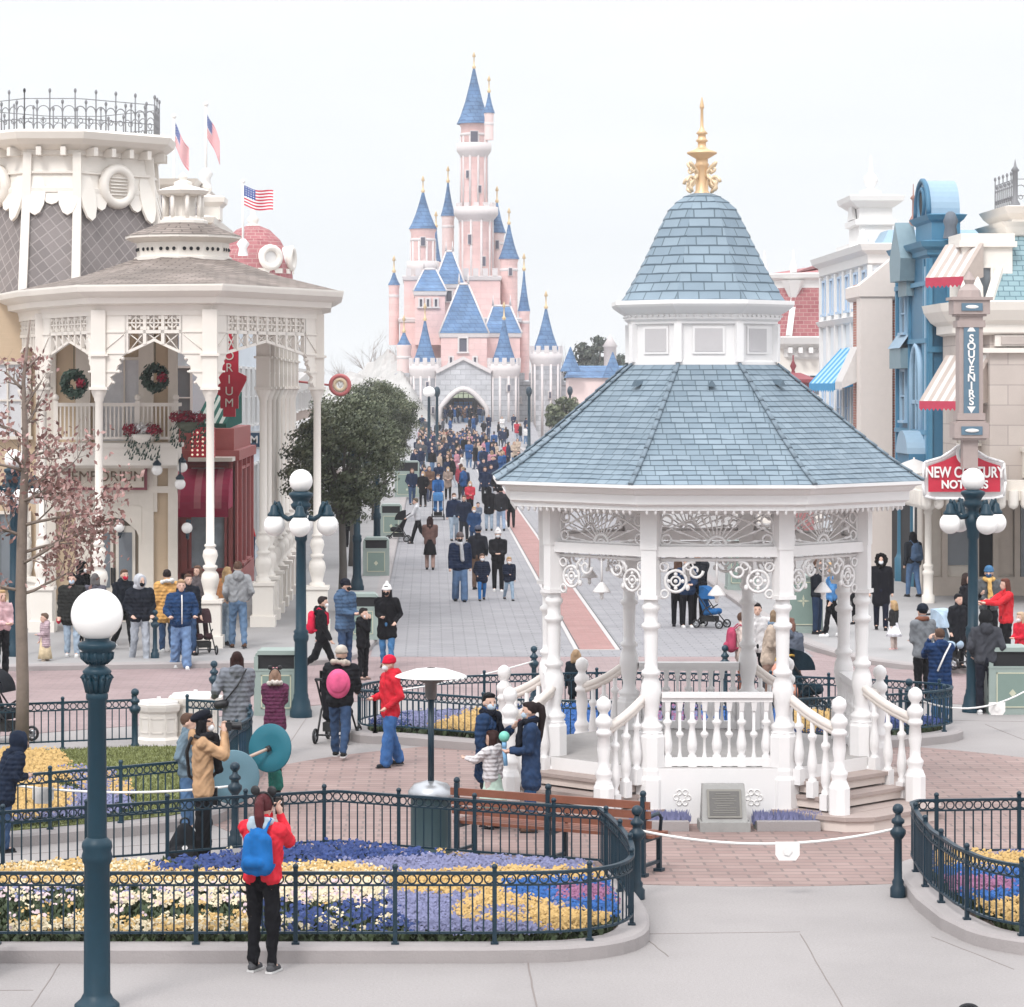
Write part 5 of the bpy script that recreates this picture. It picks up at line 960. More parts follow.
# ================================================================== CASTLE (plain fairy-tale keep of pink and grey stone), rocks and far trees
CD = 285.0; CS = CD / F
def cx(px): return (px - VX) * CS
def cz(py): return HC - (py - VY) * CS
K = thing('castle', 'distant pink and grey stone castle with blue conical roofs closing the street', 'castle', (0, 0, 0))
GST = BR('grey_castle_stone', (.44, .44, .46), (.53, .53, .55), (.36, .36, .38), 1.0, .5, .08, coord='wall', bump=.3, var=.12); PST = BR('pink_castle_stone', (.72, .49, .465), (.76, .54, .51), (.66, .46, .44), 1.2, .6, .05, coord='wall', bump=.15, var=.08)  # pink and grey stone lightened: part of the distance haze is in these colours
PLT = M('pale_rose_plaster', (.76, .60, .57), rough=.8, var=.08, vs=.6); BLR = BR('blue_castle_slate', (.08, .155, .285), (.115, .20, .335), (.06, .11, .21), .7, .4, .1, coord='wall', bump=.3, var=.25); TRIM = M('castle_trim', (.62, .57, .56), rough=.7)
def tower(px, d_off, rpx, y_top, y_base, cone, mat, band=None, flare=1.25, wins=(), finial=True, crenel=False, rmat=None):
    global CS
    CS = (CD + d_off) / F; x = cx(px); y = CD + d_off; r = rpx * CS; zt, zb, za = cz(y_top), max(-.5, cz(y_base)), cz(cone) if cone else None; mb = MB()
    mb.lathe([(r, zb), (r, zt - .5), (r * 1.1, zt - .3), (r * 1.1, zt)], x, y, 0, 20)
    t = mb.build('tower', mat, K)
    mb = MB(); mb.lathe([(r * 1.02, zt - 1.4), (r * 1.07, zt - 1.35), (r * 1.07, zt - 1.15), (r * 1.02, zt - 1.1)], x, y, 0, 20)
    if band:
        for b in band: mb.lathe([(r, cz(b) - .8), (r * 1.3, cz(b) - .2), (r * 1.35, cz(b)), (r * 1.35, cz(b) + .7), (r * 1.2, cz(b) + .7), (r * 1.2, cz(b) + .1), (r, cz(b) + .1)], x, y, 0, 20)
    if rpx > 11:
        for k in range(10): a = k * .628; mb.tube([(x + r * math.cos(a), y + r * math.sin(a), max(zb, zt - 11)), (x + r * math.cos(a), y + r * math.sin(a), zt - 1.4)], .13, 5)
    if crenel:
        mb.lathe([(r, zt - 1.6), (r * 1.18, zt - .9), (r * 1.2, zt - .2), (r * 1.08, zt - .2)], x, y, 0, 20)
        for k in range(12): a = k * 2 * math.pi / 12; mb.box((x + r * 1.13 * math.cos(a), y + r * 1.13 * math.sin(a), zt + .05), (r * .14, r * .32, .7), a)
    mb.build('string_course', TRIM, t)
    if cone:
        h = za - zt; q = r * flare; mb = MB(); mb.lathe([(q, zt - .12), (q * .96, zt), (q * .78, zt + h * .12), (q * .5, zt + h * .38), (q * .24, zt + h * .7), (.05, za)], x, y, 0, 20); ro = mb.build('roof', rmat or BLR, t)
        if finial: mb = MB(); mb.lathe([(.12, za - .3), (.22, za - .1), (.08, za + .1), (.06, za + .9), (.2, za + 1.0), (.02, za + 1.5)], x, y, 0, 8); mb.build('finial', M('castle_gilding', (.70, .52, .30), rough=.4, metal=.3), t)
    for wx, wy, ww, wh in wins:
        mb = MB(); a = math.asin(max(-.95, min(.95, wx / rpx))); cxx, cyy = x + r * 1.0 * math.sin(a), y - r * 1.0 * math.cos(a); w2, h2 = ww * CS, wh * CS; mb.box((cxx, cyy, cz(wy)), (w2 + .16, .3, h2 + .16), a, m=0); mb.box((cxx + .06 * math.sin(a), cyy - .08, cz(wy)), (w2, .3, h2), a, m=1); mb.build('window', [TRIM, M('castle_window', (.10, .10, .13), rough=.4)], t)
    return t
def block(x0, x1, d0, d1, y_top, y_base, mat, roof=None, ridge=None, name='wing', cren=False, wins=()):
    global CS
    CS = (CD + d0) / F; X0, X1, Y0, Y1 = cx(x0), cx(x1), CD + d0, CD + d1; zt = cz(y_top); mb = MB(); mb.b2(X0, X1, Y0, Y1, max(-.5, cz(y_base)), zt); t = mb.build(name, mat, K)
    mb = MB(); moulding(mb, [(X0, Y0), (X1, Y0), (X1, Y1), (X0, Y1)], [(.0, zt - .5), (.14, zt - .4), (.2, zt - .05), (0, zt + .02)])
    if cren:
        n = int((X1 - X0) / .9)
        for k in range(n): mb.b2(X0 + (k + .2) * (X1 - X0) / n, X0 + (k + .75) * (X1 - X0) / n, Y0 - .15, Y0 + .4, zt, zt + .8)
    mb.build('parapet', TRIM if mat is not GST else GST, t)
    if roof:
        zr = cz(roof); mb = MB(); ins = (X1 - X0) * (.5 - (ridge or .18)); dm = (Y1 - Y0) * .42
        quadroof(mb, [(X0 - .2, Y0 - .2, zt), (X1 + .2, Y0 - .2, zt), (X1 + .2, Y1 + .2, zt), (X0 - .2, Y1 + .2, zt)], [(X0 + ins, Y0 + dm, zr), (X1 - ins, Y0 + dm, zr), (X1 - ins, Y1 - dm, zr), (X0 + ins, Y1 - dm, zr)]); mb.build('roof', BLR, t); mb = MB(); mb.tube([(X0 + ins, Y0 + dm, zr), (X1 - ins, Y0 + dm, zr)], .14, 5); [mb.tube([(X0 - .2 if q < .5 else X1 + .2, Y0 - .2, zt), (X0 + ins if q < .5 else X1 - ins, Y0 + dm, zr)], .09, 5) for q in (0, 1)]; [mb.tube([(X0 + ins if q < .5 else X1 - ins, Y0 + dm, zr), (X0 + ins if q < .5 else X1 - ins, Y0 + dm, zr + 1.1)], [.14, .02], 5) for q in (0, 1)]; mb.build('ridge_trim', TRIM, t)
    for wx, wy, ww, wh in wins: window(t, (cx(wx), Y0 - .03, cz(wy + wh / 2)), (1, 0, 0), ww * CS, wh * CS, TRIM, M('castle_window'), (1, 1), depth=.3, t=.16)
    return t
# grey curtain wall with the gate
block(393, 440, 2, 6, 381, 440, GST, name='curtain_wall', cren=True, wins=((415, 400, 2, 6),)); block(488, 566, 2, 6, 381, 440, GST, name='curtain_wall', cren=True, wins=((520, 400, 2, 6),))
mb = MB(); gx = cx(463); hw = 2.25; CS = CD / F; zb = cz(436); zs = cz(408); za_ = cz(389); gp = [(gx + hw * s, z) for s, z in ((-1, zb), (-1, zs))] + [(gx - hw * (1 - t / 6) , zs + (za_ - zs) * math.sin(t / 6 * 1.57)) for t in range(1, 7)]
gp += [(2 * gx - a, b) for a, b in reversed(gp[:-1])]; W0, W1, ZT = cx(436), cx(491), cz(372)
L_ = [(W0, zb), (W0, ZT), (gx, ZT + 1.3)] + [gp[7]] + list(reversed(gp[:7])); Rr = [(gx, ZT + 1.3), (W1, ZT), (W1, zb)] + list(reversed(gp[8:])) + [gp[7]]
mb.slab(L_, (0, CD - 1, 0), (1, 0, 0), (0, 0, 1), -3); mb.slab(Rr, (0, CD - 1, 0), (1, 0, 0), (0, 0, 1), -3)
gh = mb.build('gatehouse', GST, K, fix=False)
mb = MB(); mb.tube([(a, CD - 1.1 - 3 + 3, b) for a, b in gp], .28, 6); mb.tube([(W0, CD - 1.1, ZT), (gx, CD - 1.1, ZT + 1.35), (W1, CD - 1.1, ZT)], .25, 4, sm=False); mb.build('gate_arch', TRIM, gh)
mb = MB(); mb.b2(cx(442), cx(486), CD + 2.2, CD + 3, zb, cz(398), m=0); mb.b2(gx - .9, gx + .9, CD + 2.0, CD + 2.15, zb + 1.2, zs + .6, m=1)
for k in range(9): mb.tube([(gx - 2 + .5 * k, CD - .6, za_ - .2 - abs(k - 4) * .35), (gx - 2 + .5 * k, CD - .6, zs + .3)], .05, 4, m=2)
for k in range(3): mb.tube([(gx - 2, CD - .6, zs + .4 + k * .5), (gx + 2, CD - .6, zs + .4 + k * .5)], .04, 4, m=2)
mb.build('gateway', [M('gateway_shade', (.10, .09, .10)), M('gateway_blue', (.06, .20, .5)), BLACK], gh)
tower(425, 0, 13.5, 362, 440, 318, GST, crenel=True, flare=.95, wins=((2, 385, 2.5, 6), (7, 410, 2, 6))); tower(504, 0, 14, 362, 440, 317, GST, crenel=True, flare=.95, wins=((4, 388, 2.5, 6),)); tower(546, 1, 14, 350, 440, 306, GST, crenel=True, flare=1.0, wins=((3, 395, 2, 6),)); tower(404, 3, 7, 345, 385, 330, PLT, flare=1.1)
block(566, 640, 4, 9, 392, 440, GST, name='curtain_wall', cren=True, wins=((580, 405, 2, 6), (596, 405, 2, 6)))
# pink middle
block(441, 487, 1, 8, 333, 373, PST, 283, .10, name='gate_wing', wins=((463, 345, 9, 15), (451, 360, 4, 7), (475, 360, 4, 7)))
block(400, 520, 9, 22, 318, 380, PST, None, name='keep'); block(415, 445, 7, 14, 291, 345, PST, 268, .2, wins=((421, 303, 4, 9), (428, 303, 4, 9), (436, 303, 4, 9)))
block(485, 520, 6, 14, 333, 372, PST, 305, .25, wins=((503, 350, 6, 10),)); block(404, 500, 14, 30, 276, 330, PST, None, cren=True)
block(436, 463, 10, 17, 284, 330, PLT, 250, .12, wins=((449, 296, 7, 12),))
# towers behind
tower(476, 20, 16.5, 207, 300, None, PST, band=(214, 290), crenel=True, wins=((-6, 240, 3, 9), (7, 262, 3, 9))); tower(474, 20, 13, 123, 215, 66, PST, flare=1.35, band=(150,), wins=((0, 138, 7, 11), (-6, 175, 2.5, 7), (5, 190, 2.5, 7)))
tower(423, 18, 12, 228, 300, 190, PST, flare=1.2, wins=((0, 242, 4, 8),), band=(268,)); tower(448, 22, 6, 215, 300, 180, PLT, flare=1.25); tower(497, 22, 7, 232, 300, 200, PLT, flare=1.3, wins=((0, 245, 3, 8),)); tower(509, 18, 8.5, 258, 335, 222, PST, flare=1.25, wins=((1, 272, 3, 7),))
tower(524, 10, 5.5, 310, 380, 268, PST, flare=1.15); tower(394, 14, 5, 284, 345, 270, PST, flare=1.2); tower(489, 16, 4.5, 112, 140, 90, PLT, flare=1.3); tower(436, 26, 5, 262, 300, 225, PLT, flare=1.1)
CS = CD / F
# low outbuildings to the right
OB = thing('outbuilding', 'low pink blue roofed outbuilding with a small turret right of the castle', 'building', (0, 0, 0))
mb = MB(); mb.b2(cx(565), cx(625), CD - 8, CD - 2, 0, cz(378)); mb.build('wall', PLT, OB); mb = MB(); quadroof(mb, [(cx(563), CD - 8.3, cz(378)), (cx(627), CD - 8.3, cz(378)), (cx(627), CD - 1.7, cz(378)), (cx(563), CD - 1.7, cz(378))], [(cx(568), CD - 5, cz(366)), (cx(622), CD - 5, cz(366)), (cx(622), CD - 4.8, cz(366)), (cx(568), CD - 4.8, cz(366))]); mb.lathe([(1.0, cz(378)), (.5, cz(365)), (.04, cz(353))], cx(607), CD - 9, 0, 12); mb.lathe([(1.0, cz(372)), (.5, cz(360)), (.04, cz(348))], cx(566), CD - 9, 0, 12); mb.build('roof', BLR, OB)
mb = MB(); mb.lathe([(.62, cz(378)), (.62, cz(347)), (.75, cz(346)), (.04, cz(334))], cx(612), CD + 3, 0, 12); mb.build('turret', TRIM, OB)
# bridge parapet
BP = thing('bridge_parapet', 'pale stone parapet of the ramp that leads up to the castle gate', 'wall', (0, 0, 0)); mb = MB()
for a, b, z0, z1 in (((cx(432) * .94, 268), (cx(440) * .97, 277), cz(438), cz(425)), ((cx(545), 262), (cx(494), 277), cz(446), cz(427)), ((cx(412), 262), (cx(468), 264), cz(446), cz(438))):
    n = 8
    for k in range(n):
        t0, t1 = k / n, (k + 1) / n; p = Vector(a).lerp(Vector(b), t0); q = Vector(a).lerp(Vector(b), t1); z = z0 + (z1 - z0) * (t0 + t1) / 2; mb.box(((p.x + q.x) / 2, (p.y + q.y) / 2, z / 2), ((q - p).length + .1, .5, abs(z) + .5), math.atan2(q.y - p.y, q.x - p.x))
mb.build('parapet', M('pale_bridge_stone', (.62, .55, .48), rough=.8, var=.12), BP)
# rocks beside the castle and the far terrain
def hill(name, x0, x1, y0, y1, fn, mat, nx=60, ny=24):
    mb = MB(); V = [(x0 + (x1 - x0) * i / nx, y0 + (y1 - y0) * j / ny, 0) for i in range(nx + 1) for j in range(ny + 1)]; V = [(x, y, fn(x, y)) for x, y, _ in V]
    mb.add(V, [(i * (ny + 1) + j, (i + 1) * (ny + 1) + j, (i + 1) * (ny + 1) + j + 1, i * (ny + 1) + j + 1) for i in range(nx) for j in range(ny)]); return setting(name, mb, mat)
ROCK = M('pale_rock', (.40, .385, .37), rough=.9, var=.3, vs=.5, bump=.6, bs=2)
def fr(x, y):
    h = max(0, 1 - abs(y - 296) / 22) ** .5 * max(0, min(1, (x + 18) / 8)) * max(0, min(1, (2 - x) / 4)); s = noise.noise((x * .4, y * .15, 0)) * 1.6 + noise.noise((x * 1.3, y * .5, 3)) * .7
    return -.5 + h * (6.2 + (x + 11) * .35 + s) if h > 0 else -.5
hill('rock_cliff', -20, 3, 272, 320, fr, ROCK, 90, 60)
hill('terrain', -300, 300, 330, 620, lambda x, y: -.6 + 4.5 * min(1, (y - 330) / 60) + noise.noise((x * .02, y * .02, 0)) * 2, M('far_grass', (.16, .18, .11), rough=.95, var=.2, vs=.2))
# ================================================================== STREET FURNITURE
def lamp_single(x, y, label, z0=0.0):
    t = thing('street_lamp', label, 'lamp post', (x, y, z0)); mb = MB()
    mb.lathe([(.2, .0), (.2, .05), (.18, .07), (.145, .1), (.13, .13), (.118, .15), (.113, 1.28), (.13, 1.31), (.136, 1.36), (.124, 1.4), (.136, 1.44), (.13, 1.48), (.09, 1.52)], n=24)
    mb.lathe([(.088, 1.5), (.08, 2.72), (.098, 2.74), (.098, 2.78), (.084, 2.8)], n=20); mb.build('post', TEAL, t)
    mb = MB(); mb.lathe([(.085, 2.78), (.08, 2.85), (.115, 2.95), (.13, 2.98), (.1, 3.01), (.07, 3.03), (.075, 3.05), (.125, 3.08), (.14, 3.13), (.13, 3.16), (.16, 3.18), (.172, 3.21), (.16, 3.235), (.11, 3.25), (.11, 3.28)], n=20)
    for k in range(12): a = k * .5236; mb.tube([(.075 * math.cos(a), .075 * math.sin(a), 2.8), (.095 * math.cos(a), .095 * math.sin(a), 2.88), (.13 * math.cos(a), .13 * math.sin(a), 2.95), (.138 * math.cos(a), .138 * math.sin(a), 2.92)], [.03, .028, .024, .014], 5); mb.tube([(.08 * math.cos(a), .08 * math.sin(a), 3.05), (.135 * math.cos(a), .135 * math.sin(a), 3.1), (.14 * math.cos(a), .14 * math.sin(a), 3.15)], .014, 5)
    mb.build('capital', TEAL, t); mb = MB(); mb.ell((0, 0, 3.478), .23, 32, 20); mb.build('globe', GLOBE, t); return t
lamp_single(P(97, 1010).x, P(97, 1010).y, 'thick blue green lamp post with one big white globe, nearest the camera')
def lamp_cluster(x, y, label, z0=0.0, sc=1.0, ph=.25, arms=4):
    t = thing('street_lamp', label, 'lamp post', (x, y, z0), group='lamp posts with clusters of globes'); mb = MB()
    mb.lathe([(.185, .0), (.185, .1), (.165, .14), (.15, .26), (.125, .32), (.125, .36), (.112, .4), (.106, 1.24), (.125, 1.28), (.13, 1.34), (.115, 1.38), (.125, 1.42), (.09, 1.46), (.08, 2.9), (.105, 2.95), (.085, 3.0)], n=20); mb.build('post', TEAL, t)
    mb = MB(); mb.lathe([(.1, 2.95), (.11, 3.08), (.135, 3.18), (.14, 3.26), (.105, 3.3), (.1, 3.42), (.15, 3.46), (.175, 3.52), (.13, 3.56), (.165, 3.62), (.205, 3.67), (.2, 3.71), (.12, 3.74)], n=18); mb.build('capital', TEAL, t)
    for k in range(arms):
        a = ph + k * 2 * math.pi / arms; ca, sa = math.cos(a), math.sin(a); q = lambda r, z: (r * ca, r * sa, z); mb = MB()
        mb.tube([q(.12, 3.3), q(.22, 3.28), q(.31, 3.34), q(.34, 3.46), q(.38, 3.56), q(.42, 3.57), q(.44, 3.5)], [.05, .045, .04, .04, .035, .032, .03], 7); mb.X = Matrix.Translation(q(.44, 0)); mb.lathe([(.03, 3.52), (.06, 3.49), (.075, 3.41), (.115, 3.36), (.115, 3.33), (.08, 3.32)], n=12); arm = mb.build('lamp_arm', TEAL, t)
        mb = MB(); mb.ell(q(.44, 3.18), .178, 20, 14); mb.build('globe', GLOBE, arm)
    mb = MB(); mb.ell((0, 0, 3.91), .195, 24, 16); mb.build('globe', GLOBE, t)
    t.scale = (sc, sc, sc); return t
a = P(301, 717); L0 = lamp_cluster(a.x, a.y, 'blue green lamp post with a cluster of white globes beside the left green litter bin', ph=.0, arms=4)
a = P(973, 712); lamp_cluster(a.x, a.y, 'lamp post with a cluster of white globes in front of the crimson shop sign', ph=.35, arms=4)
for px, py, lab, z in ((14, 656, 'blue green clustered lamp post behind the pink leaved tree at the left edge', .12), (377, 560, 'clustered lamp post under the round evergreen tree, nearer of two on the left pavement', .12), (357, 590, 'clustered lamp post just left of the green litter bin on the left pavement', .12)):
    a = P(px, py, z); lamp_cluster(a.x, a.y, lab, z, 1.0, .5)
for px, py, lab in ((429, 462, 'small far street lamp with a white globe above the crowd'), (437, 458, 'dark thin street lamp before the castle gate'), (529, 455, 'thin street lamp right of the castle gate'), (570, 448, 'thin street lamp at the foot of the grey castle tower')):
    a = P(px, py); t = thing('street_lamp', lab, 'lamp post', (a.x, a.y, 0)); mb = MB(); mb.lathe([(.3, 0), (.25, .6), (.13, .8), (.1, 4.6), (.2, 4.7)], n=8); mb.build('post', TEAL, t); mb = MB(); mb.ell((0, 0, 5.0), (.45 if px < 433 else .25, .3, .4), 10, 8); mb.build('globe', GLOBE if px < 433 else DKIRON, t)
def bollard(px, py, label, h=1.0, z=0.0):
    a = P(px, py, z); t = thing('bollard', label, 'bollard', (a.x, a.y, z), group='blue green posts'); mb = MB(); s = h
    mb.lathe([(.085, 0), (.085, .1 * s), (.06, .13 * s), (.065, .17 * s), (.045, .2 * s), (.042, .62 * s), (.06, .64 * s), (.085, .68 * s), (.085, .72 * s), (.05, .75 * s), (.045, .78 * s), (.07, .8 * s), (.07, .83 * s), (.035, .86 * s), (.03, .89 * s)], n=14); mb.build('post', DKIRON if py > 800 else TF, t); mb = MB(); mb.ell((0, 0, .945 * s), .06 * s, 12, 8); mb.build('ball', DKIRON if py > 800 else TF, t); return Vector((a.x, a.y, z))
B1 = bollard(637, 899, 'turned iron post with a ball top at the right end of the brown bench'); B2 = bollard(898, 897, 'turned iron post with a ball top at the corner of the lower right flower bed')
B3 = bollard(235, 846, 'turned iron post standing between the tan jacketed photographer and the red jacketed woman'); B4 = bollard(214, 722, 'turned iron post behind the cream planters, left of the woman in grey'); B5 = bollard(135, 756, 'turned iron post at the left of the cream stone planters')
B6 = bollard(534, 704, 'turned iron post behind the fence to the left of the gazebo'); B7 = bollard(725, 703, 'turned iron post seen through the middle of the gazebo'); B8 = bollard(155, 658, 'thin dark post at the kerb between the two men in navy padded jackets', .95, .12); B9 = bollard(909, 744, 'turned iron post at the right of the gazebo behind the stair newel')
def rope(label, p, q, z, sag, tags=(), group='white ropes'):
    t = thing('rope', label, 'rope', (p.x, p.y, 0), group=group); mb = MB(); n = 16; f = lambda s: (Vector((0, 0, z)).lerp(Vector((q.x - p.x, q.y - p.y, z)), s) - Zv * sag * 4 * s * (1 - s))
    mb.tube([f(k / n) for k in range(n + 1)], .014, 6); mb.build('cord', M('white_cord', (.76, .74, .72), rough=.7), t)
    for s in tags:
        mb = MB(); c = f(s); mb.slab([(-.13, 0), (.13, 0), (.13, -.14), (.09, -.2), (-.09, -.2), (-.13, -.14)], (c.x, c.y - .02, c.z + .02), (1, 0, 0), (0, 0, 1), -.012); mb.slab([(.05 * math.cos(k), -.1 + .05 * math.sin(k)) for k in range(6)], (c.x, c.y - .034, c.z + .02), (1, 0, 0), (0, 0, 1), -.003, m=1); mb.build('tag', [SW, PALE], t)
rope('white rope with a white tag hung between the bench post and the right flower bed', B1, B2, .74, .16, (.575,)); rope('white rope running left from the post behind the tan jacketed photographer', B3, P(-30, 838), .72, .12, (.72,)); rope('white rope hung from the post at the right of the gazebo towards the litter bin', B9, P(1040, 728), .74, .3, (.66,)); rope('white rope along the back of the flower bed left of the gazebo', P(372, 742), B6, .74, .06)
def bin_(px, py, label, w_=.74, h=1.08, z=0.0, rz=0.0, open_=True):
    a = P(px, py, z); t = thing('litter_bin', label, 'litter bin', (a.x, a.y + w_ / 2, z), rz, group='green litter bins'); G1 = M('bin_sage', (.27, .325, .30), rough=.5, var=.06); G2 = M('bin_green', (.185, .25, .22), rough=.5, var=.06); d = w_ * .9; y = -d / 2
    mb = MB(); pr = [(-w_ / 2, 0), (w_ / 2, 0), (w_ / 2, h - .12), (w_ / 2 - .03, h - .05), (w_ / 2 - .1, h), (-w_ / 2 + .1, h), (-w_ / 2 + .03, h - .05), (-w_ / 2, h - .12)]; mb.slab(pr, (0, y + .05, 0), (1, 0, 0), (0, 0, 1), -(d - .05)); mb.v = [(x, -yy if False else yy, zz) for x, yy, zz in mb.v]
    mb2 = MB(); mb2.slab(pr, (0, d / 2, 0), (1, 0, 0), (0, 0, 1), d - .06); body = mb2.build('body', G1, t); y = -d / 2
    mb = MB(); mb.b2(-w_ / 2, w_ / 2, y, y + .06, 0, h * .70); mb.b2(-w_ / 2, -w_ / 2 + .07, y, y + .06, h * .7, h - .1); mb.b2(w_ / 2 - .07, w_ / 2, y, y + .06, h * .7, h - .1); mb.b2(-w_ / 2 + .06, w_ / 2 - .06, y, y + .06, h - .07, h); mb.b2(-w_ / 2 - .01, w_ / 2 + .01, y - .01, y + .07, h * .69, h * .72); mb.build('front', G1, t)
    mb = MB(); mb.b2(-w_ / 2 + .06, w_ / 2 - .06, y + .04, y + .066, h * .7, h - .06); mb.build('opening', DARK, t)
    mb = MB(); x0, x1, z0, z1 = -w_ / 2 + .12, w_ / 2 - .12, .12, h * .63; mb.b2(x0, x1, y - .01, y, z0, z1, m=0)
    for q in ((x0, x0 + .02, z0, z1), (x1 - .02, x1, z0, z1), (x0, x1, z0, z0 + .02), (x0, x1, z1 - .02, z1)): mb.b2(q[0], q[1], y - .014, y - .009, q[2], q[3], m=1)
    mb.slab([(0, .43), (.06, .36), (0, .29), (-.06, .36)], (0, y - .01, 0), (1, 0, 0), (0, 0, 1), .004, m=1); mb.build('front_panel', [G2, M('bin_cream', (.5, .5, .38))], t); return t
bin_(276, 716, 'pale green litter bin with an open top standing left of the clustered lamp post'); bin_(1013, 715, 'pale green open topped litter bin at the right edge by the clustered lamp post', .78, 1.12)
for px, py, lab, s in ((363, 640, 'pale green litter bin behind the family on the left pavement', .9), (376, 576, 'pale green litter bin under the round evergreen tree beside the street', 1), (391, 536, 'pale green litter bin farther up the left kerb', 1.05), (407, 497, 'farthest pale green cabinet at the end of the row of trees', 1.6)): bin_(px, py, lab, .74 * s, 1.08 * s, .12)
def cabinet(px, py, label, w_, h, z=.12):
    a = P(px, py, z); t = thing('green_cabinet', label, 'cabinet', (a.x, a.y + .3, z), group='green cabinets on the right pavement'); mb = MB(); G1 = M('bin_sage'); mb.box((0, 0, h / 2), (w_, .7, h - .06)); mb.box((0, 0, h - .03), (w_ + .06, .76, .06)); mb.box((0, 0, .04), (w_ + .04, .74, .08)); mb.build('body', G1, t)
    mb = MB(); mb.b2(-w_ / 2 + .08, w_ / 2 - .08, -.365, -.35, .18, h - .14, m=0)
    for q in ((-w_ / 2 + .08, -w_ / 2 + .1, .18, h - .14), (w_ / 2 - .1, w_ / 2 - .08, .18, h - .14), (-w_ / 2 + .08, w_ / 2 - .08, .18, .2), (-w_ / 2 + .08, w_ / 2 - .08, h - .16, h - .14)): mb.b2(q[0], q[1], -.37, -.364, q[2], q[3], m=1)
    for k in range(4): aa = k * 1.571; mb.slab([(0, 0), (.05 * math.cos(aa - .5), .05 * math.sin(aa - .5)), (.14 * math.cos(aa), .14 * math.sin(aa)), (.05 * math.cos(aa + .5), .05 * math.sin(aa + .5))], (0, -.366, h * .56), (1, 0, 0), (0, 0, 1), .006, m=1)
    mb.build('door', [M('bin_green'), M('bin_cream')], t)
cabinet(803, 633, 'pale green cabinet with a cream diamond seen through the right arch of the gazebo', .85, 1.25); cabinet(742, 590, 'pale green cabinet at the right kerb, seen through the middle of the gazebo', .75, 1.3)
# benches
WOOD = M('bench_wood', (.21, .075, .045), rough=.5, var=.22, vs=5, bump=.15, bs=30)
def bench(x, y, rz, L, label):
    t = thing('park_bench', label, 'bench', (x, y, 0), rz, group='slatted brown benches')
    for z, yy in ((.80, .235), (.69, .215), (.58, .195)): mb = MB(); mb.box((0, yy, z), (L, .035, .085)); mb.build('back_slat', WOOD, t)
    for k in range(4): mb = MB(); mb.box((0, -.22 + .115 * k, .44), (L, .095, .035)); mb.build('seat_slat', WOOD, t)
    n = max(2, round(L / 1.2) + 1)
    for k in range(n):
        xx = -L / 2 + .08 + (L - .16) * k / (n - 1); mb = MB(); mb.box((xx, .24, .45), (.05, .05, .9)); mb.box((xx, -.2, .21), (.05, .05, .42)); mb.box((xx, .02, .40), (.045, .5, .04)); mb.box((xx, .02, .12), (.04, .46, .035)); mb.tube([(xx, -.22, .42), (xx, -.26, .6), (xx, -.18, .66), (xx, .2, .64)], .022, 6); mb.ell((xx, .24, .93), .04, 8, 6); mb.box((xx, .24, .02), (.1, .1, .04)); mb.box((xx, -.2, .02), (.1, .1, .04)); mb.build('leg', DKIRON, t)
    return t
a, b = Vector((.42, 33.75)), Vector((2.50, 32.62)); m_ = (a + b) / 2; bench(m_.x, m_.y, math.atan2(b.y - a.y, b.x - a.x) + math.pi, (b - a).length + .15, 'long brown slatted bench behind the ring topped fence, facing the gazebo')
bench(-4.86, 27.05, math.pi, 1.6, 'brown slatted bench cut off by the left edge, by the front flower bed')
# patio heater
a = P(431, 856); t = thing('patio_heater', 'mushroom patio heater with a white disc reflector standing behind the fence left of the bench', 'heater', (a.x, a.y + .3, 0)); mb = MB(); mb.lathe([(.25, .0), (.25, .03), (.24, .05), (.24, .66), (.25, .68)], n=24); mb.build('base', M('heater_green', (.03, .06, .07), rough=.5), t)
mb = MB(); mb.lathe([(.27, .67), (.27, .72), (.2, .8), (.06, .84), (.05, .84)], n=24); mb.build('base_lid', STEEL, t); mb = MB(); mb.tube([(0, 0, .8), (0, 0, 1.82)], .038, 12); mb.build('pole', DKIRON, t); mb = MB(); mb.lathe([(.05, 1.8), (.07, 1.84), (.07, 1.98), (.16, 2.02), (.17, 2.07), (.1, 2.08)], n=16); mb.build('burner', M('burner_steel', (.2, .19, .19), rough=.4, metal=.6), t)
mb = MB(); mb.lathe([(.05, 2.17), (.2, 2.15), (.36, 2.10), (.42, 2.075), (.43, 2.065), (.36, 2.085), (.05, 2.13)], n=28, caps=False); mb.build('reflector', M('enamel_white', (.78, .77, .76), rough=.25), t)
# cream stone planters
for px, py, w_, h, lab in ((157, 746, .62, .62, 'smaller cream octagonal stone planter box, left one of the pair behind the lawn'), (194, 744, .74, .7, 'bigger cream octagonal stone planter box, right one of the pair behind the lawn')):
    a = P(px, py); t = thing('planter', lab, 'planter', (a.x, a.y + .3, 0), group='cream stone planters'); mb = MB(); q = R(22.5); r_ = w_ / 2 * 1.08; mb.lathe([(r_ * 1.06, 0), (r_ * 1.06, .08), (r_ * .92, .12), (r_ * .92, h - .14), (r_ * 1.05, h - .1), (r_ * 1.1, h - .04), (r_ * 1.1, h)], n=8, sm=False, ph=q); mb.build('tub', CREAM, t); mb = MB(); mb.lathe([(r_ * 1.0, h), (r_ * .96, h + .04), (.04, h + .06), (.03, h + .1)], n=8, sm=False, ph=q); mb.build('lid', PALE, t)
    mb = MB()
    for k in range(8):
        aa = k * math.pi / 4; rr_ = r_ * .92 * math.cos(q)
        for z0, z1 in ((.18, .2), (h - .22, h - .2)): mb.box((rr_ * math.cos(aa), rr_ * math.sin(aa), (z0 + z1) / 2), (.02, w_ * .3, .02), aa)
        for s in (-1, 1): mb.box((rr_ * math.cos(aa) - s * w_ * .14 * math.sin(aa), rr_ * math.sin(aa) + s * w_ * .14 * math.cos(aa), h / 2 - .01), (.02, .02, h - .4), aa)
    mb.build('moulding', CREAM, t)
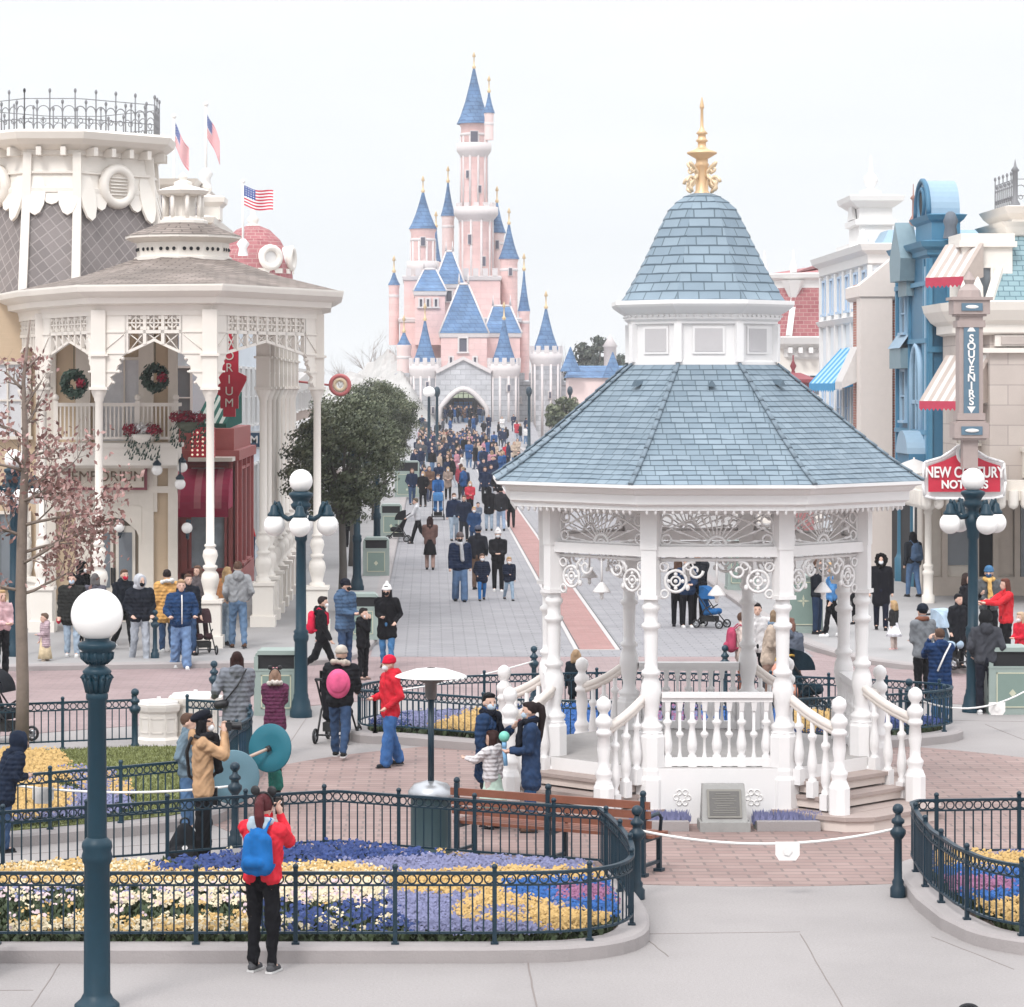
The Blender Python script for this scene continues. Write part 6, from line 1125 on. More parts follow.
# wall lamps and hanging things on the cream shop
def wall_lamp(px, py, Y, label, hang=.5, wall=False):
    c = at(px, py, Y); t = thing('wall_lamp', label, 'lamp', tuple(c), group='globe lamps on the cream shop'); mb = MB()
    if wall: mb.tube([(0, .42, .0), (0, .36, -.14), (0, .18, -.24), (0, 0, -.2), (0, 0, -.12)], .03, 7); mb.box((0, .43, .02), (.12, .04, .3))
    else: mb.tube([(0, 0, .12), (0, 0, hang)], .018, 6); mb.lathe([(.03, .22), (.1, .14), (.09, .1)], n=10)
    mb.build('bracket', DKIRON, t); mb = MB(); mb.ell((0, 0, 0), .125, 16, 12); mb.build('globe', GLOBE, t)
wall_lamp(119, 527, 65.4, 'white globe wall lamp inside the arched entrance', wall=True); wall_lamp(187, 528, 65.5, 'white globe wall lamp on a black bracket under the maroon awning', wall=True)
wall_lamp(157, 470, 64.9, 'white globe lamp hanging at the right end of the sign board', .3); wall_lamp(182, 467, 65.2, 'white globe lamp hanging between the balcony corner and the column', .3); wall_lamp(180, 484, 64.6, 'lowest white globe lamp hanging beside the sign board', .5)
def leafball(mb, c, r, n, rr_, m, sz=.07, flat=1.0):
    for _ in range(n):
        d = Vector((rr_.gauss(0, 1), rr_.gauss(0, 1), rr_.gauss(0, 1) * flat)).normalized(); p = Vector(c) + Vector((d.x * r, d.y * r, d.z * r * flat)) * rr_.uniform(.55, 1.05); nn = (d + Vector((rr_.uniform(-.6, .6), rr_.uniform(-.6, .6), rr_.uniform(-.6, .6)))).normalized(); u = nn.orthogonal().normalized(); v = nn.cross(u); s = sz * rr_.uniform(.6, 1.2)
        mb.add([tuple(p - u * s), tuple(p - v * s * .5), tuple(p + u * s), tuple(p + v * s * .5)], [(0, 1, 2, 3)], m=rr_.choice(m) if isinstance(m, (list, tuple)) else m)
PINE = M('fir_green', (.025, .05, .035), rough=.7, var=.3); BERRY = M('dark_red_flower', (.24, .01, .03), rough=.7, var=.2); SNOWY = M('white_flower', (.70, .68, .68), rough=.7)
for px, py, lab in ((142, 436, 'balcony basket of dark red flowers with white in the middle'), (188, 424, 'hanging basket heaped with dark red flowers at the balcony corner')):
    c = at(px, py, 64.75 if px < 150 else 64.6); t = thing('flower_basket', lab, 'basket', tuple(c), group='flower baskets on the balcony'); mb = MB(); mb.lathe([(.08, -.2), (.22, -.08), (.26, .04), (.2, .04)], n=12); mb.build('basket', CREAM if px < 150 else M('basket_green', (.08, .09, .06)), t); mb = MB(); r_ = random.Random(px)
    for s in (-1, 0, 1): leafball(mb, (s * .24, 0, .14), .2, 160, r_, 0 if (s or px > 150) else 1, .05, .8)
    for _ in range(120): x = r_.uniform(-.4, .4); z = -r_.uniform(0, .55); mb.add([(x - .02, -.12, z), (x + .02, -.12, z), (x + .03, -.14, z + .09)], [(0, 1, 2)], m=2)
    mb.build('flowers', [BERRY, SNOWY, PINE], t)
for px, py, lab in ((155, 378, 'dark green fir wreath with a red ribbon hanging in the porch above the balcony'), (74, 384, 'dark green fir wreath hanging in the narrow left arch of the porch')):
    c = at(px, py, 62.5); t = thing('wreath', lab, 'wreath', tuple(c), group='fir wreaths'); mb = MB(); r_ = random.Random(px)
    for k in range(14): leafball(mb, (.19 * math.cos(k * .449), 0, .22 * math.sin(k * .449)), .12, 60, r_, 0, .06)
    mb.tube([(0, 0, .3), (0, 0, 1.3)], .01, 5, m=0); mb.build('foliage', PINE, t); mb = MB(); leafball(mb, (.16, -.1, .02), .11, 90, r_, 0, .05); mb.build('ribbon', BERRY, t)
for px, py, Y, lab in ((340, 385, 80, 'round red and gold ornamental wreath sign behind the right porch column'),):
    c = at(px, py, Y); t = thing('round_sign', lab, 'sign', tuple(c)); mb = MB(); mb.ring((0, 0, 0), (1, 0, 0), (0, 0, 1), .26, .06, 20, 8); mb.tube([(-.3, 0, 0), (-1.2, 0, .1)], .03, 6); mb.build('ring', M('ornament_red', (.42, .12, .12)), t); mb = MB(); mb.ring((0, -.02, 0), (1, 0, 0), (0, 0, 1), .15, .05, 16, 6); mb.build('inner_ring', M('ornament_gold', (.55, .44, .30)), t)
t = thing('awning', 'green awning with white stripes hanging behind the front porch column', 'awning', (0, 0, 0)); c = at(226, 392, 75); awning(t, tuple(c), (.9, -.45, 0), .95, .8, .8, [M('dark_green_canvas', (.02, .12, .10), rough=.8), M('pale_green_canvas', (.55, .62, .58)), M('dark_green_canvas')], 9, .16)
t = thing('awning', 'small white awning with a dark green edge between the porch columns', 'awning', (0, 0, 0)); c = at(298, 372, 88); awning(t, tuple(c), (.6, -.8, 0), 1.1, .7, .5, [AW2, AW2, M('dark_green_canvas')], 5, .22)
# parasol at the right, over the porch
c = at(914, 462, 75.5); t = thing('parasol', 'small open white parasol in front of the brick wall left of the crimson sign', 'parasol', tuple(c)); mb = MB(); mb.lathe([(.72, -.28), (.5, -.12), (.25, .0), (.02, .08)], n=12, caps=False); mb.build('canopy', AW2, t); mb = MB(); mb.tube([(0, 0, -2.9), (0, 0, .12)], .025, 6); mb.build('pole', PALE, t)
# ================================================================== TREES
BARK = M('bark_brown', (.20, .155, .13), rough=.9, var=.3, vs=8, bump=.5, bs=30); BARKG = M('bark_grey', (.10, .09, .08), rough=.9, var=.3)
def branch(mb, p, d, L, r, depth, rr_, tips, spread=.6, up=.15, kids=(2, 3), sub=4):
    pts = [p]; rs = [r]
    for k in range(sub):
        d = (d + Vector((rr_.gauss(0, .12), rr_.gauss(0, .12), rr_.gauss(0, .08) + up * .3))).normalized(); p = p + d * L / sub; pts.append(p); rs.append(r * (1 - .55 * (k + 1) / sub))
    mb.tube(pts, rs, 6 if r > .03 else 5 if r > .012 else 4)
    if depth == 0: tips.append((pts[-1], d)); tips.append((pts[-2], d)); return
    for k in range(rr_.randint(*kids) + 1):
        i = rr_.randint(1, sub); q = d.orthogonal().normalized(); q = Matrix.Rotation(rr_.uniform(0, 6.28), 3, d) @ q; branch(mb, pts[i], (d + q * rr_.uniform(spread * .6, spread * 1.5)).normalized(), L * rr_.uniform(.5, .75), rs[i] * .62, depth - 1, rr_, tips, spread, up, kids, sub)
    tips.append((pts[-1], d))
# the half bare tree with faded pink leaves on the lawn
a = P(66 - 44, 752, .15); t = thing('tree', 'slim young tree with faded pink brown leaves on the lawn at the left edge', 'tree', (a.x, a.y, .15)); rr_ = random.Random(21); mb = MB(); tips = []
mb.tube([(0, 0, 0), (.02, 0, .06)], [.17, .12], 10); tr = [(0, 0, .0), (.01, 0, 1.0), (-.02, .02, 2.2), (.0, 0, 3.2), (.05, .02, 4.4), (.02, 0, 5.4), (.12, 0, 6.3)]; mb.tube(tr, [.105, .092, .085, .075, .05, .03, .01], 10)
for z, az, L in ((2.3, 20, 1.6), (2.35, 170, 1.2), (2.75, -30, 1.9), (2.9, 10, 2.0), (3.15, 200, 1.4), (3.3, -15, 2.1), (3.5, 80, 1.3), (3.65, -40, 1.6), (3.85, 15, 1.75), (4.1, 190, 1.2), (4.15, 270, 1.1), (4.3, 0, 1.2), (4.6, 160, .9), (4.7, 30, 1.1), (5.0, -20, .9), (5.3, 190, .7), (5.5, 20, .7)):
    o = Vector((0, 0, z)); d = Vector((math.cos(R(az)), math.sin(R(az)) * .8, .34 if z < 4.5 else .9)).normalized(); branch(mb, o, d, L * .47, .028, 2, rr_, tips, .75, .1, (2, 4), 4)
trunk = mb.build('trunk', BARK, t); mb = MB()
for p, d in tips:
    if p.z > 5.0 and rr_.random() < .8 or p.z < 1.5: continue
    if p.z > 4.1 and rr_.random() < .45: continue
    for _ in range(rr_.randint(3, 9)):
        c = p + Vector((rr_.gauss(0, .11), rr_.gauss(0, .11), rr_.gauss(0, .09))); nn = Vector((rr_.gauss(0, 1), rr_.gauss(0, 1), rr_.gauss(0, .6))).normalized(); u = nn.orthogonal().normalized(); u = Matrix.Rotation(rr_.uniform(0, 6.28), 3, nn) @ u; v = nn.cross(u); s = rr_.uniform(.03, .06)
        mb.add([tuple(c - u * s), tuple(c - v * s * .55), tuple(c + u * s), tuple(c + v * s * .55)], [(0, 1, 2, 3)], m=rr_.choice((0, 0, 1, 2)))
mb.build('crown', [M('faded_pink_leaf', (.30, .165, .15), rough=.8, var=.2), M('pale_pink_leaf', (.42, .27, .25), rough=.8, var=.2), M('brown_leaf', (.17, .085, .075), rough=.8, var=.2)], t, fix=False)
# clipped evergreens along the left kerb
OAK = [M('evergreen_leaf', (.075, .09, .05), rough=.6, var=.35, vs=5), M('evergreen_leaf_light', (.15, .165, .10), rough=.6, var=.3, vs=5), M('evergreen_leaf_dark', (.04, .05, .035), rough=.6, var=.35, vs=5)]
def evergreen(x, y, z0, zc, rx, rz, seed, label, group, n=170, leaf=.05, per=70, trunk_r=.1, bark=BARKG):
    rr_ = random.Random(seed); t = thing('tree', label, 'tree', (x, y, z0), group=group); mb = MB(); mb.tube([(0, 0, 0), (.03, 0, zc * .3), (.0, .02, zc * .62), (.05, 0, zc)], [trunk_r * 1.2, trunk_r, trunk_r * .8, trunk_r * .4], 8); cl = []
    for k in range(n):
        d = Vector((rr_.gauss(0, 1), rr_.gauss(0, 1), rr_.gauss(0, 1))).normalized(); q = rr_.uniform(.35, 1) ** .5; bump_ = 1 + .28 * noise.noise(d * 2.1 + Vector((seed, 0, 0))); cl.append(Vector((d.x * rx * q * bump_, d.y * rx * q * bump_, zc + d.z * rz * q * bump_)))
    for k in range(16): c = cl[k * 3 % n]; mb.tube([(0, 0, zc * rr_.uniform(.55, .8)), (c.x * .5, c.y * .5, c.z * .5 + zc * .42), tuple(c)], [.05, .03, .01], 5)
    mb.build('trunk', bark, t); mb = MB()
    for c in cl:
        m = 1 if rr_.random() < .32 + .35 * (c.z - zc) / rz else (2 if rr_.random() < .35 else 0); leafball(mb, c, rr_.uniform(.2, .36) * rx / 1.3, per, rr_, (m, m, 0), leaf, .75)  # lighter leaves favoured towards the crown top, light from above painted in
    mb.build('crown', OAK, t, fix=False); return t
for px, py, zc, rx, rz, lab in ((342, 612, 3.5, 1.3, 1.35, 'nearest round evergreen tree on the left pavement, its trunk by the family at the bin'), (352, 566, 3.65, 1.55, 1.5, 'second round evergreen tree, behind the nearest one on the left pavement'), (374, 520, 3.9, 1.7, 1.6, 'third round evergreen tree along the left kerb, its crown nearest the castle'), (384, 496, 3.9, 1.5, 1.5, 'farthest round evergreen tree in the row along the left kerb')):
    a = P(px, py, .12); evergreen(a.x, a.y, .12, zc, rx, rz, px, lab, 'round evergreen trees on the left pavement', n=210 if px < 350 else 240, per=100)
a = P(573, 470); evergreen(a.x, a.y + 10, 0, 3.3, 1.5, 1.3, 3, 'small yellowish bush tree behind the left edge of the gazebo roof', 'far trees', n=90, leaf=.16, per=40)
for k, (px, Y, zt, w_) in enumerate(((583, 300, 9.6, 2.2), (600, 310, 10.4, 2.2), (611, 305, 8.4, 2.6), (590, 330, 9.5, 3.0), (622, 312, 8.5, 2.4), (571, 320, 7.6, 2.2))):
    x = (px - VX) * Y / F; t = thing('tree', ('dark far conifer with its tip above the pink outbuildings', 'tallest dark far conifer right of the castle', 'bushy far evergreen left of the gazebo cupola', 'broad far conifer behind the two taller ones', 'far evergreen half hidden by the gazebo cupola', 'lowest far evergreen beside the grey castle tower')[k], 'tree', (x, Y, 0), group='far trees'); rr_ = random.Random(k); mb = MB(); mb.tube([(0, 0, 0), (0, 0, zt)], [.3, .05], 6); mb.build('trunk', BARKG, t); mb = MB()
    for _ in range(60): z = rr_.uniform(2, zt); q = w_ * (1 - (z - 2) / (zt - 1.2)) ** .7 * rr_.uniform(.3, 1); aa = rr_.uniform(0, 6.28); leafball(mb, (q * math.cos(aa), q * math.sin(aa), z), .7, 30, rr_, (0, 0, 1), .26, .7)
    mb.build('crown', [M('far_conifer', (.05, .065, .05), var=.3), M('far_conifer_light', (.09, .10, .075), var=.3)], t, fix=False)
for k, (px, Y, h) in enumerate(((352, 300, 7), (366, 305, 9), (378, 300, 8), (392, 310, 8.5), (540, 330, 9), (560, 335, 10), (345, 290, 6))):
    t = thing('tree', 'bare grey winter tree on the rocks beside the castle' if px < 500 else 'bare grey winter tree behind the castle towers', 'tree', ((px - VX) * Y / F, Y, 2.5 if px < 500 else 1), group='bare trees by the castle' if px < 500 else 'bare trees behind the castle'); rr_ = random.Random(k + 40); mb = MB(); tips = []; branch(mb, Vector((0, 0, 0)), Vector((0, 0, 1)), h * .5, .16, 3, rr_, tips, .55, .25, (3, 4), 4); mb.build('branches', M('bare_twig', (.26, .22, .20), rough=.9), t)
# ================================================================== PEOPLE
_ts = bpy.data.scenes.new('build_scene')
def remesh(mb, vox, mats, name, smooth=3, post=None):
    me = mb.mesh('tmp', mats); o = bpy.data.objects.new('tmp', me); _ts.collection.objects.link(o)
    m = o.modifiers.new('r', 'REMESH'); m.mode = 'VOXEL'; m.voxel_size = vox; m.use_smooth_shade = True
    if smooth: q = o.modifiers.new('s', 'SMOOTH'); q.iterations = smooth; q.factor = .5
    _ts.view_layers[0].update(); dg = _ts.view_layers[0].depsgraph; r = bpy.data.meshes.new_from_object(o.evaluated_get(dg)); bpy.data.objects.remove(o); bpy.data.meshes.remove(me); r.name = name
    r.materials.clear()
    for q in (mats if isinstance(mats, (list, tuple)) else [mats]): r.materials.append(q)
    return r
SKINS = [M('skin_fair', (.56, .36, .28), rough=.55, var=.06), M('skin_tan', (.42, .25, .17), rough=.55, var=.06), M('skin_brown', (.18, .095, .06), rough=.55, var=.06)]
CLOTH = XM('cloth'); PUFF = XM('padded_cloth', quilt=True); HAIRM = XM('hair_strands', rough=.55); EYE = M('eye_dark', (.03, .025, .03), rough=.3)
MASKM = M('face_mask', (.62, .68, .74), rough=.8, var=.04)
def ik(S_, W, L1, L2, hint):
    S_ = Vector(S_); W = Vector(W); d = W - S_; L = min(d.length, (L1 + L2) * .995); d.normalize(); W = S_ + d * L; a = (L1 * L1 - L2 * L2 + L * L) / (2 * L); h = math.sqrt(max(0, L1 * L1 - a * a)); q = Vector(hint) - d * Vector(hint).dot(d); q.normalize(); return S_ + d * a + q * h, W
ARM = {'down': (.255, -.04, .87), 'pocket': (.20, -.14, .98), 'hold': (.06, -.27, 1.10), 'camera': (.07, -.25, 1.53), 'push': (.2, -.40, 1.02), 'reach': (.14, -.5, 1.26), 'phone': (.05, -.32, 1.30), 'face': (.06, -.16, 1.50), 'carry': (.27, -.06, .84), 'side': (.34, -.18, 1.05), 'fist': (.24, -.26, 1.06)}
def figure(arms, walk, lean, look, hk, coat_hem, puffy, legfit, detail, hair, skirt=None, hood=False, hooddown=False, scarf=False, bend=0.0):
    """returns the separate closed shapes of a 1.75 m figure facing -y"""
    sh = {k: MB() for k in ('body', 'coat', 'legs', 'hair', 'shoes')}
    L = {}; low = 9
    for s in (-1, 1):
        a = s * walk * .42; k = Vector((s * .09, 0, .91)) + .42 * Vector((0, -math.sin(a), -math.cos(a))); b = a - (.55 * abs(walk) if a < 0 else 0.02) ; an = k + .40 * Vector((0, -math.sin(b), -math.cos(b))); L[s] = [Vector((s * .09, 0, .91)), k + Vector((s * .012, -.012, 0)), an + Vector((s * .012, 0, 0))]; low = min(low, an.z)
    dz = .085 - low; T = lambda v: Vector((v[0], v[1] - math.sin(lean) * max(0, v[2] - .9), v[2] + dz - (1 - math.cos(lean)) * max(0, v[2] - .9)))
    for s in (-1, 1): L[s] = [v + Vector((0, 0, dz)) for v in L[s]]
    B = sh['body']; r = {'slim': (.096, .074, .07, .054), 'jean': (.098, .078, .076, .064), 'wide': (.108, .095, .10, .098)}[legfit]
    for s in (-1, 1):
        h, k, an = L[s]; B.cap(h, k, .078, .055); B.cap(k, an, .052, .036); B.cap(an, an + Vector((0, -.1, -.045)), .036, .03)
        sh['legs'].cap(h, k, r[0], r[1], 12); sh['legs'].cap(k, an + Vector((0, 0, .015)), r[2], r[3], 12)
        S_ = sh['shoes']; f = Vector((0, -1, 0)); t0 = an + Vector((0, .035, -.038)); S_.m = 0; S_.cap(t0, t0 + f * .16 + Vector((0, 0, -.012)), .043, .036, 10); S_.cap(an + Vector((0, .01, .0)), an + Vector((0, -.02, -.03)), .045, .045, 10); S_.m = 1; S_.box((an.x, an.y - .046, an.z - .073), (.078, .235, .02)); S_.m = 0
    sh['legs'].cap(T((-.05, 0, .93)), T((.05, 0, .93)), .115, .115, 12); B.cap(T((-.06, 0, .95)), T((.06, 0, .95)), .095); B.cap(T((-.05, 0, .98)), T((-.07, 0, 1.3)), .085, .10); B.cap(T((.05, 0, .98)), T((.07, 0, 1.3)), .085, .10); B.cap(T((-.14, 0, 1.42)), T((.14, 0, 1.42)), .06); B.cap(T((0, .01, 1.40)), T((0, -.01, 1.57)), .052)
    pf = .018 if puffy else 0; Cc = sh['coat']; hz = coat_hem
    for s in (-1, 1):
        Cc.cap(T((s * .088, .0, 1.32)), T((s * .072, .0, 1.0)), .13 + pf, .124 + pf, 12); Cc.cap(T((s * .075, 0, 1.02)), T((s * .078, .0, hz + .1)), .12 + pf, .128 + pf * 1.3 + max(0, .85 - hz) * .05, 12)
        Cc.cap(T((0, 0, 1.43)), T((s * .145, 0, 1.415)), .085, .085 + pf * .6, 10)
    Cc.cap(T((0, .015, 1.46)), T((0, 0, 1.525)), .085, .078, 12)
    if hooddown: Cc.ell(tuple(T((0, .11, 1.47))), (.125, .07, .10)); Cc.ell(tuple(T((0, .05, 1.50))), (.12, .10, .06))
    if scarf: sh['scarf'] = MB(); sh['scarf'].X = None; c = T((0, -.01, 1.50)); sh['scarf'].ring(c, (1, 0, 0), (0, 1, .15), .085, .05, 14, 8); sh['scarf'].cap(c + Vector((.02, -.13, -.03)), c + Vector((.05, -.17, -.42)), .05, .055)
    for s, pz in ((-1, arms[0]), (1, arms[1])):
        w_ = ARM[pz] if isinstance(pz, str) else pz; sx, sy, sz = w_; 
        if pz == 'down': sy += s * walk * .16; 
        Sh = T((s * .19, 0, 1.415)); W = T((s * sx, sy, sz)); E_, W = ik(Sh, W, .29, .27, (s * .42, .6, -.65) if pz not in ('down', 'carry') else (s * .3, 1, 0))
        B.cap(Sh, E_, .048, .038); B.cap(E_, W, .037, .026); Cc.cap(Sh, E_, .08 + pf, .066 + pf * .8, 12); Cc.cap(E_, W - (W - E_).normalized() * .015, .062 + pf * .8, .047 + pf * .4, 12)
        d = (W - E_).normalized(); d2 = (d + Vector((0, -.25, 0)) if pz == 'down' else d).normalized(); side = d2.cross(Vector((0, 0, 1))) if abs(d2.z) < .9 else Vector((0, -1, 0)); side.normalize(); nrm = d2.cross(side); pl_ = W + d2 * .07
        B.cap(W, pl_, .026, .034); B.cap(W + d2 * .04 + side * .015, pl_ + side * .018, .024, .022); B.cap(W + d2 * .04 - side * .015, pl_ - side * .018, .024, .022)
        if detail < 2:
            for q, ln in ((-.03, .062), (-.01, .075), (.01, .078), (.03, .068)):
                k0 = pl_ + side * q; k1 = k0 + d2 * ln * .55 - nrm * .008; k2 = k1 + d2 * ln * .3 - nrm * .03; B.cap(k0, k1, .0105, .0095, 6); B.cap(k1, k2, .0095, .008, 6)
            th = W + d2 * .03 + side * .03 * (-s); B.cap(th, th + (d2 * .7 - side * s * .7).normalized() * .05, .013, .011, 6)
    # head, turned by look
    hc = T((0, -.02, 1.625)); Rm = Matrix.Rotation(look, 3, 'Z'); q = lambda v: hc + Rm @ (Vector(v) * hk)
    B.ell(tuple(hc + Vector((0, 0, .02)) * hk), (.078 * hk, .097 * hk, .108 * hk), 16, 12, rot=Rm); B.ell(tuple(q((0, -.03, -.055))), (.058 * hk, .065 * hk, .06 * hk), 12, 8, rot=Rm); B.cap(q((0, -.09, .015)), q((0, -.108, -.022)), .013 * hk, .018 * hk, 8)
    for s in (-1, 1): B.ell(tuple(q((s * .08, .005, -.005))), (.014 * hk, .026 * hk, .034 * hk), 8, 6, rot=Rm)
    B.cap(q((-.02, -.093, -.055)), q((.02, -.093, -.055)), .010 * hk, .010 * hk, 6)
    eyes = [q((s * .032, -.088, .02)) for s in (-1, 1)]
    H = sh['hair']
    if hair != 'none':
        H.ell(tuple(q((0, .022, .045))), (.088 * hk, .095 * hk, .098 * hk), 14, 10, rot=Rm); H.ell(tuple(q((0, -.035, .095))), (.07 * hk, .062 * hk, .04 * hk), 12, 8, rot=Rm)
        for s in (-1, 1): H.cap(q((s * .078, .01, .04)), q((s * .074, .02, -.01)), .02 * hk, .016 * hk, 6)
        if hair == 'long':
            for s in (-1, 0, 1): H.cap(q((s * .06, .05, .02)), q((s * .075, .085, -.30)), .045 * hk, .04 * hk, 8); 
            for s in (-1, 1): H.cap(q((s * .082, .0, .02)), q((s * .085, -.0, -.2)), .03 * hk, .026 * hk, 8)
        if hair == 'bob':
            for s in (-1, 0, 1): H.cap(q((s * .065, .05, .02)), q((s * .07, .07, -.11)), .05 * hk, .045 * hk, 8)
            for s in (-1, 1): H.cap(q((s * .082, .0, .02)), q((s * .082, -.01, -.1)), .026 * hk, .024 * hk, 8)
        if hair == 'pony':
            H.ell(tuple(q((0, .12, .09))), .04 * hk); pts = [(0, .12, .09), (.005, .165, .05), (.0, .175, -.06), (-.01, .155, -.2), (-.02, .15, -.33), (-.03, .15, -.42)]; rs = (.036, .048, .055, .05, .036, .014)
            for (a_, b_), (c_, e_) in zip(zip(pts, pts[1:]), zip(rs, rs[1:])): H.cap(q(a_), q(b_), c_ * hk, e_ * hk, 8)
        if hair == 'bun': H.ell(tuple(q((0, .11, .08))), .05 * hk)
    return sh, T, q, hc, Rm, eyes, L
PEOPLE = 'visitors in the square'
def person(px, py, h, head, label, coat, legs, hairc=(.05, .03, .02), hair='short', hat=None, hatc=None, mask=None, arms=('down', 'down'), walk=0, lean=0.0, look=0, hem=.84, puffy=False, fit='jean', shoe=(.02, .02, .022), sole=None, z=0.0, skin=0, skirt=None, hooddown=False, scarf=None, fur=None, vox=None, pos=None, collar=None):
    a = pos or P(px, py, z); s = h / 1.75; hk = (1 + max(0, 1.6 - h) * .55) ; near = a.y < 38; detail = 0 if near else (1 if a.y < 62 else 2); vx = vox or (.0085 if a.y < 30 else .011 if near else .014 if a.y < 62 else .02)
    sh, T, q, hc, Rm, eyes, L = figure(arms, walk, lean, R(look), hk, hem, puffy, fit, detail, hair, hooddown=hooddown, scarf=bool(scarf)); vx /= s
    t = thing('person', label, 'person', tuple(a), R(head), PEOPLE); t.scale = (s, s, s)
    def part(name, mb, m, col, smooth=3, rem=True):
        me = remesh(mb, vx, m, name, smooth) if rem else mb.mesh(name, m)
        if rem and detail < 2 and name in ('coat', 'trousers', 'scarf'):      # folds of the cloth
            n_ = len(me.vertices); co = np.empty(n_ * 3, np.float32); no = np.empty(n_ * 3, np.float32); me.vertices.foreach_get('co', co); me.vertices.foreach_get('normal', no); co = co.reshape(-1, 3); no = no.reshape(-1, 3); X_, Y_, Z_ = co.T; f = px * .37
            w_ = np.sin(Z_ * 34 + 5 * np.sin(X_ * 11 + f) + 4 * np.sin(Y_ * 13 - f)) * np.sin(X_ * 9 + Y_ * 7 + Z_ * 6 + f) * .008 + np.sin(Z_ * 71 + 6 * np.sin(X_ * 19 - f) + 5 * np.sin(Y_ * 23)) * np.sin(X_ * 21 - Z_ * 13 + f) * .0035 + np.sin(X_ * 13 + f) * np.sin(Z_ * 9 - f) * .007
            me.vertices.foreach_set('co', (co + no * w_[:, None]).ravel())
            me.update()
        o = put(name, me, t)
        if col: o.color = (*col, 1)
        return o
    bm_ = remesh(sh['body'], vx, [SKINS[skin], EYE], 'body', 3)
    mb = MB(); mb.m = 1
    for e in eyes: mb.ell(tuple(e), (.012 * hk, .008 * hk, .008 * hk), 8, 6)
    b = bmesh.new(); b.from_mesh(bm_); e_ = mb.mesh('eyes', [SKINS[skin], EYE]); b.from_mesh(e_); b.to_mesh(bm_); b.free(); bpy.data.meshes.remove(e_); body = put('body', bm_, t)
    part('coat', sh['coat'], PUFF if puffy else CLOTH, coat, 4)
    if skirt:
        mb = MB(); c, z0, r0 = skirt; n = 22; prof = [(.13, 1.0), (.16, .9), (.19, (.9 + z0) / 2), (r0, z0), (r0 - .015, z0), (.14, .88)]; mb.lathe(prof, n=n, caps=False)
        mb.v = [(x * (1 + .07 * math.sin(7 * math.atan2(y, x)) * (1 - zz)), y * (1 + .07 * math.sin(7 * math.atan2(y, x)) * (1 - zz)), zz) for x, y, zz in mb.v]; o = part('skirt', mb, CLOTH, c, rem=False)
    if legs: part('trousers', sh['legs'], CLOTH, legs, 3)
    for sd in (0, 1):
        n = len(sh['shoes'].v) // 2; S_ = sh['shoes']; mb = MB(); mb.v = S_.v[:n] if sd == 0 else S_.v[n:]; k = len(S_.f) // 2; mb.f = S_.f[:k] if sd == 0 else [[i - n for i in f] for f in S_.f[k:]]; mb.mi = S_.mi[:k]; mb.sm = S_.sm[:k]; o = put('shoe', mb.mesh('shoe', [CLOTH, M('shoe_sole', (.55, .54, .53)) if sole or sum(shoe) > 1 else BLACK]), t); o.color = (*shoe, 1)
    if hair != 'none': part('hair', sh['hair'], HAIRM, hairc, 2)
    if scarf: part('scarf', sh['scarf'], CLOTH, scarf, 2)
    if mask: mb = MB(); mb.ell(tuple(q((0, -.052, -.042))), (.058 * hk, .062 * hk, .055 * hk), 14, 10, rot=Rm); [mb.tube([q((sd * .05, -.07, -.03)), q((sd * .082, .0, -.0))], .004, 4) for sd in (-1, 1)]; o = put('face_mask', mb.mesh('face_mask', CLOTH), t); o.color = (*mask, 1)
    if hat:
        mb = MB()
        if hat == 'beanie': mb.ell(tuple(q((0, .012, .075))), (.097 * hk, .11 * hk, .088 * hk), 16, 10, rot=Rm); mb.ring(q((0, .006, .045)), Rm @ Vector((1, 0, 0)), Rm @ Vector((0, 1.1, .12)), .09 * hk, .02 * hk, 18, 8)
        if hat == 'pompom': mb.ell(tuple(q((0, .012, .075))), (.097 * hk, .11 * hk, .088 * hk), 16, 10, rot=Rm); mb.ring(q((0, .006, .045)), Rm @ Vector((1, 0, 0)), Rm @ Vector((0, 1.1, .12)), .09 * hk, .024 * hk, 18, 8); mb.ell(tuple(q((0, .02, .18))), .04 * hk)
        if hat == 'beret': mb.ell(tuple(q((.0, .05, .095))), (.125 * hk, .135 * hk, .062 * hk), 18, 10, rot=Rm @ Matrix.Rotation(R(-24), 3, 'X')); mb.ring(q((0, .015, .055)), Rm @ Vector((1, 0, 0)), Rm @ Vector((0, 1.08, .25)), .088 * hk, .014 * hk, 16, 6)
        if hat == 'hood':
            mb.ell(tuple(q((0, .035, .03))), (.115 * hk, .12 * hk, .135 * hk), 16, 12, rot=Rm); mb.ring(q((0, -.04, .01)), Rm @ Vector((1, 0, 0)), Vector((0, 0, 1.18)), .095 * hk, .028 * hk, 18, 8); mb.ell(tuple(q((0, .05, -.1))), (.12 * hk, .11 * hk, .08 * hk), 14, 8, rot=Rm)
        o = part('hat' if hat != 'hood' else 'hood', mb, CLOTH, hatc, 2)
    if fur:
        mb = MB(); r_ = random.Random(int(px)); c = T((0, .05, 1.5)) if hat != 'hood' else q((0, -.05, .01)); u, v = (Vector((1, 0, 0)), Vector((0, 1, .3))) if hat != 'hood' else (Rm @ Vector((1, 0, 0)), Vector((0, 0, 1.15)))
        for k in range(26): aa = k * .2417; mb.ell(tuple(c + .115 * hk * (math.cos(aa) * u + math.sin(aa) * v) + Vector((r_.gauss(0, .008), r_.gauss(0, .008), r_.gauss(0, .008)))), r_.uniform(.034, .05), 7, 5)
        o = put('fur_trim', mb.mesh('fur_trim', CLOTH), t); o.color = (*fur, 1)
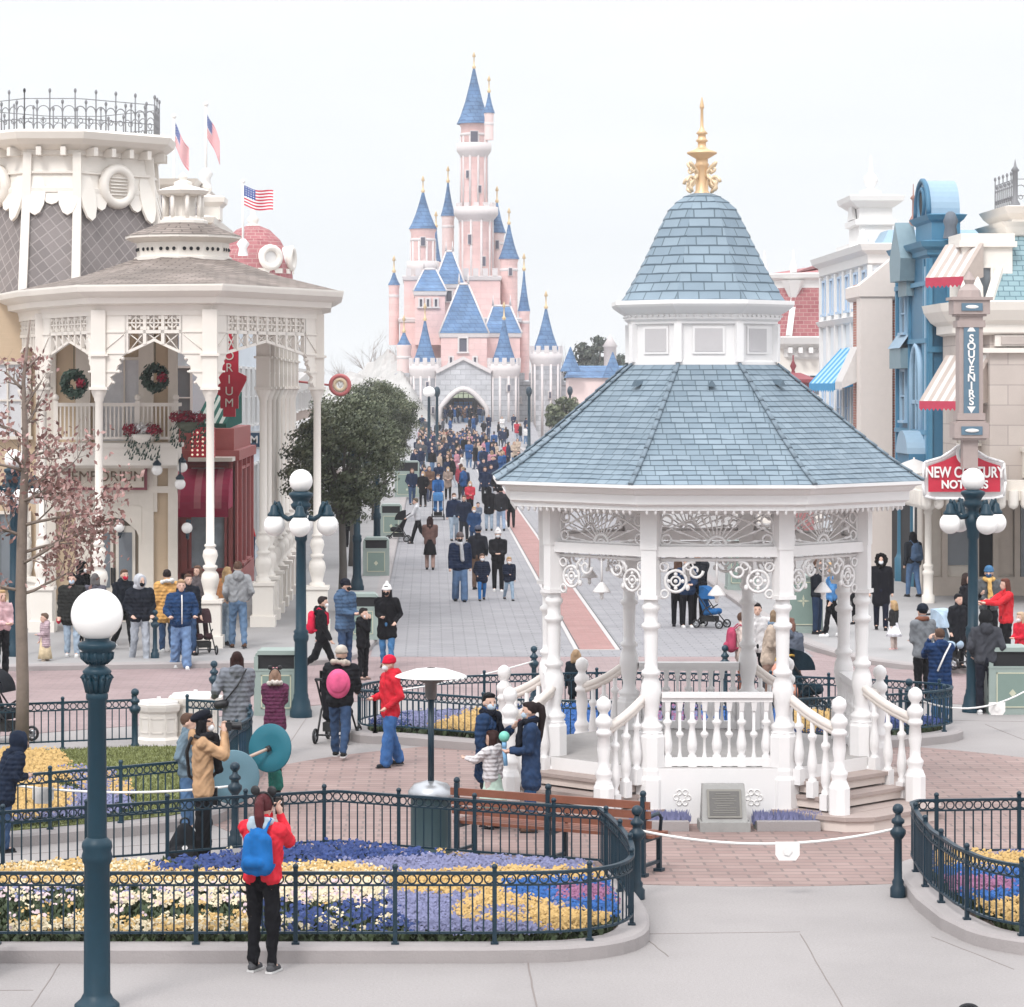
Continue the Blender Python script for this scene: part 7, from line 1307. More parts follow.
    if collar: mb = MB(); c = T((0, .03, 1.5)); mb.ring(c, (1, 0, 0), (0, 1, .2), .092, .045, 16, 8); mb.ell((c.x, c.y + .09, c.z - .035), (.12, .06, .09)); part('hood', mb, CLOTH, collar, 3)
    t['_q'] = 0; del t['_q']; return t, T, q
def worn(pr, name, label, cat, mb, mats, col=None, group=None, rem=None):
    """a thing that the person carries: top-level, in the person's own frame"""
    t, T, q = pr; me = remesh(mb, rem, mats, name, 3) if rem else mb.mesh(name, mats); o = put(name, me); o.location = t.location; o.rotation_euler = t.rotation_euler; o.scale = t.scale; tag(o, label, cat, group)
    if col: o.color = (*col, 1)
    return o
def backpack(pr, label, col, sc=1.0, dx=0.0):
    t, T, q = pr; mb = MB(); c = T((dx, .21, 1.22)); 
    for k in (-1, 1): mb.cap(c + Vector((k * .075 * sc, 0, .12 * sc)), c + Vector((k * .085 * sc, .01, -.14 * sc)), .085 * sc, .10 * sc, 12)
    mb.cap(c + Vector((0, .0, .17 * sc)), c + Vector((0, .01, -.15 * sc)), .09 * sc, .1 * sc); mb.cap(c + Vector((-.06 * sc, .09, -.1 * sc)), c + Vector((.06 * sc, .09, -.1 * sc)), .065 * sc)
    for k in (-1, 1): mb.tube([c + Vector((k * .07, -.02, .2 * sc)), T((k * .11, .06, 1.53)), T((k * .13, -.12, 1.40)), T((k * .15, -.13, 1.2)), c + Vector((k * .12, -.05, -.18))], .02, 6)
    return worn(pr, 'backpack', label, 'backpack', mb, CLOTH, col, rem=.014)
def ears(pr, bow=None, label=None):           # a hairband with two round black ears
    t, T, q = pr; mb = MB(); mb.tube([q((.095 * math.cos(a), .01, .03 + .125 * math.sin(a))) for a in [math.pi * k / 12 for k in range(13)]], .012, 6, m=0)
    for s in (-1, 1): c = q((s * .085, .01, .17)); mb.ell(tuple(c), (.052, .02, .05), 14, 10, m=0)
    if bow:
        for s in (-1, 1): mb.ell(tuple(q((s * .035, -.01, .155))), (.035, .02, .024), 8, 6, m=1)
    me = mb.mesh('hairband', [BLACK, M('bow_pink', (.55, .22, .24))]); o = put('hairband', me, t); return o
NAVY = (.012, .021, .050); BLK = (.008, .008, .010); JEAN = (.075, .14, .25); LJEAN = (.30, .37, .45); WHT = (.7, .7, .7); GRY = (.20, .21, .23); DK = (.018, .021, .028); BRN = (.09, .05, .035); BLOND = (.38, .25, .13); REDC = (.50, .018, .03); MW = (.72, .73, .75); MB_ = (.48, .58, .68); DJEAN = (.035, .065, .13)
# ---- the foreground
p = person(263, 972, 1.66, 156, 'woman in a bright red jacket and black leggings taking a picture over the front fence', (.62, .028, .045), BLK, (.085, .022, .025), 'pony', arms=('camera', 'camera'), hem=.86, fit='slim', shoe=(.07, .07, .075), sole=1, mask=MW, look=12, collar=(.36, .44, .50))
ears(p); backpack(p, 'small blue backpack on the back of the woman in the red jacket', (.012, .11, .33), .95, -.05)
mb = MB(); t_, T_, q_ = p; c = T_((.0, -.36, 1.60)); mb.box(tuple(c), (.085, .02, .17)); [mb.slab([(.02 * math.cos(k * .63) * (1 if k % 2 else .45), .02 * math.sin(k * .63) * (1 if k % 2 else .45)) for k in range(10)], tuple(c + Vector((dx, .0105, dz))), (-1, 0, 0), (0, 0, 1), -.003, m=1) for dx, dz in ((-.02, .04), (.02, -.01), (-.015, -.05))]; worn(p, 'phone', 'phone in a black blossom patterned case held up by the woman in the red jacket', 'phone', mb, [BLACK, WHITE])
p = person(203, 862, 1.72, 92, 'photographer in a tan jacket and black beret pointing a camera to the right', (.44, .27, .155), BLK, BLK, 'bob', 'beret', (0.00868, 0.00992, 0.01612), MW, ('camera', 'camera'), hem=.74, puffy=False, fit='wide', shoe=BLK, scarf=(0.0186, 0.0186, 0.0217), hooddown=True)
mb = MB(); t_, T_, q_ = p; c = T_((0, -.30, 1.60)); mb.box(tuple(c), (.14, .07, .10)); mb.box((c.x, c.y, c.z + .06), (0.0372, 0.0372, 0.0186)); mb.X = Matrix.Translation((c.x, c.y - .03, c.z)) @ Matrix.Rotation(R(90), 4, 'X'); mb.lathe([(.045, 0), (.045, .07), (.05, .08), (.05, .12)], n=14); worn(p, 'camera', 'black camera held up to the face of the photographer in the tan jacket', 'camera', mb, BLACK)
mb = MB(); mb.tube([T_((-.12, .13, 1.48)), T_((0, .19, 1.3)), T_((.15, .17, 1.0)), T_((.24, .0, .86))], .022, 6); mb.tube([T_((-.12, .10, 1.5)), T_((-.08, -.16, 1.4)), T_((.1, -.2, 1.1)), T_((.24, 0, .86))], .022, 6); c = T_((.27, -.05, .74)); mb.box(tuple(c), (.1, .22, .2)); worn(p, 'shoulder_bag', 'black shoulder bag hanging at the hip of the photographer in the tan jacket', 'bag', mb, BLACK)
a = P(188, 861); t = thing('bag', 'black backpack standing on the ground beside the photographer in the tan jacket', 'bag', (a.x - .03, a.y - .1, 0)); mb = MB(); mb.cap((-.1, 0, .13), (.0, 0, .36), .13, .1, 12); mb.cap((.1, 0, .13), (.02, 0, .34), .13, .1, 12); mb.cap((-.09, -.12, .12), (.09, -.12, .12), .09, .09); mb.ell((.25, 0, .04), (.18, .16, .06)); me = remesh(mb, .012, CLOTH, 'bag_body', 3); o = put('bag_body', me, t); o.color = (.016, .017, .02, 1); mb = MB(); mb.ring((0, .02, .46), (1, 0, 0), (0, 0, 1), .05, .012, 12, 5); mb.slab([(.035 * math.cos(k), .03 * math.sin(k)) for k in range(6)], (.02, -.2, .2), (1, 0, 0), (0, 0, 1), .01, m=1); mb.build('handle', [BLACK, SW], t)
person(187, 832, 1.45, 80, 'person in faded blue denim almost hidden behind the photographer in the tan jacket', (.13, .18, .22), JEAN, BRN, 'short', hem=.8, shoe=WHT, arms=('pocket', 'pocket'))
person(3, 852, 1.42, 120, 'person in a hooded dark navy coat and jeans at the left edge of the photo', (0.01116, 0.01736, 0.0341), DJEAN, BLK, 'none', 'hood', (0.01116, 0.01736, 0.0341), arms=('hold', 'hold'), hem=.70, lean=.35, puffy=True)
# the two round discs and the person in green between them
a = P(270, 815); person(276, 806, .98, -60, 'crouching person in a green cape almost hidden behind the two round teal discs', (.03, .17, .14), BLK, BLK, 'short', arms=('hold', 'hold'), hem=.4, lean=.5)
def disc(px, py, Y, r, n, label, mat, handle=None):
    c = at(px, py, Y); nn = Vector(n).normalized(); u = nn.orthogonal().normalized(); v = nn.cross(u); t = thing('parasol', label, 'parasol', tuple(c), group='round flat teal parasols'); mb = MB(); k = 40; pr = [(.0, .05), (.06, .045), (r * .5, .03), (r * .97, .004), (r, 0), (r * .97, -.012), (r * .5, .012), (0, .025)]
    V = [tuple(nn * -z_ + rr_ * (math.cos(2 * math.pi * j / k) * u + math.sin(2 * math.pi * j / k) * v)) for rr_, z_ in pr for j in range(k)]; mb.add(V, [(i * k + j, i * k + (j + 1) % k, (i + 1) * k + (j + 1) % k, (i + 1) * k + j) for i in range(len(pr) - 1) for j in range(k)], True); mb.build('canopy', mat, t)
    if handle: mb = MB(); hd = Vector(handle); mb.tube([(0, 0, 0), hd * .12], .04, 8, m=1); mb.tube([tuple(hd * .1), tuple(hd * .8)], .022, 8, m=0); mb.tube([tuple(hd * .8), tuple(hd)], .03, 8, m=2); mb.build('handle', [M('bare_wood', (.45, .34, .28)), BLACK, M('terracotta_grip', (.42, .16, .10))], t)
disc(270, 748, 37.5, .315, (-.42, -.88, .14), 'round teal parasol with its wooden handle towards the camera, right one of two', M('teal_cloth', (.008, .12, .165), rough=.6, var=.06), (-.33, -.2, -.12)); disc(233, 777, 36.6, .34, (.2, -.95, .1), 'round greyish blue parasol partly hidden by the photographer, left one of two', M('greyblue_cloth', (.10, .19, .235), rough=.6, var=.06))
# around the heater and the bench
p = person(340, 758, 1.66, 172, 'person in a black padded jacket and jeans with a round pink backpack pushing a pushchair', (0.0124, 0.01302, 0.01612), DJEAN, BLOND, 'none', 'beanie', (.45, .40, .35), arms=('push', 'push'), walk=.55, lean=.16, hem=.84, puffy=True, fur=(.40, .35, .30), shoe=(0.0186, 0.0186, 0.0186), sole=1)
mb = MB(); t_, T_, q_ = p; c = T_((0, .2, 1.2)); mb.ell(tuple(c), (.19, .09, .23), 18, 12); mb.ell((c.x, c.y + .07, c.z + .03), (.15, .05, .17), 16, 10); worn(p, 'backpack', 'round bright pink backpack worn over the black padded jacket', 'backpack', mb, CLOTH, (.62, .10, .22))
person(390, 767, 1.60, -66, 'person in a bright red hooded jacket, red woolly hat and blue trousers walking left', (.52, .02, .035), (.045, .12, .30), BRN, 'none', 'beanie', (.55, .01, .035), MW, ('hold', 'pocket'), walk=.35, hem=.78, fit='wide', shoe=DK, hooddown=True)
p = person(488, 826, 1.66, 70, 'man in an open navy padded coat and white mask standing behind the girl', (.016, .036, .085), DK, BLK, 'short', mask=MB_, arms=('down', 'phone'), hem=.62, puffy=True, look=-45, scarf=(0.00744, 0.00868, 0.0155))
mb = MB(); t_, T_, q_ = p; c = T_((.06, -.42, 1.34)); mb.box(tuple(c), (.085, .02, .16)); worn(p, 'phone', 'phone in a dark red case held by the man in the navy padded coat', 'phone', mb, M('phone_red', (.20, .03, .045)))
person(493, 829, 1.20, -128, 'girl in a pale padded jacket and mint green skirt beside the navy coated couple', (.58, .55, .56), (.5, .42, .4), (0.031, 0.01364, 0.0124), 'bob', arms=('hold', 'reach'), hem=.88, puffy=True, skirt=((.46, .58, .50), .42, .3), hooddown=True, look=20)
p = person(531, 832, 1.60, -88, 'woman in a long navy coat and dark scarf holding a bubble wand, facing left', (.022, .043, .095), (.02, .07, .16), (0.0186, 0.0124, 0.0124), 'pony', mask=MB_, arms=('hold', 'hold'), hem=.58, scarf=(0.00868, 0.00992, 0.01612), shoe=BRN)
mb = MB(); t_, T_, q_ = p; c = T_((.0, -.36, 1.12)); mb.tube([c + Vector((0, .02, -.22)), c + Vector((0, 0, .02))], .03, 8, m=1); mb.tube([c + Vector((0, 0, .02)), c + Vector((0, 0, .1))], .035, 8, m=1); mb.ell((c.x, c.y, c.z + .17), .075, 12, 10, m=0); worn(p, 'bubble_wand', 'toy bubble wand with a mint green ball held by the woman in long navy', 'toy', mb, [M('mint_plastic', (.16, .50, .40), rough=.35), M('sky_plastic', (.20, .42, .66), rough=.35)])
p = person(237, 765, 1.64, 186, 'woman in a long grey padded coat with brown hair seen from behind by the fence', (.165, .175, .20), DJEAN, (0.0279, 0.0124, 0.01116), 'long', arms=('hold', 'side'), hem=.60, puffy=True, hooddown=True, shoe=BLK)
mb = MB(); t_, T_, q_ = p; mb.tube([T_((-.14, .12, 1.5)), T_((.0, .2, 1.25)), T_((.2, .14, 1.0))], .012, 5); mb.cap(T_((.2, .12, .97)), T_((.3, .12, .95)), .07, .07); worn(p, 'shoulder_bag', 'small black bag slung over the grey padded coat', 'bag', mb, BLACK)
p = person(275, 756, 1.26, 182, 'girl in a plum padded coat with a pale fur collar and a round eared hairband', (.115, .03, .07), BLK, (.22, .14, .10), 'bob', arms=('hold', 'hold'), hem=.52, puffy=True, fur=(.55, .50, .46), shoe=BLK); ears(p, True)
# family at the bin
p = person(322, 679, 1.60, 88, 'person in black with a red backpack striding to the right', BLK, BLK, (0.0186, 0.0124, 0.0124), 'short', arms=('down', 'down'), walk=.95, hem=.80, hooddown=True, mask=MW); backpack(p, 'bright red backpack on the back of the person striding in black', (.52, .015, .05), .95)
person(345, 668, 1.72, 50, 'man in a steel blue hooded jacket and dark beanie beside the green litter bin', (.06, .105, .18), DJEAN, BLK, 'short', 'beanie', (0.00868, 0.00992, 0.01736), BLK, ('hold', 'hold'), hem=.74, hooddown=True, puffy=True, look=20)
person(363, 680, 1.33, 55, 'boy in black with both hands raised to his white mask', BLK, BLK, (0.0124, 0.0093, 0.0093), 'short', mask=MW, arms=('face', 'face'), hem=.76, hooddown=True, shoe=(.2, .14, .12))
person(387, 668, 1.62, -10, 'woman in a black coat, jeans and white bobble hat looking down the street', BLK, (.06, .17, .34), BLK, 'long', 'pompom', (.66, .64, .63), BLK, ('hold', 'pocket'), hem=.62, fit='slim', shoe=BRN, walk=.2)
# left pavement
p = person(181, 669, 1.74, 12, 'man in a bright navy padded jacket with a white zip, stepping off the kerb', (.017, .045, .115), (.14, .22, .37), (.30, .2, .12), 'short', arms=('fist', 'fist'), walk=.3, hem=.84, puffy=True, fit='wide', shoe=WHT, z=0)
mb = MB(); t_, T_, q_ = p; mb.tube([T_((0, -.125, 1.46)), T_((0, -.158, 1.3)), T_((0, -.15, 1.1)), T_((0, -.152, .9))], .012, 6); o = put('zip', mb.mesh('zip', SW), t_)
person(140, 664, 1.76, 22, 'young man in a black padded jacket with a pale grey hood up and grey joggers', (0.0124, 0.01488, 0.02232), (.34, .36, .40), BLK, 'none', 'hood', (.42, .43, .46), BLK, ('pocket', 'pocket'), walk=.35, hem=.86, puffy=True, shoe=WHT, look=20, z=0)
person(124, 650, 1.66, 30, 'person in a dark jacket and red face covering behind the man with the grey hood', (0.00992, 0.0124, 0.0186), BLK, BRN, 'short', mask=(.45, .02, .05), hem=.84, walk=.6, hooddown=True, shoe=WHT, z=.12)
p = person(72, 657, 1.66, 2, 'woman in a dark olive padded coat, pale jeans and blue mask walking towards the camera', (0.0217, 0.02232, 0.02108), LJEAN, BLK, 'short', mask=MB_, arms=('down', 'down'), hem=.70, puffy=True, shoe=WHT, walk=.15, z=.12); mb = MB(); t_, T_, q_ = p; mb.ell(tuple(T_((-.27, -.07, .78))), (.05, .04, .08), 10, 8); worn(p, 'glove', 'red glove held in the hand of the woman in the dark olive coat', 'glove', mb, CLOTH, (.45, .02, .05))
person(82, 645, 1.72, 62, 'person in a black hooded coat with a large white mask behind the woman in olive', (0.00744, 0.00744, 0.0093), BLK, BLK, 'none', 'hood', (0.00744, 0.00744, 0.0093), MW, ('down', 'down'), hem=.6, z=.12)
person(95, 648, 1.52, 190, 'grey haired person mostly hidden by the big lamp globe', (.11, .105, .13), DK, (.12, .11, .11), 'bob', hem=.7, z=.12)
person(45, 667, 1.03, -62, 'small girl in a pale pink padded coat and yellow skirt stepping off the kerb', (.40, .30, .33), (.6, .5, .4), (.12, .08, .06), 'short', arms=('down', 'hold'), hem=.66, puffy=True, skirt=((.62, .50, .33), .28, .24), hooddown=True, walk=.3, shoe=BRN)
person(167, 652, 1.66, 196, 'woman in an amber yellow coat with a white fur hood facing the shop', (.60, .33, .11), DJEAN, (0.0248, 0.0186, 0.0186), 'bun', hem=.66, puffy=True, fur=(.66, .64, .62), shoe=WHT, z=.12)
p = person(188, 655, 1.62, 24, 'man in dark clothes carrying a white bag behind the man in the navy padded jacket', (0.01116, 0.01364, 0.02108), DJEAN, BRN, 'short', arms=('down', 'carry'), hem=.8, walk=.2, z=.12)
person(198, 642, 1.60, -30, 'brown haired woman at the front porch column, partly hidden', (.10, .085, .09), BLK, (.12, .07, .05), 'long', hem=.7, z=.12)
person(238, 648, 1.78, 192, 'man in a grey hooded sweatshirt and blue jeans walking away from the camera', (.255, .26, .27), (.10, .16, .25), BRN, 'short', arms=('pocket', 'pocket'), walk=.35, hem=.92, hooddown=True, shoe=BRN, z=.12)
person(227, 645, 1.62, 160, 'person in an orange top and pale jeans walking half hidden beside the man in grey', (.50, .23, .10), LJEAN, BLOND, 'long', arms=('down', 'hold'), hem=.9, walk=.3, z=.12)
person(251, 566, 1.66, -120, 'person in a bright red jacket with a white hem stooping by the red shop front', (.55, .03, .04), (.03, .05, .10), BLK, 'short', arms=('hold', 'hold'), lean=.3, hem=.86, z=.12)
person(244, 563, 1.60, 20, 'person in dark clothes facing the person in the bright red jacket', DK, BLK, BLK, 'short', arms=('hold', 'hold'), hem=.75, z=.12)
person(1, 678, 1.66, 40, 'person in a pink top and black trousers cut by the left edge', (.55, .36, .38), BLK, BLOND, 'bob', arms=('hold', 'hold'), hem=.92)
person(404, 540, 1.6, 180, 'dark figure with bare calves standing behind the row of trees', BLK, BLK, BLK, 'long', hem=.6, pos=P(350, 547, .12), z=.12)
# ---- middle of the street
person(460, 602, 1.76, 4, 'man in a navy padded jacket with a pale scarf leading the family in the street', NAVY, (.09, .15, .26), BLK, 'none', 'beanie', (.10, .08, .08), BLK, ('down', 'down'), walk=.3, hem=.82, puffy=True, shoe=DK, fit='wide', scarf=(.35, .35, .37))
person(478, 590, 1.72, 160, 'person in a dark jacket and brown trousers just behind the family in the street', (0.01364, 0.01488, 0.02108), (.12, .075, .055), BLK, 'short', 'beanie', (.09, .1, .14), hem=.84, arms=('pocket', 'pocket'))
person(482, 601, 1.20, 6, 'boy in a navy coat and bright blue jeans in the middle of the street', (0.01116, 0.01612, 0.0341), (.03, .14, .36), BRN, 'short', mask=MW, walk=-.5, hem=.72, puffy=True, arms=('pocket', 'pocket'))
person(498, 592, 1.66, -2, 'woman in black with a white woolly hat looking at her hands in the street', (0.0124, 0.0124, 0.01488), BLK, BRN, 'short', 'pompom', (.62, .60, .60), MW, ('hold', 'hold'), hem=.84, walk=.25, shoe=WHT)
person(509, 601, 1.12, 14, 'child in navy and light jeans at the right of the family in the street', (0.01116, 0.01612, 0.03224), (.25, .33, .42), BLOND, 'short', mask=MW, walk=.6, hem=.80, puffy=True, arms=('hold', 'down'))
p = person(430, 570, 1.60, 178, 'woman in a brown jacket and black skirt walking away up the street', (.13, .075, .065), (.3, .2, .17), (0.0248, 0.0124, 0.0124), 'long', arms=('hold', 'hold'), hem=.80, skirt=(BLK, .5, .22), walk=.25, shoe=BLK)
person(418, 544, 1.62, -95, 'woman in a white patterned top and black trousers pushing a pushchair to the left', (.50, .50, .52), BLK, (.1, .08, .06), 'short', arms=('push', 'push'), walk=.7, hem=.9, lean=.1)
person(438, 514, 1.70, 0, 'man in a bright blue jacket standing over a blue pushchair in the street', (.02, .08, .22), DJEAN, BRN, 'short', mask=MW, arms=('push', 'push'), hem=.8)
rc = random.Random(77); mids = ((454, 541, 1.7, 8, NAVY, LJEAN, 'person in dark navy and faded jeans, left of the close pair in the street'), (464, 542, 1.64, -6, (0.0124, 0.0186, 0.0372), DK, 'person in a dark navy padded coat, right of the close pair in the street'), (470, 517, 1.5, 5, (.45, .04, .06), BLK, 'person in a red jacket behind the close navy pair'), (478, 532, 1.1, 0, (.14, .17, .22), GRY, 'child in a grey blue coat walking in the street'), (489, 531, 1.68, 180, BLK, LJEAN, 'person in black with pale trousers walking away, left of two'), (501, 531, 1.66, 184, (0.0186, 0.0186, 0.0217), (.24, .31, .42), 'person in dark grey with light blue jeans walking away, right of two'), (412, 505, 1.7, 10, NAVY, DJEAN, 'person in navy at the kerb under the trees'), (423, 507, 1.62, -15, BLK, BLK, 'person in black with long hair beside the kerb'), (474, 548, 1.4, 0, (.02, .05, .12), DJEAN, 'boy in blue just behind the father of the family'), (448, 500, 1.6, 0, (.25, .19, .16), BLK, 'woman in beige in the middle of the street'), (485, 503, 1.7, 0, NAVY, BLK, 'tall person in navy near the gazebo roof'), (461, 497, 1.65, 170, (.30, .05, .07), DK, 'person in dark red walking away'), (497, 506, 1.6, 10, BLK, (.4, .4, .42), 'person in black with light grey trousers'), (511, 528, 1.6, 180, BLK, BLK, 'person all in black by the tram lane'))
for px, py, h, hd, c, l, lab in mids: person(px, py, h, hd, lab, c, l, rc.choice((BLK, BRN, BLOND)), rc.choice(('short', 'short', 'long')), mask=rc.choice((MW, MW, None)) if abs(hd) < 90 else None, arms=rc.choice((('down', 'down'), ('hold', 'hold'), ('pocket', 'pocket'))), walk=rc.uniform(-.5, .5), hem=rc.uniform(.62, .86), vox=.026)
# ---- through and right of the gazebo
person(678, 627, 1.56, 170, 'leftmost person of the group with the blue pushchair, seen through the gazebo', (0.0155, 0.01736, 0.0248), BLK, BRN, 'long', arms=('hold', 'hold'), hem=.84); person(687, 628, 1.60, 10, 'person in a navy padded jacket with white shoes in the group seen through the gazebo', (.018, .036, .08), BLK, BLK, 'short', arms=('hold', 'hold'), hem=.84, puffy=True, shoe=WHT); person(698, 627, 1.74, 196, 'taller person in a black padded jacket holding the blue pushchair, seen through the gazebo', (0.0124, 0.01302, 0.01736), BLK, BRN, 'bun', arms=('push', 'push'), hem=.9, puffy=True, shoe=WHT)
p = person(768, 706, 1.66, 72, 'woman in a cream beige coat and blue scarf leaning over beside the right gazebo columns', (.46, .37, .30), (.22, .14, .11), (.20, .14, .09), 'bob', mask=MW, arms=('hold', 'hold'), hem=.74, lean=.18, scarf=(.16, .22, .30)); p2 = person(742, 702, 1.55, 95, 'person with a raspberry backpack half hidden by the rear gazebo column', (.5, .42, .38), (.24, .10, .07), BRN, 'short', hem=.8); backpack(p2, 'raspberry pink backpack beside the rear gazebo column', (.36, .05, .10))
person(757, 694, 1.62, 0, 'dark haired person in a white top standing behind the woman in the beige coat', (.55, .53, .53), BLK, (0.0124, 0.0093, 0.0093), 'short', hem=.8); p = person(790, 712, 1.58, 150, 'person in a slate grey jacket holding up a phone beside the right gazebo column', (.10, .115, .15), DK, (.16, .08, .06), 'bob', arms=('hold', 'reach'), hem=.8, hooddown=True); mb = MB(); t_, T_, q_ = p; mb.box(tuple(T_((.14, -.62, 1.38))), (.07, .02, .15)); worn(p, 'phone', 'black phone held up by the person in slate grey', 'phone', mb, BLACK)
a = P(786, 716); t = thing('bag', 'peach coloured soft bag with yellow handles behind the right gazebo column', 'bag', (a.x, a.y, 0)); mb = MB(); mb.cap((-.12, 0, .45), (-.1, 0, .75), .2, .15); mb.cap((.12, 0, .45), (.1, 0, .75), .2, .15); o = put('bag_body', remesh(mb, .02, CLOTH, 'bag_body'), t); o.color = (.56, .26, .19, 1); mb = MB(); [mb.ring((s * .08, -.1, .92), (1, 0, 0), (0, 0, 1), .1, .02, 12, 5, a0=0, a1=3.14) for s in (-1, 1)]; mb.build('handle', M('bag_yellow', (.5, .3, .05)), t); mb = MB(); mb.box((0, 0, .2), (.5, .4, .06)); [mb.tube([(sx * .2, sy * .16, 0), (sx * .2, sy * .16, .24)], .02, 6) for sx in (-1, 1) for sy in (-1, 1)]; mb.build('stand', BLACK, t)
person(817, 634, 1.62, 60, 'person in a black jacket beside the green cabinet, seen through the gazebo', (0.01364, 0.01612, 0.02232), (.02, .035, .07), BRN, 'short', arms=('hold', 'hold'), hem=.84, z=.12); person(832, 637, 1.60, -110, 'person in a sky blue jacket and black leggings, seen through the gazebo', (.07, .20, .42), BLK, BLOND, 'bob', hem=.86, fit='slim', shoe=WHT, z=.12, walk=.4); person(851, 624, 1.40, -40, 'narrow figure in black between two right gazebo columns', BLK, BLK, BLK, 'short', hem=.7, z=.12)
person(881, 630, 1.66, -8, 'woman in a black coat with a big fur hood and white mask', (0.00992, 0.00992, 0.01364), (0.00992, 0.0124, 0.02356), BLK, 'none', 'hood', (0.00744, 0.00744, 0.00806), MW, arms=('down', 'down'), hem=.58, fur=(0.00868, 0.00744, 0.00744), z=.12, walk=.3)
person(894, 650, .98, -130, 'toddler in a black and white patterned jacket and white tutu', (0.031, 0.02976, 0.031), (.5, .4, .36), BLOND, 'bob', arms=('hold', 'hold'), hem=.84, skirt=((.68, .66, .70), .5, .3), shoe=(.55, .34, .33), z=.12)
p = person(913, 597, 1.66, 200, 'person in dark blue with a blue backpack walking away under the right porch', (0.0186, 0.0217, 0.0279), (.08, .14, .25), BLK, 'long', hem=.88, z=.12, walk=.3); backpack(p, 'grey blue backpack on the person walking under the right porch', (.06, .10, .17))
person(923, 703, 1.70, 206, 'man in a grey jacket and navy beanie seen from behind at the right fence', (.17, .18, .195), BLK, BLK, 'short', 'beanie', (0.0124, 0.01736, 0.0279), arms=('hold', 'hold'), hem=.80, scarf=(.2, .08, .05))
p = person(940, 727, 1.58, 200, 'person in a bright navy padded coat with a white strap at the right fence', (.012, .033, .095), (.02, .08, .18), BRN, 'short', arms=('camera', 'camera'), hem=.62, puffy=True, hooddown=True); mb = MB(); t_, T_, q_ = p; mb.tube([T_((-.14, .13, 1.5)), T_((.0, .165, 1.3)), T_((.14, .16, 1.02))], .017, 6); worn(p, 'shoulder_strap', 'white bag strap across the back of the bright navy padded coat', 'strap', mb, SW)
person(986, 714, 1.72, 176, 'man in a dark grey hooded jacket, hands in his pockets, beside the right litter bin', (.05, .052, .062), (0.0124, 0.01364, 0.0217), BLK, 'short', 'hood', (0.01116, 0.01116, 0.0124), arms=('pocket', 'pocket'), hem=.84, hooddown=True, shoe=WHT)
p = person(966, 654, 1.62, 60, 'woman in a black coat looking at her phone left of the right lamp post', (0.01116, 0.01116, 0.01488), BLK, (0.031, 0.0186, 0.0155), 'bob', arms=('hold', 'phone'), hem=.6, z=.12); person(989, 652, 1.72, -15, 'person in a grey and amber jacket with a blue balaclava right of the lamp post', (.09, .095, .10), BLK, BLK, 'none', 'beanie', (.05, .13, .24), (.03, .08, .18), ('hold', 'hold'), hem=.84, z=.12, scarf=(.55, .34, .12))
person(1006, 662, 1.62, -78, 'long haired woman in a red jacket stretching her arms to the left', (.56, .025, .035), BLK, (.10, .035, .025), 'long', arms=('reach', 'reach'), hem=.80, z=.12); person(1021, 678, 1.22, -60, 'fair haired child in a red coat behind the right litter bin', (.55, .02, .04), DK, (.42, .30, .2), 'long', mask=MW, arms=('hold', 'hold'), hem=.6)
person(576, 719, 1.12, 176, 'fair haired child in a dark coat standing behind the fence left of the gazebo', (0.01116, 0.01612, 0.02232), BLK, (.30, .20, .12), 'bob', hem=.6)
person(962, 700, 1.4, 30, 'person with a bright blue bag behind the right lamp post', (0.0124, 0.01364, 0.01736), BLK, BLK, 'short', hem=.6, pos=P(958, 668, .12), z=.12)
person(0, 0, 1.70, 170, 'dark haired person whose head just shows at the bottom edge right of the middle', BLK, BLK, BLK, 'short', pos=Vector(((969 - VX) * 17.75 / F, 17.75, 0)))
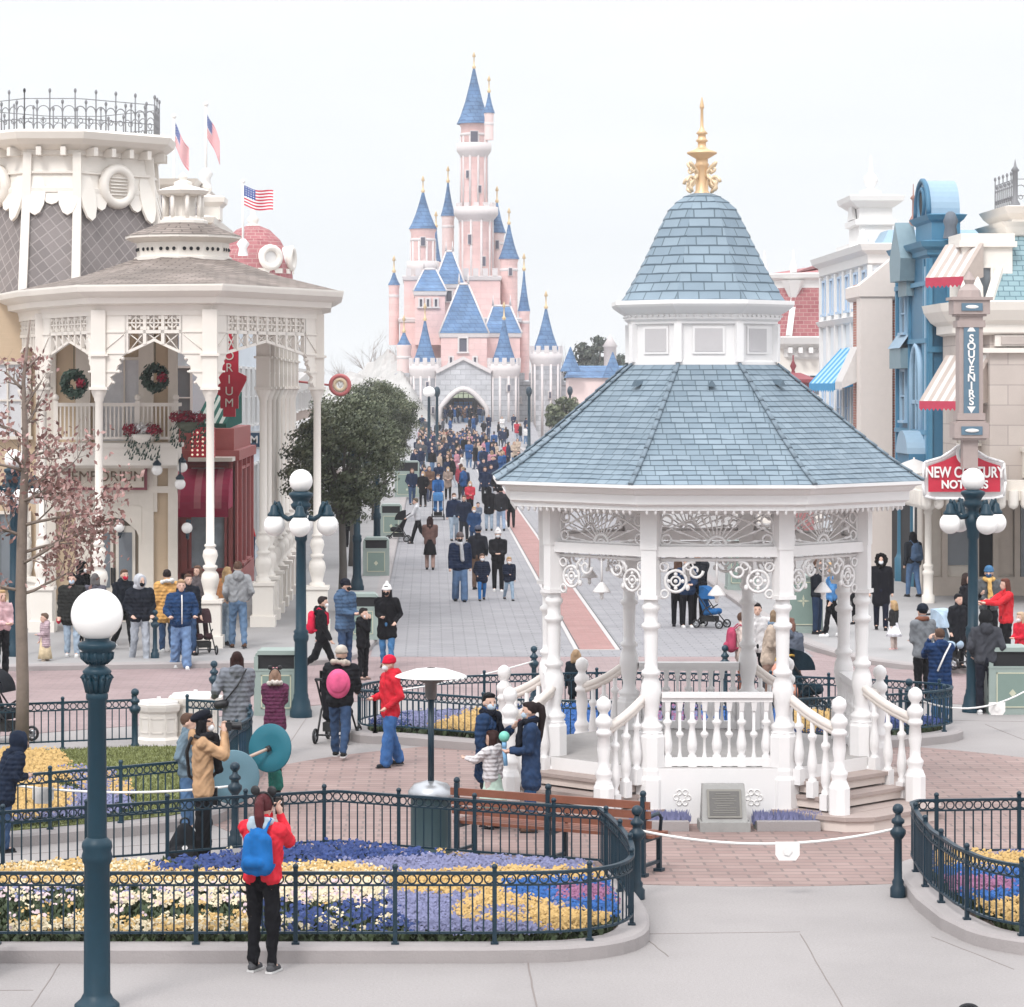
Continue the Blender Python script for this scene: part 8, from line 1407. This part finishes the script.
# pushchairs
def pushchair(px, py, rz, label, col, z=0.0, h=1.0, canopy=True):
    a = P(px, py, z); t = thing('pushchair', label, 'pushchair', tuple(a), R(rz), 'pushchairs'); t.scale = (h, h, h); mb = MB()
    for s in (-1, 1): mb.tube([(s * .22, -.35, .12), (s * .22, .0, .5), (s * .22, .34, .95), (s * .22, .42, 1.0)], .016, 6); mb.tube([(s * .22, .32, .12), (s * .22, .1, .5), (s * .22, -.1, .62)], .016, 6)
    mb.tube([(-.22, .42, 1.0), (.22, .42, 1.0)], .022, 6); mb.tube([(-.22, -.35, .14), (.22, -.35, .14)], .014, 6); mb.tube([(-.22, .32, .14), (.22, .32, .14)], .014, 6); mb.build('frame', BLACK, t)
    for s in (-1, 1):
        for y in (-.35, .32): w_ = MB(); w_.ring((s * .25, y, .12), (0, 1, 0), (0, 0, 1), .1, .022, 16, 6, m=0); w_.ring((s * .25, y, .12), (0, 1, 0), (0, 0, 1), .04, .02, 10, 5, m=1); [w_.tube([(s * .25, y, .12), (s * .25, y + .1 * math.cos(k * 1.257), .12 + .1 * math.sin(k * 1.257))], .01, 4, m=1) for k in range(5)]; w_.build('wheel', [BLACK, STEEL], t)
    mb = MB(); mb.cap((-.12, -.18, .45), (-.12, .1, .42), .09); mb.cap((.12, -.18, .45), (.12, .1, .42), .09); mb.cap((-.12, .1, .42), (-.12, .26, .85), .07); mb.cap((.12, .1, .42), (.12, .26, .85), .07); o = put('seat', remesh(mb, .02, CLOTH, 'seat'), t); o.color = (*col, 1)
    if canopy: mb = MB(); n = 8; V = [(x, .26 - .36 * math.sin(k * math.pi / 2 / n), .78 + .34 * math.cos(k * math.pi / 2 / n)) for k in range(n + 1) for x in (-.2, .2)]; mb.add(V, [(2 * k, 2 * k + 1, 2 * k + 3, 2 * k + 2) for k in range(n)] , True); mb.add([(s_ * .2, .26, .78) for s_ in (-1, 1)] + V, [tuple([0] + [2 + 2 * k for k in range(n + 1)]), tuple([1] + [3 + 2 * k for k in range(n + 1)])]); o = put('canopy', mb.mesh('canopy', CLOTH), t); o.color = (*col, 1)
    mb = MB(); mb.box((0, .02, .25), (.34, .36, .14)); o = put('basket', mb.mesh('basket', CLOTH), t); o.color = (.03, .03, .03, 1); return t
pushchair(337, 742, 165, 'black pushchair in front of the person with the round pink backpack', (0.0124, 0.0124, 0.01612)); pushchair(398, 542, -95, 'folded looking black pushchair at the kerb by the green bins', (0.0124, 0.0124, 0.01488)); pushchair(438, 520, 0, 'light blue pushchair in front of the man in the bright blue jacket', (.06, .18, .38)); pushchair(711, 628, 60, 'blue pushchair with a child seat and big wheel in the group seen through the gazebo', (.02, .10, .26), h=.85); pushchair(806, 716, 100, 'dark teal pushchair behind the fence at the right of the gazebo', (0.00744, 0.0186, 0.0279)); pushchair(4, 742, 70, 'dark pushchair at the left edge behind the back lawn fence', (0.0124, 0.01364, 0.01736)); pushchair(948, 668, 40, 'pale blue and white pushchair handle behind the man in the grey jacket', (.35, .45, .55), .12); pushchair(203, 654, 20, 'small dark pushchair behind the front porch column', (0.0372, 0.0186, 0.0217), .12, .8)
# ---- the distant crowd: low detail figures, each one its own object
def crowd_mesh(k):
    r = random.Random(k); hr = ('short', 'long', 'short', 'bob')[k % 4]; sh, T, q, hc, Rm, eyes, L = figure((('down', 'down'), ('hold', 'hold'), ('pocket', 'pocket'), ('down', 'hold'))[k % 4], r.uniform(-.6, .6), 0, 0, 1, (.84, .6, .74, .66)[k % 4], True, 'jean', 2, hr)
    tr = M(('navy_trousers', 'black_trousers', 'denim_trousers', 'pale_trousers')[(k // 2) % 4], ((.022, .035, .075), (0.0124, 0.0124, 0.01488), (.08, .15, .26), (.34, .37, .42))[(k // 2) % 4]); hm = M(('dark_hair', 'brown_hair', 'fair_hair')[k % 3], ((0.0124, 0.00992, 0.00992), (.07, .04, .03), (.26, .17, .1))[k % 3]); mats = [SKINS[0], CLOTH, tr, hm]; b = bmesh.new()
    for i, key in enumerate(('body', 'coat', 'legs', 'hair')):
        me = remesh(sh[key], .034, mats, 'x', 1); me.polygons.foreach_set('material_index', [i] * len(me.polygons)); b.from_mesh(me); bpy.data.meshes.remove(me)
    me = sh['shoes'].mesh('x', mats); me.polygons.foreach_set('material_index', [2] * len(me.polygons)); b.from_mesh(me)
    out_ = bpy.data.meshes.new('person'); b.to_mesh(out_); b.free(); [out_.materials.append(m) for m in mats]; return out_
CM = [crowd_mesh(k) for k in range(8)]; rc = random.Random(5); CC = [('dark navy', NAVY)] * 6 + [('black', BLK)] * 5 + [('blue', (.02, .07, .19))] * 3 + [('red', (.40, .03, .05))] + [('dark grey', (.06, .065, .075))] * 2 + [('dark navy', NAVY), ('white', (.6, .58, .57)), ('beige', (.42, .33, .26)), ('pink', (.42, .2, .24)), ('brown', (.12, .07, .05)), ('black', BLK), ('black', BLK), ('dark navy', NAVY)]
def crowd(x, y, z, h=None, grp='far off visitors crowding the street before the castle'):
    n, c = rc.choice(CC); o = put('person', rc.choice(CM)); s = (h or rc.uniform(1.5, 1.8)) / 1.75; o.location = (x, y, z); o.scale = (s, s, s); o.rotation_euler = (0, 0, R(rc.choice((0, 180, 0, 90, -90)) + rc.uniform(-30, 30))); o.color = (*c, 1)
    tag(o, 'tiny far off visitor in %s among the crowd %s' % (n, 'filling the street before the castle' if 'street' in grp else 'under the castle gate'), 'person', grp)
for k in range(165):
    y = 252 - 118 * rc.random() ** 1.9; x = rc.uniform(-.9, 3.2 + rc.random() * 3.6); crowd(x, y, 0)
for k in range(26): crowd(cx(463) + rc.uniform(-2.0, 2.0), 280 + rc.uniform(0, 5.5), 1.8 if True else 0, grp='far off visitors under the castle gate')
for k in range(26): y = rc.uniform(254, 272); crowd(rc.uniform(-1.5, 9.5), y, max(0.01, .01 + (y - 250) * .033) if y < 262 else .4 + (y - 262) * .075)
bpy.data.scenes.remove(_ts)
# ================================================================== the thin winter haze over the square
hz = bpy.data.materials.new('haze'); hz.use_nodes = True; n = hz.node_tree; n.nodes.clear(); o_ = n.nodes.new('ShaderNodeOutputMaterial'); v = n.nodes.new('ShaderNodeVolumePrincipled'); v.inputs['Color'].default_value = (.96, .97, 1, 1); v.inputs['Density'].default_value = .0003; v.inputs['Anisotropy'].default_value = .2; n.links.new(v.outputs[0], o_.inputs['Volume'])
mb = MB(); mb.b2(-320, 320, -70, 640, -2.2, 58); hb = mb.build('haze', hz); hb['kind'] = 'stuff'
